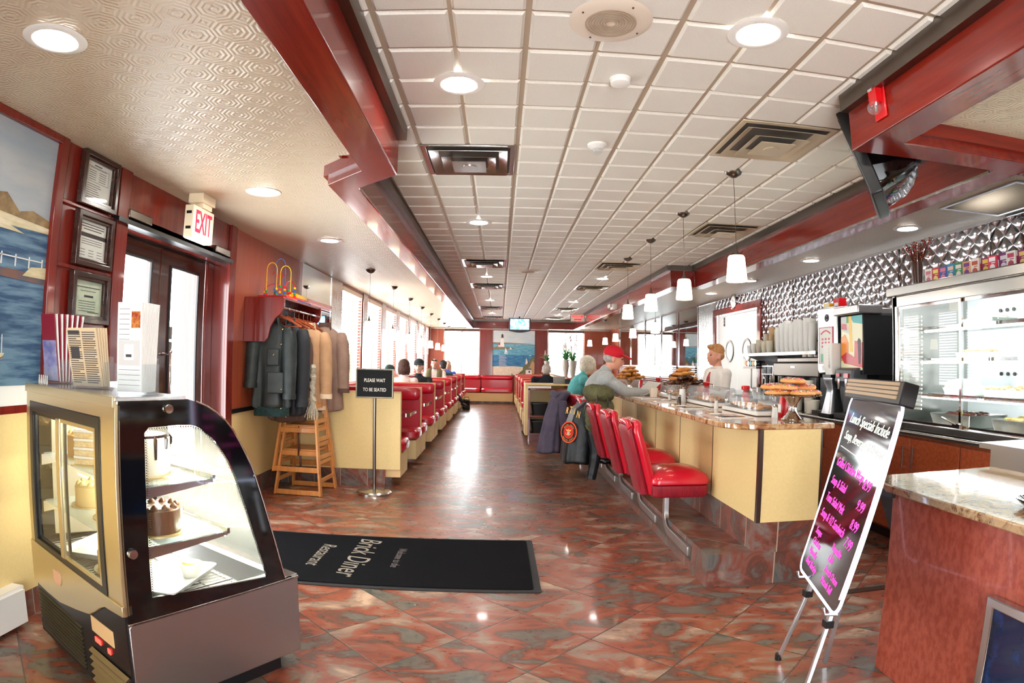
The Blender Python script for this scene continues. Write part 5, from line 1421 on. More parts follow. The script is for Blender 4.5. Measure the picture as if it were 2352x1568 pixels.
# stainless foot channel that carries the stools
b = MB(); b.box(1.276, 1.29, 3.80, 10.9, .075, .17); build('stool_rail', b, M_dksteel, t, wd=True)
poly = [(1.385, 11.05), (1.385, 3.75)] + [(1.385 + .22 * (1 - math.cos(a)), 3.75 - .255 * math.sin(a)) for a in [PI / 2 * k / 8 for k in range(1, 9)]] + [(2.10, 3.485), (2.12, 3.50), (2.12, 11.05)]
b = MB(); b.prism(poly, .978, 1.015); 
gt = one('granite_top', b, M_granite, 'glossy brown granite top of the lunch counter with a rounded near corner', 'counter top', bevel=.006)

# bar stools
def stool(y, rz, lb, grp, x=1.28, arm=True):
    t = thing('bar_stool', lb, 'bar stool', (x, y, 0), rz, grp)
    # seat: soft dome on a woven band
    def sq(w_, d_, r, z, n=5): return [(p[0] + .06, p[1], z) for p in rr(-w_, w_, -d_, d_, r, n)]
    b = MB(); b.loft([sq(.205, .195, .05, .40), sq(.215, .205, .05, .415), sq(.218, .208, .05, .485), sq(.212, .202, .05, .49)]); build('seat_band', b, M_red_w, t)
    b = MB(); b.loft([sq(.205, .197, .05, .488), sq(.222, .213, .055, .50), sq(.224, .215, .06, .525), sq(.212, .202, .07, .56), sq(.17, .16, .08, .592), sq(.11, .10, .08, .61), sq(.03, .03, .02, .617)], caps=True); build('seat_cushion', b, M_red_v, t)
    # backrest: inner glossy pad with thick welt, woven outer shell
    rings = []; rings2 = []
    for k in range(11):
        f = k / 10; z = .415 + .525 * f; xo = -.165 - .155 * f + (.02 if k == 10 else 0)
        hw = .155 + .045 * min(1, f * 1.5) - (.015 if k == 10 else 0); th = .065 - .02 * f
        rings.append([(xo + px, py, z) for px, py in rr(-th * .1, th * 1.25, -hw, hw, .028, 3)])
        rings2.append([(xo - th + px, py, z if k < 10 else z - .02) for px, py in rr(0, th * 1.0, -hw * .93, hw * .93, .03, 3)])
    top_ = rings[-1]; cx = sum(p[0] for p in top_) / len(top_)
    rings.append([(cx + (p[0] - cx) * .8, p[1] * .94, p[2] + .018) for p in top_]); rings.append([(cx + (p[0] - cx) * .35, p[1] * .85, p[2] + .027) for p in top_])
    b = MB(); b.loft(rings); build('backrest_pad', b, M_red_v, t)
    b = MB(); b.loft(rings2); build('backrest_shell', b, M_red_w, t)
    b = MB(); zt_ = .935; xt = -.335
    b.tube([(xt + .01, -.17, zt_ - .03), (xt + .0, -.12, zt_ + .008), (xt - .005, 0, zt_ + .014), (xt + .0, .12, zt_ + .008), (xt + .01, .17, zt_ - .03)], .024, 10); build('top_welt', b, M_red_v, t)
    b = MB(); b.cyl((.03, 0, .375), .05, .03, 20); b.box(-.03, .09, -.05, .05, .39, .402); build('swivel_plate', b, M_black, t)
    # bent rectangular steel column running back into the channel
    M2 = Matrix.Rotation(-rz, 4, 'Z')
    pts = [(0.03, 0, .385), (.03, 0, .26)] + [(.03, -.16 * (1 - math.cos(a)), .26 - .13 * math.sin(a)) for a in [PI / 2 * k / 8 for k in range(1, 9)]] + [(.03, -.62, .125)]
    b = MB(); rings = []
    pts = [Vector(p) for p in pts]
    for i, p in enumerate(pts):
        tg = (pts[min(i + 1, len(pts) - 1)] - pts[max(i - 1, 0)]).normalized(); sd = Vector((1, 0, 0)); up = sd.cross(tg)
        rings.append([p + sd * a * .018 + up * c * .032 for a, c in ((-1, -1), (1, -1), (1, 1), (-1, 1))])
    b.loft(rings); b.xf(Matrix.Translation((-.026, 0, 0))); b.xf(M2); build('steel_column', b, M_brush, t, bevel=.004)
    return t
stools = [(4.46, 0, 'nearest red vinyl bar stool, empty, at the corner of the counter'), (5.33, 0, 'second empty red bar stool from the near end of the counter'), (6.2, .0, 'third red bar stool, holding the green rucksack'),
          (7.07, 0, 'fourth red bar stool, seating the man in the red cap'), (7.94, .25, 'fifth red bar stool with the purple jacket over its back'), (8.85, 0, 'sixth red bar stool, seating the woman in the teal sweater')]
for i, (y, rz, l) in enumerate(stools): stool(y, rz, l, 'red bar stools')

# ---- pastry stands
M_cookie = mk('sprinkle_cookie', S(236, 176, 110), rough=.7, col2=S(222, 150, 84), ns=18)
SPR = [mk('sprinkle_%s' % n, c, rough=.4) for n, c in (('pink', S(230, 60, 130)), ('blue', S(60, 110, 200)), ('green', S(50, 160, 80)), ('white', S(250, 246, 236)), ('red', S(210, 30, 40)))]
M_pastry = mk('baked_pastry', S(218, 152, 76), rough=.5, col2=S(170, 98, 40), ns=14, bump=.4, bs=30)
M_dpastry = mk('chocolate_dipped_pastry', S(44, 26, 20), rough=.25, coat=.4, col2=S(110, 60, 30), ns=10, bump=.4, bs=30)
M_glaze = mk('sugar_glaze', S(250, 236, 214), rough=.3)
def stand(x, y, s, lb):
    t = thing('cake_stand', lb, 'cake stand', (x, y, 1.015), 0, 'chrome pedestal stands on the counter')
    b = MB(); b.lathe([(.001, 0), (.075, 0), (.078, .006), (.066, .014), (.062, .022), (.045, .035), (.03, .06), (.025, .085), (.03, .11), (.048, .135), (.062, .155), (.001, .155)], (0, 0, 0), 32)
    b.xf(Matrix.Diagonal((s, s, 1, 1))); build('pedestal', b, M_chrome, t)
    b = MB(); b.lathe([(.001, .152), (.15, .156), (.185, .162), (.19, .168), (.15, .166), (.001, .163)], (0, 0, 0), 48); b.xf(Matrix.Diagonal((s, s, 1, 1))); build('plate', b, M_chrome, t)
    b = MB()
    for k in range(40): a = 2 * PI * k / 40; b.ell((.188 * s * math.cos(a), .188 * s * math.sin(a), .166), .006, seg=6, rg=4)
    build('beaded_rim', b, M_chrome, t)
    return t
SX, SY = 1.93, 3.72
stand(SX, SY, 1, 'polished pedestal stand of sprinkle cookies at the near end of the counter')
stand(1.80, 5.75, 1, 'polished pedestal stand piled with chocolate pastries in the middle of the counter')
stand(1.70, 7.75, 1, 'polished pedestal stand of glazed pastries beside the man in the red cap')
def cookie(x, y, z, r, rx, ry, lb, sd):
    rnd = random.Random(sd); t = thing('sprinkle_cookie', lb, 'cookie', (x, y, z), rnd.uniform(0, 6), 'large sprinkle cookies on the near stand')
    M = Matrix.Rotation(rx, 4, 'X') @ Matrix.Rotation(ry, 4, 'Y')
    b = MB(); b.lathe([(.001, 0), (r * .8, 0), (r * .98, .008), (r, .015), (r * .92, .026), (r * .5, .036), (.001, .038)], seg=28); b.xf(M); build('cookie', b, M_cookie, t)
    b = MB()
    for k in range(110):
        a = rnd.uniform(0, 6.28); q = r * math.sqrt(rnd.random()) * .93; b.mi = rnd.randrange(5)
        b.obox((q * math.cos(a), q * math.sin(a), .038 - .018 * (q / r) ** 3), (.011, .0045, .0035), (0, 0, rnd.uniform(0, 3)))
    b.xf(M); build('sprinkles', b, SPR, t, smooth=False)
Z = 1.015 + .166
for k, (dx, dy, dz, rx, ry, l) in enumerate(((-.11, 0, 0, 0, 0, 'bottom cookie at the left edge of the near stand'), (.02, -.09, 0, 0, 0, 'bottom cookie at the front of the near stand'), (.125, .02, .002, 0, .05, 'bottom cookie at the right edge of the near stand'), (.02, .10, 0, 0, 0, 'bottom cookie at the back of the near stand'),
                                         (-.07, -.01, .036, .05, -.02, 'second layer cookie on the left of the near stand'), (-.12, .05, .038, 0, .05, 'second layer cookie behind on the left of the near stand'), (.085, .02, .038, .05, .12, 'second layer cookie sloping right on the near stand'), (.01, .02, .076, .02, -.02, 'topmost cookie of the pile on the near stand'))):
    cookie(SX + dx, SY + dy, Z + dz, .088, rx, ry, l, k)
def pastry(x, y, z, lb, m, sd, grp, L_=.07):
    rnd = random.Random(sd); b = MB(); a = rnd.uniform(0, 3.14)
    if sd % 3 == 0: # twist
        b.tube([(L_ * (k / 4 - 1), .012 * math.sin(k * 1.3), .02 + .006 * math.sin(k * 2)) for k in range(9)], [.012 + .010 * math.sin(PI * (k + .5) / 9) + .003 * (k % 2) for k in range(9)], 10)
    elif sd % 3 == 1: # round swirl
        b.tube([((.012 + .0035 * k) * math.cos(k * .7), (.012 + .0035 * k) * math.sin(k * .7), .018) for k in range(16)], .016, 8)
    else: b.ell((0, 0, .02), (L_ * .95, L_ * .6, .024))
    b.xf(Matrix.Rotation(rnd.uniform(-.25, .25), 4, 'Y'))
    one('pastry', b, m, lb, 'pastry', (x, y, z), a, grp, disp=(.02, .004))
POS = ['at the left rim', 'at the front left', 'at the front', 'at the front right', 'at the right rim', 'at the back right', 'at the back', 'at the back left']
for nm, sx, sy, mA, mB_, n1, n2 in (('middle stand', 1.80, 5.75, M_dpastry, M_pastry, 8, 6), ('far stand', 1.70, 7.75, M_pastry, M_pastry, 8, 6)):
    sd = 1
    for lay_, (n, r, z) in enumerate(((8, .125, 0), (6, .09, .042), (4, .05, .085), (1, 0, .125))):
        for k in range(n):
            a = PI + 2 * PI * k / n; sd += 1
            m_ = mA if (lay_ < 1 or (lay_ == 1 and k % 3)) else mB_
            where = POS[int(k * 8 / n) % 8] if n > 1 else 'at the very top'
            pastry(sx + r * math.cos(a), sy + r * math.sin(a) * .95, Z + z, '%s pastry, %s layer, %s of the %s' % ('chocolate' if m_ is M_dpastry else 'golden', ('bottom', 'second', 'third', 'top')[lay_], where, nm), m_, sd, 'pastries on the %s' % nm, .082)

# ---- rectangular covered cake keepers
def keeper(x, y, lb):
    t = thing('pastry_keeper', lb, 'food cover', (x, y, 1.015), 0, 'clear covered trays on the counter')
    b = MB(); b.loft([[(p[0], p[1], z) for p in rr(-w_, w_, -d_, d_, .015)] for w_, d_, z in ((.11, .32, 0), (.13, .345, .006), (.13, .345, .03), (.118, .33, .034))]); build('tray_base', b, M_white, t)
    b = MB(); b.loft([[(p[0], p[1], z) for p in rr(-w_, w_, -d_, d_, .02)] for w_, d_, z in ((.12, .33, .034), (.112, .315, .15), (.105, .305, .16), (.101, .301, .157), (.108, .311, .15), (.116, .326, .034))], caps=True); build('clear_cover', b, M_acryl, t)
    b = MB(); b.tube([(0, -.05, .16), (0, -.05, .185), (0, .05, .185), (0, .05, .16)], .005, 8); build('cover_handle', b, M_chrome, t)
    b = MB(); rnd = random.Random(4)
    for k in range(46): b.ell((rnd.uniform(-.085, .085), rnd.uniform(-.28, .28), .045 + rnd.uniform(0, .02)), (.022, .018, .014), seg=7, rg=5)
    build('crumb_pastry', b, M_pastry, t, kind='stuff')
    return t
keeper(1.93, 4.36, 'nearest clear covered tray of crumb pastry on the counter')
keeper(1.92, 5.28, 'second clear covered tray on the counter, behind the nearest one')
keeper(1.93, 6.35, 'third clear covered tray on the counter, beside the napkin cup')

def ketchup(x, y, lb, s=1):
    t = thing('ketchup_bottle', lb, 'ketchup bottle', (x, y, 1.015), 0, 'red squeeze bottles on the counter')
    b = MB(); b.loft([[(p[0], p[1], z) for p in rr(-w_, w_, -d_, d_, min(w_, d_) * .6)] for w_, d_, z in ((.026, .032, 0), (.028, .035, .01), (.028, .036, .08), (.022, .026, .125), (.015, .016, .15))]); build('bottle', b, M_redp, t)
    b = MB(); b.lathe([(.001, .15), (.02, .15), (.034, .155), (.036, .18), (.03, .188), (.001, .19)], (0, 0, 0), 18); build('cap', b, M_redp, t)
    b = MB(); b.box(-.0295, -.0285, -.022, .022, .03, .09); build('label_panel', b, M_paper, t)
    return t
ketchup(1.99, 3.98, 'red squeeze bottle behind the nearest pedestal stand'); ketchup(2.07, 4.85, 'red squeeze bottle between the first two covered trays'); ketchup(2.07, 5.85, 'red squeeze bottle behind the chocolate pastries'); ketchup(2.03, 7.55, 'red squeeze bottle behind the glazed pastries')
ketchup(1.98, 8.3, 'farthest red squeeze bottle beyond the glazed pastries')
def shaker(x, y, lb, r=.02, h=.085, m=M_paper, g='salt and sugar shakers'):
    t = thing('shaker', lb, 'shaker', (x, y, 1.015), 0, g)
    b = MB(); b.lathe([(.001, 0), (r, 0), (r * 1.05, .005), (r * .8, h * .78), (r * .85, h * .8), (.001, h * .8)], (0, 0, 0), 12); build('glass_jar', b, m, t)
    b = MB(); b.lathe([(r * .9, h * .78), (r * .95, h * .9), (r * .6, h), (.001, h)], (0, 0, 0), 14); build('metal_lid', b, M_chrome, t)
    return t
M_salt = mk('glass_with_salt', S(238, 236, 232), rough=.15, coat=.6)
M_pep = mk('glass_with_pepper', S(70, 60, 54), rough=.15, coat=.6)
shaker(1.90, 3.93, 'glass salt shaker beside the nearest pedestal stand', .022, .09, M_salt)
shaker(1.79, 4.80, 'slim salt shaker between the first two covered trays', .018, .085, M_salt)
shaker(1.75, 5.62, 'tall sugar pourer in front of the chocolate pastries', .036, .165, M_salt)
shaker(1.70, 5.55, 'short pepper shaker left of the sugar pourer', .018, .075, M_pep)
shaker(1.80, 7.35, 'sugar jar by the glazed pastries', .034, .13, M_salt)
shaker(1.73, 5.98, 'small salt shaker behind the sugar pourer', .018, .075, M_salt)
t = thing('napkin_cup', 'square cream paper holder beside the hand of the man in the red cap', 'holder', (1.70, 6.52, 1.015))
b = MB(); b.loft([[(p[0], p[1], z) for p in rr(-w_, w_, -w_, w_, .01)] for w_, z in ((.034, 0), (.042, .1), (.038, .1), (.03, .01))]); build('cup', b, M_maple2, t)
t = thing('drinking_glass', 'clear water glass by the red capped man on the counter', 'glass', (1.52, 7.35, 1.015))
b = MB(); b.lathe([(.001, 0), (.03, 0), (.038, .12), (.036, .12), (.028, .008), (.001, .008)], seg=20); build('glass', b, M_acryl, t)
b = MB(); b.lathe([(.001, .009), (.028, .009), (.034, .09), (.001, .09)], seg=20); build('water', b, M_salt, t)
# place settings
M_mat = mk('printed_placemat', S(236, 226, 214), rough=.6, col2=S(200, 150, 136), ns=26, stretch=(1, 1, 1))
for i, y in enumerate((4.05, 4.9, 5.75, 6.35)):
    t = thing('paper_placemat', '%s printed paper placemat with cutlery along the counter edge' % ORD[i], 'placemat', (1.58, y, 1.0155), PI / 2, 'placemats on the counter')
    b = MB(); b.box(-.2, .2, -.13, .13, 0, .001); build('placemat', b, M_mat, t, smooth=False)
    b = MB(); b.box(-.18, -.07, -.1, .1, .001, .006); build('napkin', b, M_paper, t)
    for k, x in enumerate((-.15, -.12, -.09)):
        b = MB(); b.tube([(x, -.09, .008), (x, .02, .009), (x, .07, .008)], [.003, .0025, .004], 6); b.ell((x, .085, .008), (.009 if k != 1 else .004, .022, .002)); build('cutlery', b, M_chrome, t)
    b = MB(); b.lathe([(.001, .001), (.03, .001), (.05, .01), (.048, .012), (.028, .004), (.001, .004)], (.1, .03, 0), 20); build('saucer', b, M_white, t) if i < 2 else None
# newspaper held up on the counter
t = thing('newspaper', 'open newspaper curling up from the counter in front of the man in the red cap', 'newspaper', (1.66, 6.95, 1.015), .1)
rings = []
for k in range(12):
    f = k / 11; x = -.15 + .32 * f; z = .004 + .13 * max(0, f - .35) ** 1.4 * 2
    rings.append([(x, -.2, z), (x, .22, z + .01), (x, .22, z + .014), (x, -.2, z + .004)])
b = MB(); b.loft(rings); build('pages', b, mk('newspaper_print', S(232, 230, 222), rough=.8, col2=S(196, 194, 190), ns=70, stretch=(.4, 2, 1)), t)
# folded papers
mb = MB(); mb.box(-.12, .12, -.16, .16, 0, .01); mb.box(-.11, .12, -.15, .15, .01, .018)
one('folded_paper', mb, M_paper, 'folded papers lying beyond the third covered tray', 'paper', (1.95, 6.95, 1.015), .2)
# ================================================================== SERVICE SIDE
M_lam = mk('mottled_terracotta_laminate', S(158, 72, 42), rough=.3, coat=.25, col2=S(176, 88, 54), ns=42, lo=.4, hi=.6)
M_lam2 = mk('mottled_brick_laminate', S(168, 82, 62), rough=.4, coat=.1, col2=S(146, 60, 42), ns=34, stretch=(1, 1, .6), lo=.42, hi=.6)
BX = 3.0
# back counter
t = thing('service_counter', 'long stainless topped back counter with terracotta cabinet doors', 'counter', (3.05, 5.0, 0))
b = MB(); b.box(BX, XR - .01, .8, 8.35, .86, .90); build('steel_worktop', b, M_steel, t, wd=True, bevel=.012)
b = MB(); b.box(BX + .05, XR - .01, .8, 8.33, .10, .86); build('cabinet_body', b, M_lam, t, wd=True)
b = MB(); b.box(BX + .12, XR - .01, .8, 8.3, 0, .1); build('toe_kick', b, M_seam, t, wd=True)
ys_ = [.8, 1.5, 2.17, 2.84, 3.36, 3.90, 4.55, 5.2, 5.85, 6.5, 7.1, 7.7, 8.33]
for i, (a, c) in enumerate(zip(ys_[:-1], ys_[1:])):
    b = MB(); b.box(BX + .03, BX + .05, a + .005, c - .005, .12, .84); d = build('cabinet_door', b, M_lam, t, wd=True, bevel=.003)
    yy = c - .06 if i % 2 == 0 else a + .06
    b = MB(); b.tube([(BX + .03, yy, .62), (BX - .0, yy, .62), (BX - .0, yy, .78), (BX + .03, yy, .78)], .007, 8); build('door_handle', b, M_chrome, d, wd=True)
mb = MB(); mb.box(2.10, 2.16, 3.52, 11.0, 0, .9)
# refrigerated glass display on the back counter
fx0, fy0, fy1, fz0, fz1 = 3.05, 1.2, 4.17, .905, 1.93
t = thing('display_fridge', 'large bright glass fronted stainless refrigerator on the back counter', 'refrigerator', (3.45, 2.7, .905))
b = MB(); b.box(fx0 - .04, XR - .02, fy0 - .03, fy1 + .03, fz1 - .02, fz1 + .05); build('fridge_top', b, M_steel, t, wd=True, bevel=.008)
b = MB(); b.box(fx0, fx0 + .06, fy1 - .06, fy1, fz0, fz1 - .02); b.box(fx0, fx0 + .06, fy0, fy1, fz1 - .10, fz1 - .02); b.box(fx0 - .01, fx0 + .08, fy0, fy1, fz0, fz0 + .05); build('front_frame', b, M_steel, t, wd=True, bevel=.004)
b = MB(); b.box(fx0, XR - .03, fy1 - .03, fy1, fz0, fz1 - .02); build('side_wall', b, M_steel, t, wd=True)
b = MB(); b.box(XR - .06, XR - .03, fy0, fy1, fz0, fz1 - .02); build('back_wall', b, mk('fridge_interior', S(236, 238, 240), rough=.4), t, wd=True)
b = MB(); b.box(fx0 + .08, XR - .06, fy0, fy1 - .03, fz0 + .0, fz0 + .03); build('interior_floor', b, M_steel, t, wd=True)
M_ftube = mk('fridge_tube_light', (1, 1, 1, 1), es=34, ecol=(.95, .98, 1, 1))
b = MB(); b.tube([(fx0 + .1, fy0, fz1 - .07), (fx0 + .1, fy1 - .08, fz1 - .07)], .016, 10); build('light_tube', b, M_ftube, t, wd=True)
for z_, x_ in ((1.16, 3.3), (1.42, 3.34), (1.66, 3.38)):
    b = MB(); b.box(x_ - .12, XR - .06, fy0, fy1 - .04, z_, z_ + .006); build('glass_shelf', b, M_shelf, t, wd=True)
    b = MB(); b.box(x_ - .13, x_ - .12, fy0, fy1 - .04, z_ - .01, z_ + .016); build('shelf_rail', b, M_chrome, t, wd=True)
    b = MB(); b.tube([(x_ - .09, fy0, z_ - .015), (x_ - .09, fy1 - .1, z_ - .015)], .008, 8); build('light_tube', b, M_ftube, t, wd=True)
for k, (a, c, xx) in enumerate(((3.40, 4.11, .0), (2.70, 3.44, .02), (2.0, 2.74, .0), (1.25, 2.04, .02))):
    b = MB(); b.shell([(a, fz0 + .05), (c, fz0 + .05), (c, fz1 - .10), (a, fz1 - .10)], [(a + .022, fz0 + .07), (c - .022, fz0 + .07), (c - .022, fz1 - .12), (a + .022, fz1 - .12)], fx0 + .01 + xx, fx0 + .025 + xx, 'yz'); d = build('sliding_glass_door', b, M_chrome, t, wd=True)
    g = MB(); g.box(fx0 + .015 + xx, fx0 + .019 + xx, a + .02, c - .02, fz0 + .06, fz1 - .11); build('door_pane', g, M_glass, d, wd=True, smooth=False)
b = MB(); b.obox((fx0 - .0, 3.42, fz0 + .07), (.03, .07, .03)); b.tube([(fx0 - .01, 3.42, fz0 + .08), (fx0 - .03, 3.55, fz0 + .12)], .006, 6); build('door_lock', b, M_chrome, t, wd=True)
b = MB()
for k in range(24): b.box(fx0 + .09, fx0 + .1, 3.93, 4.08, 1.05 + k * .03, 1.063 + k * .03)
build('louvre_panel', b, M_white, t, wd=True)
b = MB()
for z_ in (1.80, 1.32):
    for k in range(3): b.lathe([(.001, 0), (.014, 0), (.014, .01), (.001, .01)], (XR - .08, 3.75 - k * .07, z_), 14, 'x')
build('wall_vent', b, M_black, t, wd=True)
# food in the fridge
FG = 'food in the display fridge'
M_red_f = mk('sliced_fruit', S(220, 120, 90), rough=.5, col2=S(240, 210, 160), ns=24)
M_salad = mk('green_salad', S(96, 120, 56), rough=.7, col2=S(190, 140, 90), ns=30, bump=.8, bs=40)
def fbox(x, y, z, w_, d_, h, m, lb, name='food_tray', cat='food tray', top=None):
    t = thing(name, lb, cat, (x, y, z), 0, FG)
    b = MB(); o = rr(-w_, w_, -d_, d_, .02); b.loft([[(p[0] * f, p[1] * f, q) for p in o] for f, q in ((.9, 0), (1, h), (.96, h), (.88, .006))]); build('tray', b, m, t)
    if top is not None:
        b = MB(); rnd = random.Random(int(y * 100 + z * 10))
        for k in range(26): b.ell((rnd.uniform(-w_ * .75, w_ * .75), rnd.uniform(-d_ * .8, d_ * .8), h * .8 + rnd.uniform(0, .02)), (.03, .035, .016), seg=7, rg=5)
        build('contents', b, top, t, kind='stuff')
    return t
for i, (y, tp) in enumerate(((3.75, M_dkwood), (3.1, M_salad), (2.55, M_red_f), (2.0, M_salad))): fbox(3.45, y, .937, .2, .22, .09, M_steel, '%s steel pan along the bottom of the fridge' % ORD[i], 'steel_pan', 'pan', tp)
for i, (y, tp) in enumerate(((3.72, M_icing), (3.3, M_red_f), (2.8, M_icing), (2.3, M_pastry))): fbox(3.45, y, 1.168, .15, .17, .05, M_white, '%s white tray on the lowest fridge shelf' % ORD[i], top=tp)
for i, (y, tp) in enumerate(((3.65, M_red_f), (3.15, M_icing), (2.6, M_icing))): fbox(3.5, y, 1.428, .14, .17, .05, M_white, '%s white tray on the middle fridge shelf' % ORD[i], top=tp)
for i, (y, tp) in enumerate(((3.6, M_icing), (2.9, M_pastry), (2.4, M_red_f))): fbox(3.52, y, 1.668, .14, .16, .05, M_steel, '%s tray on the top fridge shelf' % ORD[i], top=tp)
t = thing('domed_cake', 'white domed cake standing on the lowest fridge shelf by the left door', 'cake', (3.36, 3.72, 1.172), 0, FG)
b = MB(); b.lathe([(.001, 0), (.13, 0), (.135, .05), (.12, .09), (.07, .11), (.001, .115)], seg=24); build('icing', b, M_icing, t)

# cereal boxes and dried twigs on the fridge
bc = [(S(244, 240, 232), S(220, 120, 140)), (S(206, 50, 70), S(240, 220, 120)), (S(60, 80, 170), S(230, 130, 150)), (S(40, 130, 170), S(240, 200, 180)), (S(40, 140, 90), S(240, 230, 220)), (S(236, 170, 120), S(120, 60, 140)), (S(240, 230, 225), S(200, 90, 60)), (S(150, 40, 100), S(240, 200, 90)),
      (S(226, 60, 90), S(250, 240, 240)), (S(120, 50, 110), S(230, 220, 230)), (S(236, 232, 226), S(190, 60, 90)), (S(140, 40, 90), S(240, 200, 120)), (S(200, 80, 60), S(245, 235, 225))]
y = 3.97
for i, (c1_, c2_) in enumerate(bc):
    w_ = .085; y0 = y - w_; x_ = 3.22 + (.0 if i < 7 else .02 * (i % 2))
    t = thing('cereal_box', '%s small cereal box from the dried twigs, on top of the fridge' % (ORD + ['twelfth', 'thirteenth'])[i], 'cereal box', (x_, y0, fz1 + .051), 0, 'cereal boxes on the fridge')
    m1 = mk('carton_%d' % i, c1_, rough=.4); m2 = mk('carton_print_%d' % i, c2_, rough=.4)
    b = MB(); b.box(0, .045, 0, w_ - .003, 0, .13 - .004 * (i % 3)); build('carton', b, m1, t)
    b = MB(); b.ell((-.0005, .042, .045), (.0012, .026, .022), seg=12, rg=6); b.box(-.001, .0, .012, .07, .085, .112); b.box(-.001, 0, .015, .05, .072, .078); b.box(.01, .035, -.0008, 0, .03, .09); build('printed_front', b, m2, t)
    y = y0
t = thing('dried_twig_bundle', 'brown vase of dried twigs with red berries on the fridge corner', 'dried plant', (3.22, 4.06, fz1 + .05))
b = MB(); b.lathe([(.001, 0), (.04, 0), (.045, .1), (.05, .2), (.046, .2), (.001, .18)], seg=14); build('vase', b, M_dkwood, t)
M_twig = mk('dry_twig', S(92, 52, 34), rough=.9); M_ber = mk('dried_berry', S(150, 44, 30), rough=.5)
rnd = random.Random(3)
for k in range(34):
    a = rnd.uniform(0, 6.28); r = rnd.uniform(.03, .14); h = rnd.uniform(.26, .40)
    b = MB(); e = Vector((r * math.cos(a), r * math.sin(a), h)); b.tube([(e.x * .15, e.y * .15, .15), e * .6 + Vector((0, 0, .07)), e], [.004, .0035, .002], 5); build('twig', b, M_twig, t)
    if k % 2:
        b = MB()
        for q in range(4): b.ell(e + Vector((rnd.uniform(-.02, .02), rnd.uniform(-.02, .02), -q * .02)), .008, seg=6, rg=4)
        build('berries', b, M_ber, t)
t = thing('dried_grass_spray', 'second dark spray of dried stems at the far right behind the cereal boxes', 'dried plant', (3.62, 3.2, fz1 + .05))
for k in range(20):
    a = rnd.uniform(0, 6.28); r = rnd.uniform(.05, .2); h = rnd.uniform(.2, .34)
    b = MB(); b.tube([(0, 0, 0), (r * .5 * math.cos(a), r * .5 * math.sin(a), h * .7), (r * math.cos(a), r * math.sin(a), h)], [.005, .004, .002], 5); build('stem', b, M_twig, t)

# juice dispenser
t = thing('juice_dispenser', 'tall black juice dispenser with a colourful fruit printed front', 'drink dispenser', (3.28, 4.9, .905))
b = MB(); b.box(3.12, 3.62, 4.70, 5.06, 1.30, 1.83); build('dispenser_body', b, M_blackg if 0 else M_black, t, wd=True, bevel=.01)
b = MB(); b.box(3.30, 3.62, 4.72, 5.04, .905, 1.30); build('dispenser_stem', b, M_black, t, wd=True)
M_jy = mk('print_yellow', S(240, 190, 50), rough=.3); M_jt = mk('print_teal', S(60, 170, 170), rough=.3); M_jc = mk('print_cream', S(236, 230, 190), rough=.3); M_jr = mk('print_red', S(196, 24, 40), rough=.25); M_jo = mk('print_orange', S(240, 140, 30), rough=.3); M_jg = mk('print_green', S(70, 160, 90), rough=.3)
mb = MB(); fx = 3.119
def jp(pts, m, k=[0]): k[0] += 1; mb.mi = m; mb.prism(pts, fx - .001 - .0004 * k[0], fx, 'yz')
mb.box(fx - .001, fx, 4.705, 5.055, 1.34, 1.82)
jp([(4.705, 1.74), (4.85, 1.76), (4.9, 1.82), (4.705, 1.82)], 1); jp([(4.92, 1.66), (5.055, 1.7), (5.055, 1.82), (4.94, 1.82)], 0 + 4); jp([(4.86, 1.5), (4.90, 1.5), (4.93, 1.82), (4.88, 1.82)], 2)
jp([(4.705, 1.44), (4.83, 1.44), (4.83, 1.60), (4.705, 1.58)], 3); jp([(4.93, 1.44), (5.055, 1.42), (5.055, 1.63), (4.99, 1.66), (4.93, 1.58)], 5); jp([(4.705, 1.36), (5.0, 1.40), (5.055, 1.46), (4.96, 1.50), (4.80, 1.44), (4.705, 1.46)], 3); jp([(4.73, 1.40), (4.76, 1.39), (4.78, 1.60), (4.76, 1.62), (4.73, 1.6)], 6)
jp([(4.96, 1.70), (5.04, 1.71), (5.04, 1.76), (4.96, 1.75)], 3); jp([(4.93, 1.76), (4.96, 1.76), (4.96, 1.82), (4.93, 1.82)], 7)
build('printed_front', mb, [M_jc, M_jt, M_jy, M_jr, M_pw, M_jo, M_black, M_jg], t, wd=True, smooth=False)
b = MB(); b.loft([[(x, y_, z) for x, y_ in rr(x0_, 3.2, 4.74, 5.03, .02)] for x0_, z in ((3.10, 1.36), (3.04, 1.34), (3.03, 1.24), (3.07, 1.19))]); build('tap_head', b, M_dkgrey if 0 else mk('dark_grey_plastic', S(70, 72, 78), rough=.35), t, wd=True, bevel=.006)
b = MB(); b.box(3.022, 3.032, 4.79, 4.86, 1.27, 1.31); b.box(3.0215, 3.03, 4.93, 4.98, 1.28, 1.31); build('tap_button', b, M_redp, t, wd=True)
b = MB(); b.box(3.018, 3.03, 4.80, 4.83, 1.17, 1.26); b.box(3.018, 3.03, 4.92, 4.95, 1.17, 1.26); build('tap_lever', b, M_chrome, t, wd=True)
b = MB(); b.box(3.03, 3.3, 4.74, 5.03, .905, .955); b.box(3.10, 3.28, 4.80, 4.98, .955, 1.20); build('drip_tray', b, mk('dark_grey_stem', S(60, 60, 64), rough=.4), t, wd=True, bevel=.006)
t = thing('steel_tray_box', 'long dull steel pan resting on top of the juice dispenser', 'pan', (3.28, 4.85, 1.831))
b = MB(); b.box(3.06, 3.32, 4.68, 5.10, 1.831, 1.91); b.box(3.32, 3.6, 4.72, 5.0, 1.831, 1.89); build('pan_body', b, M_brush, t, wd=True, bevel=.01)
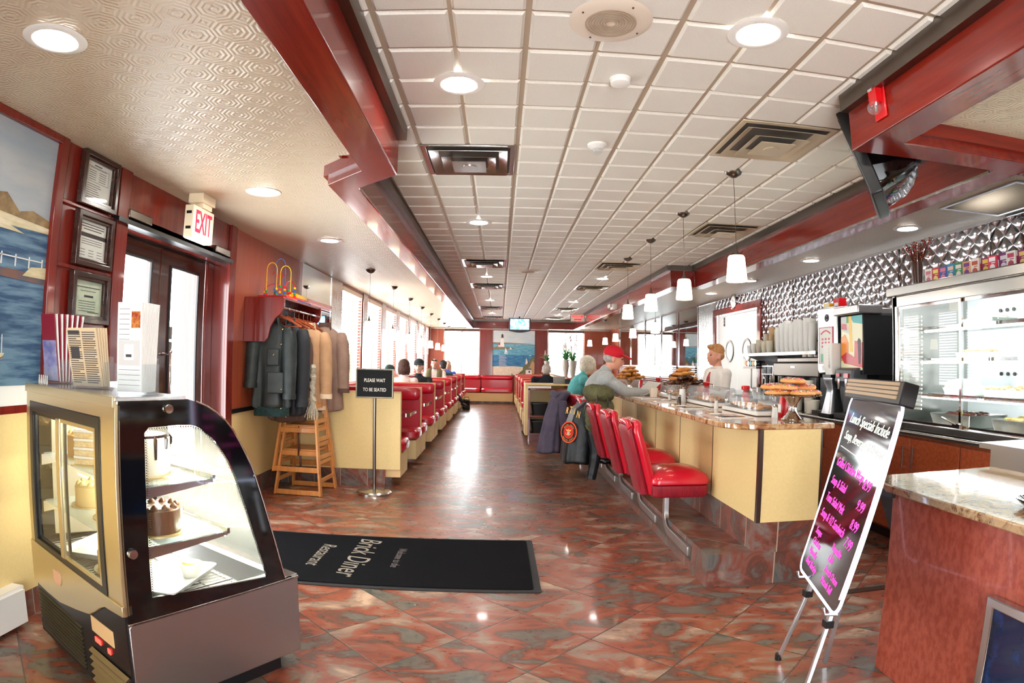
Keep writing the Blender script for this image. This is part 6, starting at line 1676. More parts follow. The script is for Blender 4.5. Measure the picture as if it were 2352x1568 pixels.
# hot drink dispenser with poster
t = thing('cappuccino_dispenser', 'tall pale hot drink dispenser with a framed poster, left of the juice machine', 'drink dispenser', (3.3, 5.27, .905))
b = MB(); b.prism([(5.10, 1.32), (5.43, 1.30), (5.46, 1.34), (5.46, 1.93), (5.10, 1.93)], 3.10, 3.5, 'yz'); build('machine_body', b, M_alum, t, wd=True, bevel=.01)
b = MB(); b.box(3.25, 3.5, 5.12, 5.42, .905, 1.32); build('machine_stand', b, M_black, t, wd=True)
b = MB(); b.box(3.02, 3.25, 5.12, 5.42, .905, .95); build('drip_tray', b, M_dksteel, t, wd=True)
mb = MB(); mb.mi = 0; mb.box(3.094, 3.099, 5.17, 5.42, 1.40, 1.74); mb.mi = 1; mb.frame(5.165, 5.425, 1.395, 1.745, .008, 3.092, 3.099, 'yz'); mb.mi = 2; mb.box(3.0935, 3.094, 5.20, 5.39, 1.41, 1.49); mb.mi = 1
for k in range(3):
    for q in range(3): mb.box(3.093, 3.094, 5.22 + q * .06, 5.25 + q * .06, 1.55 + k * .035, 1.57 + k * .035)
mb.tube([(3.093, 5.21 + .17 * k / 8, 1.68 + .03 * math.sin(PI * k / 8)) for k in range(9)], .007, 5)
build('poster', mb, [M_paper, mk('poster_pink', S(224, 120, 140), rough=.6), mk('poster_mint', S(150, 210, 180), rough=.6)], t, wd=True, smooth=False)
b = MB(); b.lathe([(.03, 0), (.036, .004), (.03, .008), (.022, .004)], (3.092, 5.28, 1.83), 20, 'x'); b.box(3.09, 3.1, 5.268, 5.29, 1.815, 1.845); build('round_emblem', b, M_ink, t, wd=True)
b = MB(); b.box(3.09, 3.1, 5.2, 5.36, 1.33, 1.38); build('brand_plate', b, M_white, t, wd=True)
for i, (yy, m_, lb) in enumerate(((5.38, M_jy, 'small yellow carton on the hot drink dispenser'), (5.2, M_redp, 'red and white carton on the hot drink dispenser'))):
    t = thing('small_carton', lb, 'carton', (3.2, yy, 1.931)); b = MB(); b.box(-.04, .04, -.05, .06, 0, .05 + .03 * i); build('carton', b, m_, t); b = MB(); b.box(-.0415, -.04, -.03, .04, .01, .04); build('printed_front', b, M_paper, t)
# white blender-like dispensers
def grinder(x, y_, lb):
    t = thing('drink_urn', lb, 'urn', (x, y_, .905), 0)
    b = MB(); b.loft([[(p[0], p[1], z) for p in rr(-w_, w_, -w_, w_, .02)] for w_, z in ((.085, .03), (.08, .05), (.055, .20), (.05, .26), (.075, .34), (.075, .36))]); build('urn_base', b, M_alum, t)
    b = MB(); b.box(-.1, .1, -.1, .1, 0, .03); b.box(-.075, .075, -.075, .075, .36, .39); build('black_band', b, M_black, t)
    b = MB(); b.loft([[(p[0], p[1], z) for p in rr(-w_, w_, -w_, w_, .02)] for w_, z in ((.06, .39), (.075, .5), (.078, .68))]); build('hopper', b, M_white, t)
    b = MB(); b.box(-.08, -.078, -.05, .05, .45, .66)
    for k in range(6): b.box(-.082, -.08, -.04, .02, .47 + k * .03, .48 + k * .03)
    build('label_sheet', b, M_paper, t)
    return t
grinder(3.10, 5.16, 'white hopper grinder in front of the hot drink dispenser')

# espresso machine with mug rack
t = thing('espresso_machine', 'wide dark steel espresso machine with group heads on black legs', 'coffee machine', (3.4, 6.3, .905))
b = MB(); b.box(3.26, 3.75, 5.72, 6.80, 1.255, 1.41); b.box(3.30, 3.75, 5.74, 6.78, 1.41, 1.47); build('machine_body', b, M_dksteel, t, wd=True, bevel=.012)
b = MB(); b.box(3.26, 3.7, 6.80, 7.14, 1.26, 1.38); build('control_box', b, M_brush, t, wd=True, bevel=.006)
for k in range(2): b = MB(); b.box(3.252, 3.26, 6.84 + k * .15, 6.96 + k * .15, 1.275, 1.36); b.box(3.248, 3.252, 6.87 + k * .15, 6.93 + k * .15, 1.29, 1.33); build('control_panel', b, M_black, t, wd=True)
b = MB(); b.box(3.253, 3.26, 6.24, 6.34, 1.35, 1.37); build('name_plate', b, M_alum, t, wd=True)
for yy in (6.50, 6.72, 6.95):
    b = MB(); b.lathe([(.04, 0), (.05, .05), (.05, .12), (.03, .12)], (3.34, yy, 1.13), 16); build('group_head', b, M_dksteel, t, wd=True)
    b = MB(); b.tube([(3.34, yy, 1.15), (3.2, yy, 1.14), (3.14, yy, 1.13)], [.012, .014, .018], 8); build('portafilter_handle', b, M_black, t, wd=True)
for x_, y_ in ((3.3, 5.8), (3.3, 6.62), (3.65, 5.8), (3.65, 6.62), (3.3, 7.05), (3.65, 7.05)): b = MB(); b.tube([(x_, y_, .905), (x_, y_, 1.26)], .025, 10); build('machine_leg', b, M_black, t, wd=True)
b = MB(); b.box(3.45, 3.72, 5.75, 7.1, .905, 1.25); build('rear_housing', b, M_black, t, wd=True)
b = MB(); b.box(3.2, 3.5, 6.4, 7.1, .905, .96); build('drip_tray', b, M_steel, t, wd=True)
# syrup / flavour bottles tilted in a rack at the left end
for k in range(5):
    t = thing('flavour_canister', '%s striped canister in the tilted rack left of the espresso machine' % ORD[k], 'canister', (3.28, 7.22 + k * .075, 1.40), 0, 'striped canisters by the espresso machine')
    b = MB(); b.lathe([(.001, -.07), (.034, -.07), (.036, .05), (.001, .05)], (0, 0, 0), 16, 'x'); build('can', b, [M_alum, M_jy, M_jt, M_alum, M_jo][k], t)
    b = MB(); b.lathe([(.037, -.03), (.037, .0), (.034, .0), (.034, -.03)], (0, 0, 0), 16, 'x'); build('label_band', b, M_black, t)
mb = MB(); mb.box(3.2, 3.4, 7.17, 7.58, 1.335, 1.36); mb.tube([(3.3, 7.2, .905), (3.3, 7.2, 1.34)], .012, 8); mb.tube([(3.3, 7.55, .905), (3.3, 7.55, 1.34)], .012, 8)
one('canister_rack', mb, M_dksteel, 'thin metal rack holding the striped canisters', 'rack')
# cup shelf on the wall
t = thing('cup_shelf', 'long steel wall shelf above the espresso machine carrying stacked cups', 'shelf', (3.5, 6.7, 1.51))
b = MB(); b.box(3.22, XR - .01, 5.70, 7.80, 1.500, 1.515); b.box(3.21, 3.22, 5.70, 7.80, 1.495, 1.53); build('shelf_plate', b, M_steel, t, wd=True)
for yy in (5.9, 6.9, 7.7): b = MB(); b.prism([(3.3, 1.50), (XR - .01, 1.50), (XR - .01, 1.30)], yy, yy + .012, 'xz'); build('shelf_bracket', b, M_steel, t, wd=True)
t = thing('upper_cup_shelf', 'short black wall shelf with takeout cups at the right of the cup stacks', 'shelf', (3.6, 5.75, 1.64)); b = MB(); b.box(3.35, XR - .01, 5.55, 6.0, 1.635, 1.65); build('shelf_plate', b, M_black, t, wd=True)
M_cupw = mk('translucent_cup', S(246, 244, 240), rough=.3); M_cupp = mk('paper_cup_brown', S(206, 170, 130), rough=.6); M_cupg = mk('paper_cup_print', S(216, 206, 186), rough=.6)
def cupstack(x, y_, z, n, r, lb, m, step=.02, h=.09):
    t = thing('cup_stack', lb, 'cup stack', (x, y_, z), 0, 'stacks of takeout cups on the shelf')
    for k in range(n):
        b = MB(); z0 = (n - 1 - k) * 0 + k * step
        b.lathe([(.001, 0), (r * .72, 0), (r, h), (r * 1.05, h + .003), (r * .97, h + .002), (r * .7, .004), (.001, .004)], (0, 0, z0), 16); build('cup', b, m, t)
    return t
k = 0
for j, x in enumerate((3.30, 3.42)):
    for i in range(8):
        y_ = 5.92 + i * .115; n = [12, 15, 14, 15, 13, 15, 14, 12][(i + j * 3) % 8]
        cupstack(x, y_, 1.516, n, .048, '%s stack of clear plastic cups counted from the hot drink dispenser, %s row' % (ORD[i], ('front', 'back')[j]), M_cupw)
for i, (x, y_, n, m_) in enumerate(((3.30, 7.0, 4, M_cupg), (3.42, 7.02, 11, M_cupg), (3.30, 7.14, 4, M_cupg), (3.42, 7.18, 13, M_cupp), (3.30, 7.30, 5, M_cupg), (3.42, 7.34, 9, M_cupg), (3.30, 7.46, 3, M_cupw), (3.30, 7.6, 2, M_cupw))):
    cupstack(x, y_, 1.516, n, .042, '%s stack of printed paper cups on the left half of the cup shelf' % ORD[i], m_, .02, .1)
# coffee pots and mugs on the machine
for i, (y_, c_) in enumerate(((6.62, M_black), (6.38, mk('orange_handle', S(240, 80, 40), rough=.3)))):
    t = thing('coffee_pot', '%s handled glass coffee pot on top of the espresso machine' % ('black', 'orange')[i], 'coffee pot', (3.42, y_, 1.472), 0, 'glass coffee pots')
    b = MB(); b.lathe([(.001, 0), (.07, 0), (.08, .03), (.07, .08), (.04, .11), (.045, .12), (.001, .12)], seg=20); build('glass_bowl', b, M_acryl, t)
    b = MB(); b.lathe([(.04, .115), (.048, .13), (.001, .13)], seg=16); b.tube([(-.04, .03, .12), (-.1, .05, .12), (-.1, .05, .05)], .01, 8); build('handle', b, c_, t)
M_mug = mk('cream_mug', S(240, 232, 214), rough=.25, coat=.3)
def mug(x, y_, z, lb, g, r=.04, h=.1):
    t = thing('mug', lb, 'mug', (x, y_, z), 0, g)
    b = MB(); b.lathe([(.001, 0), (r * .85, 0), (r, h), (r * .92, h), (r * .8, .008), (.001, .008)], seg=20); build('mug_body', b, M_mug, t)
    b = MB(); b.tube([(r * .95, 0, h * .8), (r + .025, 0, h * .7), (r + .025, 0, h * .35), (r * .9, 0, h * .25)], .006, 8); b.xf(Matrix.Rotation(1.2, 4, 'Z')); build('mug_handle', b, M_mug, t)
    return t
for i, y_ in enumerate((5.72, 5.95, 6.18)): mug(3.15, y_, .905, '%s tall cream mug in front of the espresso machine' % ORD[i], 'tall mugs on the back counter', .05, .17); 
for i, y_ in enumerate((5.72, 5.95, 6.18)): mug(3.15, y_, 1.077, 'cream mug stacked on the %s tall mug' % ORD[i], 'upper mugs of the stacks', .05, .15)
for i, y_ in enumerate((5.8, 5.93, 6.06, 6.19)): mug(3.36, y_, 1.471, '%s white mug on top of the espresso machine' % ORD[i], 'mugs on the machine')
mug(3.1, 5.55, .905, 'wide white cup beside the grinder on the back counter', 'wide cup', .075, .13)
for i, y_ in enumerate((7.52, 7.60)):
    t = thing('sauce_bottle', '%s brown sauce bottle with orange cap on the small black rack' % ('left', 'right')[1 - i], 'bottle', (3.25, y_, .985), 0, 'sauce bottles')
    b = MB(); b.lathe([(.001, 0), (.02, 0), (.022, .04), (.012, .08), (.001, .08)], seg=14); build('bottle', b, mk('amber_glass', S(110, 30, 14), rough=.15), t)
    b = MB(); b.lathe([(.001, .08), (.014, .08), (.014, .10), (.001, .105)], seg=12); build('cap', b, M_jo, t)
mb = MB(); mb.box(3.15, 3.4, 7.25, 7.75, .97, .985); mb.box(3.17, 3.38, 7.3, 7.7, .905, .97)
one('bottle_rack', mb, M_black, 'low black rack under the sauce bottles on the back counter', 'rack')
t = thing('cup_carousel', 'cluster of clear glasses on the back counter left of the machine', 'glasses', (3.3, 7.0, .96))
for i in range(3):
    for j in range(3):
        b = MB(); b.lathe([(.001, 0), (.025, 0), (.032, .14), (.03, .14), (.022, .006), (.001, .006)], (-.08 + j * .07, .12 + i * .07 - .02, .0), 12); build('glass', b, M_cupw, t)
# wall clock
t = thing('wall_clock', 'round chrome wall clock above the kitchen door', 'clock', (XR, 9.5, 2.42))
b = MB(); b.lathe([(.001, -.03), (.10, -.03), (.11, -.045), (.125, -.04), (.13, 0), (.001, 0)], (0, 0, 0), 32, 'x'); build('clock_case', b, M_chrome, t)
b = MB(); b.cyl((-.034, 0, 0), .1, .004, 28, 'x'); build('dial', b, M_paper, t)
b = MB(); b.bar((-.037, 0, 0), (-.037, .03, .05), .006, .003); b.bar((-.037, 0, 0), (-.037, -.05, .04), .005, .003); build('clock_hands', b, M_black, t)

# fire alarm strobe on the near right beam
t = thing('fire_alarm', 'red fire alarm with a clear round strobe on the near right beam', 'alarm', (1.70, 2.30, 2.50))
b = MB(); b.box(-.012, 0, -.045, .045, -.02, .15); build('back_plate', b, M_redp, t, bevel=.005)
b = MB(); b.box(-.045, -.012, -.03, .03, .05, .135)
for k in range(4): b.box(-.046, -.045, -.02, -.012, .065 + k * .015, .072 + k * .015)
build('horn_box', b, M_redp, t, bevel=.006)
b = MB(); b.ell((-.04, 0, .03), (.032, .034, .034), seg=20, rg=12); build('strobe_lens', b, M_acryl, t)
b = MB(); b.tube([(-.03, 0, .01), (-.03, 0, .05)], .008, 8); build('strobe_tube', b, M_chrome, t)
for z_ in (.07,): text('alarm_lettering', 'FIRE', .018, M_pw, t, face_M((-.0465, .012, .12), (0, -1, 0), (0, 0, 1)))

# ================================================================== NEAR RIGHT COUNTER
t = thing('cashier_counter', 'brick red laminate counter base in the right foreground', 'counter', (2.1, 1.6, 0))
b = MB(); b.box(1.72, 2.42, .1, 2.32, 0, .828); build('counter_base', b, M_lam2, t, wd=True, bevel=.004)
b = MB(); b.prism([(2.32, .828), (2.48, .828), (2.32, .60)], 1.74, 1.765, 'yz'); b.box(1.70, 1.78, 2.30, 2.49, .80, .83); build('support_bracket', b, M_black, t, wd=True)
b = MB(); b.prism([(1.665, .1), (1.665, 2.30), (1.76, 2.50), (2.50, 2.52), (2.52, .1)], .83, .866)
one('cashier_granite_top', b, M_granite2, 'pale granite top with bright reflections on the brick red foreground counter', 'counter top', bevel=.006)
t = thing('floor_cabinet_glass', 'steel framed dark blue glass panel leaning low on the foreground counter', 'panel', (1.69, 1.3, 0))
b = MB(); b.frame(.75, 1.652, .06, .585, .035, 1.675, 1.715, 'yz'); build('steel_frame', b, M_steel, t, wd=True, bevel=.004)
b = MB(); b.box(1.69, 1.71, .78, 1.63, .09, .56); build('blue_glass', b, mk('dark_blue_glass', S(14, 34, 66), rough=.08, coat=.6, col2=S(30, 80, 150), ns=5, lo=.5, hi=.75), t, wd=True)
t = thing('candy_dish', 'black dish with yellow sweets at the right edge of the pale granite', 'dish', (1.93, 1.69, .867))
b = MB(); b.lathe([(.001, 0), (.05, 0), (.09, .03), (.085, .032), (.045, .008), (.001, .008)], seg=24); build('dish', b, M_blackg, t)
b = MB(); rnd = random.Random(2)
for k in range(14): b.ell((rnd.uniform(-.045, .045), rnd.uniform(-.045, .045), .022), .012, seg=7, rg=5)
build('sweets', b, M_jy, t, kind='stuff')
mb = MB(); mb.box(2.62, 3.0, 2.0, 2.75, .93, .96)
one('steel_prep_ledge', mb.box(2.66, 2.98, 2.1, 2.7, .0, .93), M_brush, 'low steel work ledge between the fridge counter and the pale granite', 'work table')

# ---------------------------------------------------------------- easel with the neon edged menu board
EZ = .43; EX, EY = 1.345, 2.29
yaw, lean, bw, bh = -1.814, .256, .59, .84
r_ = Vector((math.cos(yaw), math.sin(yaw), 0)); n_ = Vector((-math.sin(yaw), math.cos(yaw), 0)); u_ = Vector((0, 0, 1)) * math.cos(lean) + n_ * math.sin(lean)
f_ = r_.cross(u_)  # points back toward the viewer side
f_ = -n_ * math.cos(lean) + Vector((0, 0, 1)) * math.sin(lean)
t = thing('menu_easel', 'lit specials board with pink handwriting on a silver tripod easel', 'sign', (EX, EY, 0))
ME = Matrix(((r_.x, u_.x, f_.x, EX), (r_.y, u_.y, f_.y, EY), (r_.z, u_.z, f_.z, EZ), (0, 0, 0, 1)))
def eb(b): b.xf(ME); return b
M_board = mk('black_glass_board', S(20, 20, 30), rough=.07, coat=.8)
b = MB(); b.prism(rr(-bw / 2, bw / 2, 0, bh, .05, 5), -.008, 0); build('glass_board', eb(b), M_board, t, wd=True, bevel=.002)
M_neon = mk('edge_light', (.7, .75, 1, 1), es=4.5, ecol=(.62, .72, 1, 1)); M_neonp = mk('edge_light_pink', (1, .6, .9, 1), es=4, ecol=(1, .45, .75, 1))
o = rr(-bw / 2 - .006, bw / 2 + .006, -.006, bh, .055, 5)
b = MB(); b.tube([(p[0], p[1], -.003) for p in o], .0065, 8, closed=True); build('edge_light', eb(b), M_neon, t, wd=True)
b = MB(); b.tube([(bw / 2 - .012, .06, .003), (bw / 2 - .012, bh - .04, .003)], .0025, 6); build('edge_light', eb(b), M_neonp, t, wd=True)
b = MB(); b.prism(rr(-bw / 2 - .02, bw / 2 + .03, bh - .02, bh + .07, .006, 2), -.035, .03); build('light_housing', eb(b), M_black, t, wd=True, bevel=.006)
b = MB()
for k in range(4): b.box(-bw / 2 - .018, bw / 2 - .005, bh + .0 + k * .017, bh + .013 + k * .017, .03, .034)
build('ribbed_front', eb(b), mk('bronze_extrusion', S(176, 150, 120), rough=.35, metal=.7), t, wd=True)
M_pink = mk('pink_marker', S(255, 60, 190), es=.75, ecol=(1, .08, .5, 1)); M_wmk = mk('white_marker', S(250, 255, 240), es=.5, ecol=(.9, 1, .85, 1))
def wr(s, x, y, sz, m, sh=.5, rot=0, al='LEFT', sx=.8): text('handwriting', s, sz, m, t, ME @ Matrix.Translation((x, y, .001)) @ Matrix.Rotation(rot, 4, 'Z'), ext=.0006, shear=sh, al=al, sx=sx, bold=-.0004, wd=True)
wr('Lunch Specials Include', -.24, .735, .066, M_wmk, .6, -.05); wr('Soup, Beverage & Dessert', -.25, .655, .058, M_wmk, .5, -.06)
b = MB(); b.bar((-.26, .60, .001), (.2, .565, .001), .003, .001, up=(0, 0, 1)); build('underline', eb(b), M_wmk, t, wd=True)
for s_, y_, pz in (('Grilled Chicken Wrap', .53, '8.99'), ('Soup & Salad', .445, '9.99'), ('Tuna Salad Melt', .365, '8.99'), ('Soup & 1/2 Sandwich', .29, '7.99')):
    wr(s_, -.25, y_, .058, M_pink, .4, -.05, sx=.7); wr(pz, .13, y_ - .035, .062, M_pink, .3, -.05)
for k, s_ in enumerate(('Soups', 'Chicken', 'Noodle', 'Beef Barley')): wr(s_, -.24, .205 - k * .048, .046, M_pink, .3, -.05)
for k, s_ in enumerate(('Vegetable', 'Chili', 'French Onion', 'Matzoh Ball')): wr(s_, .02, .20 - k * .048, .046, M_pink, .3, -.05, sx=.7)
# legs in the board plane behind it, telescoping
P0 = ME @ Vector((0, bh + .02, -.03))
for nm, bx in (('l', -.20), ('r', .24)):
    g = ME @ Vector((bx, -EZ / math.cos(lean), -.03)); top_ = ME @ Vector((bx * .25, bh - .05, -.03)); mid = g.lerp(top_, .30)
    b = MB(); b.bar(mid, top_, .028, .02, up=f_); build('easel_leg', b, M_alum, t, wd=True, bevel=.003)
    b = MB(); b.bar(g + Vector((0, 0, .012)), mid, .022, .015, up=f_); build('leg_extension', b, M_alum, t, wd=True, bevel=.002)
    b = MB(); b.cyl(g - Vector((0, 0, g.z)), .016, .03, 12); build('rubber_foot', b, M_black, t, wd=True)
    b = MB(); c_ = g.lerp(top_, .30); b.obox(c_, (.035, .035, .03)); build('leg_clamp', b, M_black, t, wd=True)
    h_ = ME @ Vector((bx, -.012, 0)); b = MB(); b.tube([h_ - f_ * .03, h_ + f_ * .02 - u_ * .012, h_ + f_ * .035 + u_ * .012], .007, 8); build('board_hook', b, M_alum, t, wd=True)
b = MB(); bk = ME @ Vector((0, bh * .8, -.05)); ft = Vector((1.50, 2.40, .012)); b.bar(ft, bk, .02, .016, up=r_); build('rear_leg', b, M_alum, t, wd=True)
# ================================================================== PEOPLE
# a figure is grown from a posed skeleton: tapered limbs fused into one continuous surface
def hand(b, wst, d, pn, s=1, curl=.5, thumb=1):
    """wrist, pointing direction, palm normal (towards the palm), thumb side +-1"""
    d = Vector(d).normalized(); pn = Vector(pn); pn = (pn - d * pn.dot(d)).normalized(); sd = d.cross(pn) * thumb
    w_ = Vector(wst)
    M = Matrix((sd, d, pn)).transposed()
    b.ell(w_ + d * .045 * s, (.042 * s, .052 * s, .017 * s), M)
    b.cap(w_ - d * .03 * s, w_ + d * .02 * s, .026 * s, .027 * s)
    for k, (o, L_) in enumerate(((.031, .072), (.011, .080), (-.010, .075), (-.030, .058))):
        p = w_ + d * .085 * s + sd * o * s; a = 0; r = .0095 * s
        for j, f in enumerate((.45, .32, .25)):
            a += curl * (.5 + .35 * j) if j else curl * .45
            q = p + (d * math.cos(a) + pn * math.sin(a)) * L_ * f * s; b.cap(p, q, r, r * .92, 8); p = q; r *= .92
    p = w_ + d * .02 * s + sd * .032 * s; q = p + (d * .6 + sd * .7 + pn * .35).normalized() * .038 * s; b.cap(p, q, .0125 * s, .011 * s, 8)
    q2 = q + (d * .9 + sd * .15 + pn * .5).normalized() * .032 * s; b.cap(q, q2, .011 * s, .009 * s, 8)

def person(lb, loc, rz, J, skin, shirt, trousers=None, hair=None, hairc=None, vox=.012, face=True, hands=(.5, .5), s=1, extra=None, head_yaw=0, head_pitch=0, shoe=None, hs=1.06, group=None, bulk=.012):
    t = thing('person', lb, 'person', loc, rz, group)
    v = {k: Vector(p) for k, p in J.items()}
    HM = (Matrix.Rotation(head_yaw, 3, 'Z') @ Matrix.Rotation(head_pitch, 3, 'X')) * hs
    hc = v['head']
    def hp(x, y, z): return hc + HM @ Vector((x, y, z))
    b = MB()
    # head: cranium, face, jaw, nose, ears
    b.ell(hp(0, -.012, .025), (.076, .094, .092), HM); b.ell(hp(0, .022, -.03), (.062, .072, .088), HM); b.ell(hp(0, .045, -.085), (.036, .034, .03), HM)
    b.ell(hp(0, .098, -.03), (.013, .02, .02), HM); b.cap(hp(0, .09, .01), hp(0, .103, -.025), .009, .012, 8)
    for q in (-1, 1):
        b.ell(hp(q * .078, -.008, -.02), (.012, .02, .032), HM, 8, 6); b.ell(hp(q * .03, .083, .018), (.022, .012, .008), HM, 8, 6)
    b.ell(hp(0, .09, -.062), (.024, .012, .008), HM, 8, 6)
    b.cap(v['neck'], hp(0, -.02, -.06), .056, .054)
    L_, R_ = v['shL'], v['shR']; ch, hipc = v['chest'], v['hip']
    def torso(b, e):
        ax = (R_ - L_).normalized(); up = (v['neck'] - hipc).normalized(); fw = up.cross(ax) * -1; M = Matrix((ax, fw, up)).transposed()
        half = (R_ - L_).length / 2
        b.ell(ch, (half * .86 + e, .115 + e, .20), M); b.ell(ch.lerp(hipc, .5), (half * .76 + e, .115 + e, .2), M); b.ell(hipc, (half * .84 + e, .125 + e, .15), M)
        b.ell(ch.lerp(v['neck'], .55), (half * .66 + e, .085 + e, .09), M)
        for q in (L_, R_): b.ell(q, .058 + e)
        b.cap(L_, R_, .052 + e, .052 + e)
        b.cap(ch.lerp(v['neck'], .6), v['neck'], .075 + e, .058 + e * .5)
    torso(b, -.004)
    for sd in 'LR':
        b.cap(v['sh' + sd], v['el' + sd], .044, .036); b.cap(v['el' + sd], v['wr' + sd], .036, .025)
        hand(b, v['wr' + sd], v['hd' + sd], v.get('pn' + sd, Vector((0, 0, -1))), 1, hands['LR'.index(sd)], 1 if sd == 'L' else -1)
        b.cap(hipc + (v['kn' + sd] - hipc).normalized() * .02 + (R_ - L_).normalized() * (.08 if sd == 'R' else -.08), v['kn' + sd], .075, .052); b.cap(v['kn' + sd], v['an' + sd], .05, .036)
        b.cap(v['an' + sd] - Vector((0, 0, .03)), v['ft' + sd], .034, .028)
    body = build('body', b, skin, t, remesh=vox)
    b = MB(); torso(b, bulk)
    for sd in 'LR':
        b.cap(v['sh' + sd], v['el' + sd], .056 + bulk * .5, .05 + bulk * .4); b.cap(v['el' + sd], v['el' + sd].lerp(v['wr' + sd], shirt[1]), .05 + bulk * .3, .042 if shirt[1] > .5 else .05)
    build(shirt[2], b, shirt[0], t, remesh=vox, disp=(.10, .014))
    if trousers:
        b = MB(); ax = (R_ - L_).normalized()
        b.ell(hipc, (.165, .15, .13))
        for sd in 'LR':
            b.cap(hipc + ax * (.08 if sd == 'R' else -.08), v['kn' + sd], .095, .07); b.cap(v['kn' + sd], v['an' + sd] + Vector((0, 0, .03)), .068, .056)
        build('trousers', b, trousers, t, remesh=vox, disp=(.10, .012))
    for sd in 'LR':
        b = MB(); a = v['an' + sd] - Vector((0, 0, .035)); b.cap(a, v['ft' + sd], .045, .04); b.ell(a.lerp(v['ft' + sd], .5) - Vector((0, 0, .02)), (.05, .05, .03)); build('shoe', b, shoe or M_black, t, remesh=.01)
    if hair:
        b = MB()
        for c, r in hair: b.ell(hp(*c), r, HM)
        build('hair', b, hairc, t, remesh=.008, disp=(.018, .012))
    if face:
        b = MB()
        for q in (-1, 1): b.ell(hp(q * .031, .082, .002), (.012, .008, .006), HM, 10, 6)
        build('eye', b, M_eye, t)
        b = MB(); b.ell(hp(0, .098, -.062), (.02, .007, .005), HM, 10, 6); build('lips', b, M_lip, t)
        b = MB()
        for q in (-1, 1): b.ell(hp(q * .032, .088, .02), (.018, .006, .003), HM, 8, 5)
        build('eyebrow', b, hairc or M_dkwood, t)
    if extra: extra(t, hp, HM, v)
    return t
M_eye = mk('eye_dark', S(50, 40, 36), rough=.2); M_lip = mk('lips', S(190, 110, 100), rough=.4)
def hairm(n, c, c2): return mk(n, c, rough=.7, col2=c2, ns=60, stretch=(1, 1, .15))
H_grey = hairm('grey_hair', S(150, 142, 134), S(196, 188, 180)); H_white = hairm('silver_blonde_hair', S(236, 230, 216), S(206, 194, 170)); H_sand = hairm('sandy_hair', S(176, 116, 70), S(206, 150, 96))
H_brown = hairm('brown_hair', S(88, 58, 46), S(54, 34, 28)); H_dk = hairm('dark_hair', S(34, 30, 32), S(54, 48, 46)); H_lt = hairm('light_brown_hair', S(170, 130, 100), S(206, 170, 130))
C_grey = mk('grey_sweatshirt', S(176, 178, 176), rough=.95, col2=S(160, 164, 164), ns=40, sheen=.3)
C_teal = mk('teal_cable_knit', S(110, 196, 196), rough=.95, col2=S(84, 172, 176), ns=60, stretch=(1, 1, .2), bump=.6, bs=70)
C_white = mk('white_shirt', S(238, 230, 222), rough=.8); C_black = mk('black_sweater', S(24, 28, 36), rough=.95); C_jean = mk('grey_blue_jeans', S(98, 108, 116), rough=.9, col2=S(80, 92, 100), ns=60)
C_dkt = mk('dark_trousers', S(40, 42, 48), rough=.9); C_khaki = mk('olive_vest', S(110, 100, 68), rough=.9); C_blue = mk('blue_top', S(80, 100, 190), rough=.8); C_dgreen = mk('dark_green_top', S(40, 66, 64), rough=.9); C_red = M_redp; C_pinkt = mk('pale_pink_top', S(240, 220, 216), rough=.9); C_cap = mk('red_cap_cotton', S(206, 22, 44), rough=.8); C_capd = mk('dark_cap_cotton', S(34, 44, 52), rough=.9)

def seated(fw=.45, lean=.05, hipz=.52, sh=.19, head=(0, .1, 1.27), arms='lap', knz=.56, spread=.12, top=1.06):
    J = dict(hip=(0, 0, hipz + .1), chest=(0, lean, (hipz + top) / 2 + .14), neck=(0, lean + .03, top + .05), head=head,
             shL=(-sh, lean + .01, top - .04), shR=(sh, lean + .01, top - .04), knL=(-spread, fw, knz), knR=(spread, fw, knz), anL=(-spread, fw - .02, .09), anR=(spread, fw - .02, .09), ftL=(-spread - .01, fw + .13, .045), ftR=(spread + .01, fw + .13, .045))
    if arms == 'lap': J.update(elL=(-sh - .05, lean + .06, top - .34), elR=(sh + .05, lean + .06, top - .34), wrL=(-.14, lean + .30, top - .30), wrR=(.14, lean + .30, top - .30), hdL=(.2, 1, 0), hdR=(-.2, 1, 0))
    if arms == 'table': J.update(elL=(-sh - .07, lean + .16, top - .27), elR=(sh + .07, lean + .16, top - .27), wrL=(-.10, lean + .36, .80), wrR=(.12, lean + .36, .80), hdL=(.6, .8, 0), hdR=(-.6, .8, 0))
    return J
STD = [((0, -.03, .045), (.084, .094, .088)), ((0, -.055, -.02), (.076, .06, .07))]
def capf(m):
    def f(t, hp, HM, v):
        b = MB(); b.ell(hp(0, -.01, .055), (.090, .106, .078), HM, 20, 12); o = build('cap_crown', b, m, t)
        b = MB(); b.loft([[hp(x * w_, y, z) for x, z in ((-.075, -.006), (-.04, .010), (0, .016), (.04, .010), (.075, -.006), (.04, .004), (0, .010), (-.04, .004))] for w_, y, z in ((1, .075, 0), (1, .12, 0), (.8, .155, 0), (.3, .175, 0))]) if 0 else b.loft([[hp(x * w_, y, z + .055 - (y - .07) * .3) for x, z in ((-.075, -.012), (-.04, .004), (0, .010), (.04, .004), (.075, -.012), (.04, -.002), (0, .004), (-.04, -.002))] for w_, y in ((1, .07), (1, .12), (.82, .155), (.35, .178))]); build('cap_brim', b, m, t)
        b = MB(); b.ell(hp(0, -.01, .132), .008); build('cap_button', b, m, t)
        b = MB(); b.tube([hp(.045 * math.sin(a), -.108 + .012 * (1 - math.cos(a * .9)), .028) for a in [-1 + 2 * k / 8 for k in range(9)]], .005, 6); build('cap_lettering', b, mk('gold_thread', S(240, 190, 110), rough=.6), t)
    return f

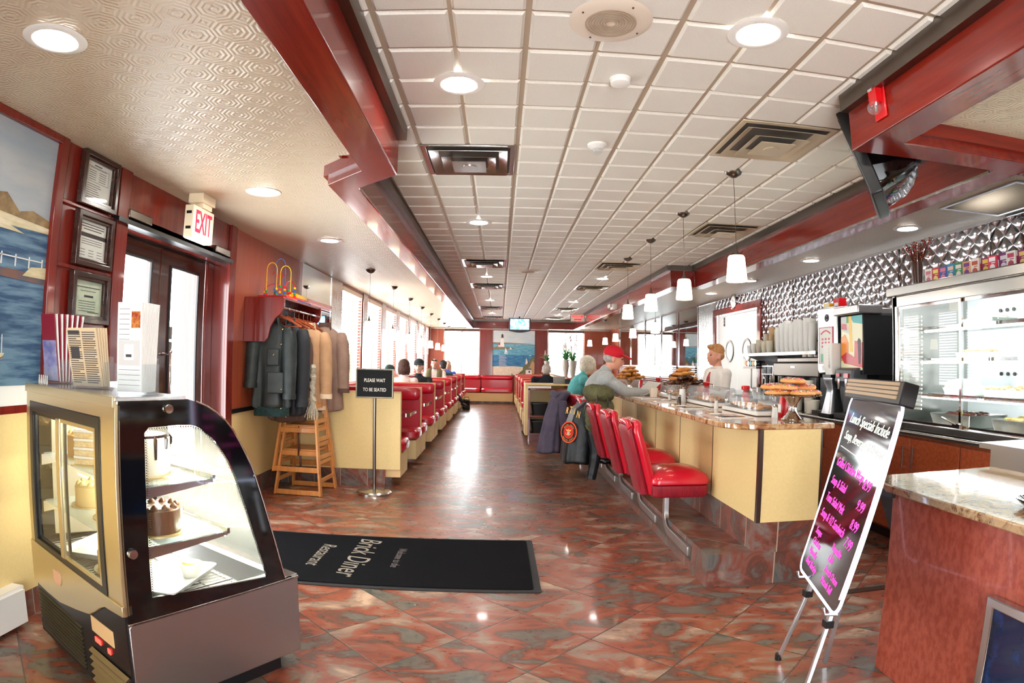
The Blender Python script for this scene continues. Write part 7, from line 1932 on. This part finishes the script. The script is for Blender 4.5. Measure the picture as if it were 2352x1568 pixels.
# man in the red cap, leaning on the counter
def man_extra(t, hp, HM, v):
    capf(C_cap)(t, hp, HM, v)
    I = Matrix.Rotation(-t.matrix_basis.to_euler().z, 4, 'Z')
    text('sleeve_lettering', 'A&E', .05, M_pw, t, face_M(v['shR'].lerp(v['elR'], .45) + Vector((.066, -.0, .01)), (0, .4, -1), (.3, 1, .3)), ext=.0008)
J = dict(hip=(0, .12, .74), chest=(0, .17, 1.08), neck=(0, .27, 1.29), head=(.02, .36, 1.44), shL=(-.22, .24, 1.21), shR=(.22, .24, 1.20), elL=(-.27, .48, 1.05), elR=(.28, .46, 1.05), wrL=(-.04, .72, 1.05), wrR=(.20, .74, 1.05),
         hdL=(.8, .6, 0), hdR=(.05, 1, .0), knL=(-.12, .30, .60), knR=(.13, .28, .60), anL=(-.12, .22, .30), anR=(.13, .20, .30), ftL=(-.13, .33, .255), ftR=(.14, .31, .255), pnR=(-1, 0, -.2))
person('man in a red cap and grey sweatshirt leaning on the counter', (.98, 7.02, 0), -PI / 2, J, M_skin, (C_grey, .92, 'sweatshirt'), C_jean, [((0, -.03, .0), (.081, .082, .06))], H_grey, vox=.009, hands=(.9, .55), extra=man_extra, bulk=.04, hs=1.16, head_yaw=-.1, head_pitch=-.15)
# woman in teal
J = dict(hip=(0, 0, .74), chest=(0, .12, 1.06), neck=(0, .22, 1.24), head=(0, .30, 1.37), shL=(-.17, .18, 1.17), shR=(.17, .18, 1.17), elL=(-.22, .36, 1.03), elR=(.22, .36, 1.03), wrL=(-.05, .55, 1.05), wrR=(.08, .55, 1.05),
         hdL=(.5, .8, 0), hdR=(-.5, .8, 0), knL=(-.1, .30, .60), knR=(.1, .30, .60), anL=(-.1, .22, .30), anR=(.1, .22, .30), ftL=(-.11, .32, .255), ftR=(.11, .32, .255))
person('woman with pale hair in a teal knitted sweater at the counter', (1.02, 8.78, -.03), -PI / 2 + .1, J, M_skin2, (C_teal, .95, 'sweater'), C_dkt, [((0, -.03, .045), (.105, .115, .10)), ((0, -.06, -.02), (.095, .075, .085)), ((.07, .01, .01), (.04, .07, .07)), ((-.07, .01, .01), (.04, .07, .07))], H_white, head_pitch=-.15, face=True, hs=1.08)
# server with folded arms behind the counter
def srv(t, hp, HM, v):
    b = MB(); c = v['neck'] + Vector((0, .10, -.06)); b.loft([[c + Vector((x * w_, y, z)) for x, y in ((-1, 0), (1, 0), (1, .012), (-1, .012))] for w_, z, in ((.018, 0), (.024, -.03), (.030, -.10), (.034, -.22))]) if 0 else b.loft([[Vector((x * w_, yy + y, z)) for x, y in ((-1, 0), (1, 0), (1, .012), (-1, .012))] for w_, z, yy in ((.02, 1.31, .075), (.016, 1.285, .10), (.028, 1.22, .128), (.036, 1.10, .142), (.03, 1.0, .14))]); build('necktie', b, mk('red_necktie', S(170, 30, 40), rough=.6), t)
    b = MB(); b.tube([Vector((.062 * math.sin(a), .02 + .062 * math.cos(a), 1.335 + .01 * math.cos(a))) for a in [2 * PI * k / 16 for k in range(16)]], .014, 6, closed=True); build('shirt_collar', b, C_white, t)
J = dict(hip=(0, 0, .92), chest=(0, .01, 1.17), neck=(0, .0, 1.34), head=(0, .035, 1.49), shL=(-.18, 0, 1.27), shR=(.18, 0, 1.27), elL=(-.24, .06, 1.0), elR=(.24, .06, 1.0), wrL=(.02, .22, 1.08), wrR=(-.03, .25, 1.03), hdL=(1, .1, .1), hdR=(-1, .05, .1), pnL=(0, -1, 0), pnR=(0, -1, 0),
         knL=(-.09, .02, .48), knR=(.09, .02, .48), anL=(-.09, -.01, .09), anR=(.09, -.01, .09), ftL=(-.11, .12, .045), ftR=(.11, .12, .045))
person('server in a white shirt and red tie with folded arms behind the counter', (2.62, 7.0, 0), PI / 2 + .25, J, M_skin, (C_white, .75, 'shirt'), C_dkt, [((0, -.02, .055), (.083, .096, .082)), ((0, -.06, .0), (.074, .048, .06)), ((0, .055, .098), (.06, .045, .028))], H_sand, vox=.010, extra=srv, hands=(.4, .4))
# man in black in the first right hand booth, seen from behind
J = seated(.42, .04, .52, .22, (0, .08, 1.24), 'table', top=1.10); J['anL'] = (-.36, .30, .09); J['knL'] = (-.34, .30, .56); J['ftL'] = (-.40, .42, .045); J['knL'] = (-.33, .28, .58)
def glasses(t, hp, HM, v):
    b = MB(); b.tube([hp(.083 * math.sin(a), -.01 + .098 * math.cos(a), -.0) for a in [PI * .25 + 1.5 * PI * k / 12 for k in range(13)]], .003, 5); build('glasses_strap', b, M_black, t)
person('broad man in a black sweater seated with his back to the service station', (.88, 11.2, 0), 0, J, M_skin, (C_black, .95, 'sweater'), C_jean, [((0, -.03, .03), (.081, .092, .082)), ((0, -.05, -.02), (.077, .055, .055))], H_grey, extra=glasses, shoe=mk('black_trainer', S(30, 34, 38), rough=.6))
# left booths
person('person with a brown bob seen from behind in the second left booth', (-1.66, 10.36, 0), 0, seated(arms='table'), M_skin2, (C_pinkt, .9, 'top'), C_jean, [((0, -.02, .03), (.098, .108, .10)), ((0, -.05, -.04), (.098, .075, .10)), ((.07, 0, -.05), (.035, .065, .09)), ((-.07, 0, -.05), (.035, .065, .09))], H_brown, face=False, vox=.014)
person('person in a dark cap facing the entrance in the second left booth', (-1.50, 11.30, 0), PI, seated(arms='table', head=(0, .08, 1.28)), M_skin2, (C_dkt, .9, 'top'), C_jean, STD, H_dk, extra=capf(C_capd), vox=.014)
person('child in a dark teal cap beside the window in the second left booth', (-2.06, 11.30, 0), PI + .1, seated(arms='table', head=(0, .08, 1.16), top=.98, sh=.15), M_skin2, (C_pinkt, .9, 'top'), C_jean, STD, H_dk, extra=capf(C_dgreen), vox=.014)
def vest(t, hp, HM, v):
    for q in (-1, 1):
        b = MB(); b.ell(Vector((q * .12, v['chest'].y + .02, v['chest'].z + .01)), (.085, .145, .24)); b.ell(Vector((q * .14, v['chest'].y, v['chest'].z + .14)), (.07, .10, .09)); build('vest_side', b, C_khaki, t, remesh=.014)
    b = MB(); b.tube([hp(.07 * math.sin(a), .085 * math.cos(a) + .01, .075) for a in [-1.3 + 2.6 * k / 8 for k in range(9)]], .008, 6); b.ell(hp(.035, .075, .085), (.028, .01, .018), HM); b.ell(hp(-.035, .075, .085), (.028, .01, .018), HM); build('sunglasses', b, M_black, t)
    b = MB(); b.ell(hp(0, .06, -.085), (.052, .045, .03), HM); build('beard', b, H_grey, t)
person('man in an olive vest with sunglasses on his head facing the entrance', (-1.58, 14.78, 0), PI, seated(arms='table', head=(0, .12, 1.31), top=1.12, sh=.21), M_skin, (C_white, .9, 'shirt'), C_jean, [((0, -.03, .04), (.080, .090, .082))], H_grey, extra=vest, vox=.014)
J = seated(arms='table'); J['ftR'] = (.62, .30, .22); J['anR'] = (.52, .22, .30); J['knR'] = (.30, .38, .56)
person('person in a dark cap and green top in the fourth left booth', (-1.45, 15.62, 0), .15, J, M_skin2, (C_dgreen, .9, 'top'), C_dkt, STD, H_dk, extra=capf(C_capd), face=False, vox=.016)
person('woman with long light hair and a blue top in the far left booth', (-1.55, 18.2, 0), PI, seated(arms='table'), M_skin2, (C_blue, .9, 'top'), C_jean, STD + [((.07, -.02, -.10), (.035, .05, .14)), ((-.07, -.02, -.10), (.035, .05, .14)), ((0, -.07, -.08), (.08, .04, .14))], H_lt, vox=.016)
person('person with a raised bright red sweater sitting at the far left booth edge', (-1.35, 15.52, 0), 0, seated(arms='table', head=(0, .08, 1.22), top=1.04, sh=.16), M_skin2, (mk('rose_top', S(190, 90, 100), rough=.9), .9, 'top'), mk('rose_trousers', S(180, 60, 84), rough=.9), STD, H_dk, face=False, vox=.016) if 0 else None

# ================================================================== COATS AND BAGS ON THE STOOLS
def drape(name, lb, cat, loc, prof, mats, seed, rz=0, fold=.02):
    """garment hung over a stool back: list of (z, centre x, centre y, half width along y, half depth along x)"""
    t = thing(name, lb, cat, loc, rz)
    rnd = random.Random(seed); ph = [rnd.uniform(0, 6.28) for _ in range(4)]; rings = []; n = 44; m = 22
    for i in range(m + 1):
        f = i / m * (len(prof) - 1); k = min(int(f), len(prof) - 2); u = f - k
        z, cx, cy, hw, hd = [prof[k][q] * (1 - u) + prof[k + 1][q] * u for q in range(5)]
        g = i / m; ring = []
        for q in range(n):
            a = 2 * PI * q / n; ca, sa = math.cos(a), math.sin(a)
            am = fold * g
            off = am * math.sin(6 * a + ph[0] + g) + am * .5 * math.sin(11 * a + ph[1])
            ring.append((cx + hd * math.copysign(abs(ca) ** .75, ca) + off * ca, cy + hw * math.copysign(abs(sa) ** .75, sa) + off * sa * .6, z + .012 * g * math.sin(3 * a + ph[2])))
        rings.append(ring)
    b = MB(); b.loft(rings); build('coat_body', b, mats[0], t, sub=1)
    return t
def sleeve_(t, pts, R, m, cuff=None):
    P2 = []; R2 = []
    for q in range(len(pts) - 1):
        for u in range(4): P2.append(Vector(pts[q]).lerp(Vector(pts[q + 1]), u / 4)); R2.append((R[q] + (R[q + 1] - R[q]) * u / 4) * (1 + .07 * math.sin(q * 5 + u * 2.1)))
    P2.append(Vector(pts[-1])); R2.append(R[-1])
    b = MB(); b.tube(P2, R2, 14); build('sleeve', b, m, t, sub=1)
    b = MB(); e = Vector(pts[-1]); d = (e - Vector(pts[-2])).normalized(); b.tube([e - d * .03, e + d * .012], [R[-1] * 1.06, R[-1] * 1.02], 14); build('cuff', b, cuff or m, t)
M_purp = mk('plum_grey_wool', S(92, 84, 102), rough=.9, col2=S(76, 70, 88), ns=7, bump=.4, bs=12)
M_leath = mk('black_leather', S(12, 14, 18), rough=.45, col2=S(22, 26, 32), ns=9, bump=.5, bs=16)
t = drape('plum_jacket', 'plum grey hooded jacket draped over a stool back, hem nearly on the floor', 'jacket', (.86, 7.9, 0), [(1.01, 0, 0, .08, .05), (.985, -.02, 0, .16, .10), (.90, -.08, 0, .20, .11), (.70, -.13, -.02, .22, .12), (.45, -.16, -.02, .26, .14), (.20, -.18, -.03, .30, .17)], [M_purp], 5, -.15)
b = MB(); b.tube([(-.06, -.16, .93), (-.14, -.06, .97), (-.15, .06, .97), (-.08, .15, .93)], .05, 10); build('hood', b, M_purp, t, disp=(.1, .02))
sleeve_(t, [(-.02, -.19, .90), (.0, -.22, .70), (.03, -.24, .50), (.05, -.24, .38)], [.06, .062, .058, .055], M_purp)
b = MB(); b.tube([(-.16, -.12, .92), (-.17, -.13, .8), (-.15, -.14, .72)], .012, 6); build('strap', b, M_black, t)
# black leather jacket with the round service patch
t = drape('leather_jacket', 'black leather jacket with a round red service patch hung on a stool back', 'jacket', (1.07, 6.95, 0), [(.96, .0, 0, .10, .04), (.94, -.02, 0, .19, .09), (.86, -.08, 0, .22, .14), (.62, -.13, 0, .24, .17), (.40, -.15, 0, .25, .18), (.22, -.16, 0, .26, .18)], [M_leath], 9, .0, .012)
sleeve_(t, [(-.02, -.20, .90), (-.03, -.28, .66), (.02, -.30, .40), (.0, -.30, .24), (-.03, -.31, .10)], [.07, .075, .07, .06, .055], M_leath)
sleeve_(t, [(-.02, .20, .90), (-.08, .26, .66), (-.10, .27, .45), (-.10, .27, .34)], [.065, .07, .06, .055], M_leath)
b = MB(); b.box(-.2, .1, -.25, .25, .20, .25); build('waistband', b, M_leath, t, bevel=.02) if 0 else None
M_gold2 = mk('gold_embroidery', S(236, 184, 96), rough=.6); M_pr = mk('patch_red', S(206, 32, 30), rough=.7); M_pk = mk('patch_black', S(16, 16, 18), rough=.7); M_pg = mk('patch_silver', S(200, 190, 170), rough=.6); M_por = mk('patch_orange', S(236, 96, 40), rough=.7)
# patch plane: on the back of the jacket, facing -x and a little toward the camera
PC = Vector((-.278, -.205, .60)); pr_ = Vector((.66, -.75, 0)).normalized() * 1; pu = Vector((.14, .0, 1)).normalized()
PM = face_M(PC, pr_, (pu - pr_ * pu.dot(pr_)))
def disc(r0, r1, z, m, n=36):
    b = MB()
    if r0 <= 0: b.lathe([(.001, 0), (r1, 0), (r1, z), (.001, z)], seg=n)
    else: b.lathe([(r0, 0), (r1, 0), (r1, z), (r0, z)], seg=n); b.f = b.f[:-2] + [(k, (k + 1) % n, 3 * n + (k + 1) % n, 3 * n + k) for k in range(n)]; b.m = [0] * len(b.f)
    b.xf(PM); return b
pt = build('round_patch', disc(0, .122, .003, 0), M_por, t)
build('patch_border', disc(0, .112, .0036, 0), M_pr, pt); build('patch_ring', disc(0, .105, .0042, 0), M_pk, pt); build('patch_field', disc(0, .072, .0048, 0), M_por, pt); build('patch_field', disc(0, .067, .0052, 0), M_pr, pt)
b = MB(); b.lathe([(.001, 0), (.022, 0), (.02, .007), (.001, .009)], (0, -.012, 0), 20); b.xf(PM); build('emblem_globe', b, M_pg, pt)
b = MB()
for q in (-1, 1):
    b.add([(q * .002, .018, .006), (q * .012, .026, .006), (q * .045, .030, .006), (q * .036, .018, .006), (q * .026, .010, .006), (q * .008, .006, .006)], [(0, 1, 2, 3, 4, 5)])
b.add([(-.006, .016, .0062), (.006, .016, .0062), (.005, .038, .0062), (-.004, .040, .0062)], [(0, 1, 2, 3)])
b.tube([(-.03, -.028, .006), (-.01, -.034, .006), (.012, -.036, .006), (.030, -.022, .006)], .003, 6); b.tube([(.030, -.022, .006), (.038, -.018, .006), (.034, -.010, .006)], .003, 6); b.tube([(-.03, -.028, .006), (-.040, -.018, .006), (-.038, -.006, .006)], .003, 6)
b.xf(PM); build('emblem_eagle', b, M_gold2, pt)
for s_, a0, sg in (('UNITED STATES', 0, -1), ('MARINE CORPS', PI, 1)):
    n = len(s_)
    for k, ch_ in enumerate(s_):
        if ch_ == ' ': continue
        off = (k - (n - 1) / 2) * .165
        if sg < 0: a = PI / 2 - off; R = .082; rot = a - PI / 2
        else: a = -PI / 2 + off; R = .094; rot = a + PI / 2
        text('patch_letter', ch_, .022, M_gold2, pt, PM @ Matrix.Translation((R * math.cos(a), R * math.sin(a), .0045)) @ Matrix.Rotation(rot, 4, 'Z'), ext=.0006)
for k, ch_ in enumerate('RTIN'):
    q_ = Vector((-.232, -.17, .845)) + pr_ * (k - 1.5) * .056 + Vector((0, 0, -.012 * (k - 1) ** 2)); text('arched_letter', ch_, .105, M_gold2, t, face_M(q_, (pr_.x, pr_.y, -.12 * (k - 1)), (.2, .18, 1)), ext=.002, sx=.62, bold=.002)
# green rucksack standing on the third stool
M_can = mk('olive_canvas', S(98, 96, 62), rough=.85, col2=S(76, 76, 50), ns=9, bump=.5, bs=18)
t = thing('rucksack', 'olive green canvas rucksack standing on the third stool in front of the man', 'backpack', (1.09, 6.47, .618))
b = MB(); b.ell((0, 0, .22), (.165, .18, .22)); b.ell((0, 0, .1), (.16, .18, .11)); build('bag_body', b, M_can, t, remesh=.012, disp=(.08, .03))
b = MB(); b.ell((-.01, -.01, .43), (.175, .18, .10)); b.ell((-.08, .0, .47), (.10, .09, .07)); build('top_flap', b, M_can, t, remesh=.012, disp=(.06, .03))
b = MB(); b.ell((.05, -.17, .18), (.10, .07, .12)); b.ell((-.10, -.12, .16), (.07, .08, .11)); build('front_pocket', b, M_can, t, remesh=.01, disp=(.05, .02))
b = MB(); b.tube([(-.13, -.06, .36), (-.17, -.08, .30), (-.18, -.07, .20), (-.15, -.04, .1)], .009, 6); b.tube([(-.05, -.16, .44), (-.06, -.20, .36), (-.05, -.215, .22)], .008, 6); b.tube([(.05, -.15, .44), (.06, -.17, .36), (.06, -.18, .20)], .008, 6); build('webbing_strap', b, M_wax, t)
b = MB(); b.obox((-.05, -.215, .24), (.03, .01, .03)); b.obox((.06, -.18, .24), (.03, .012, .03)); build('buckle', b, M_black, t)
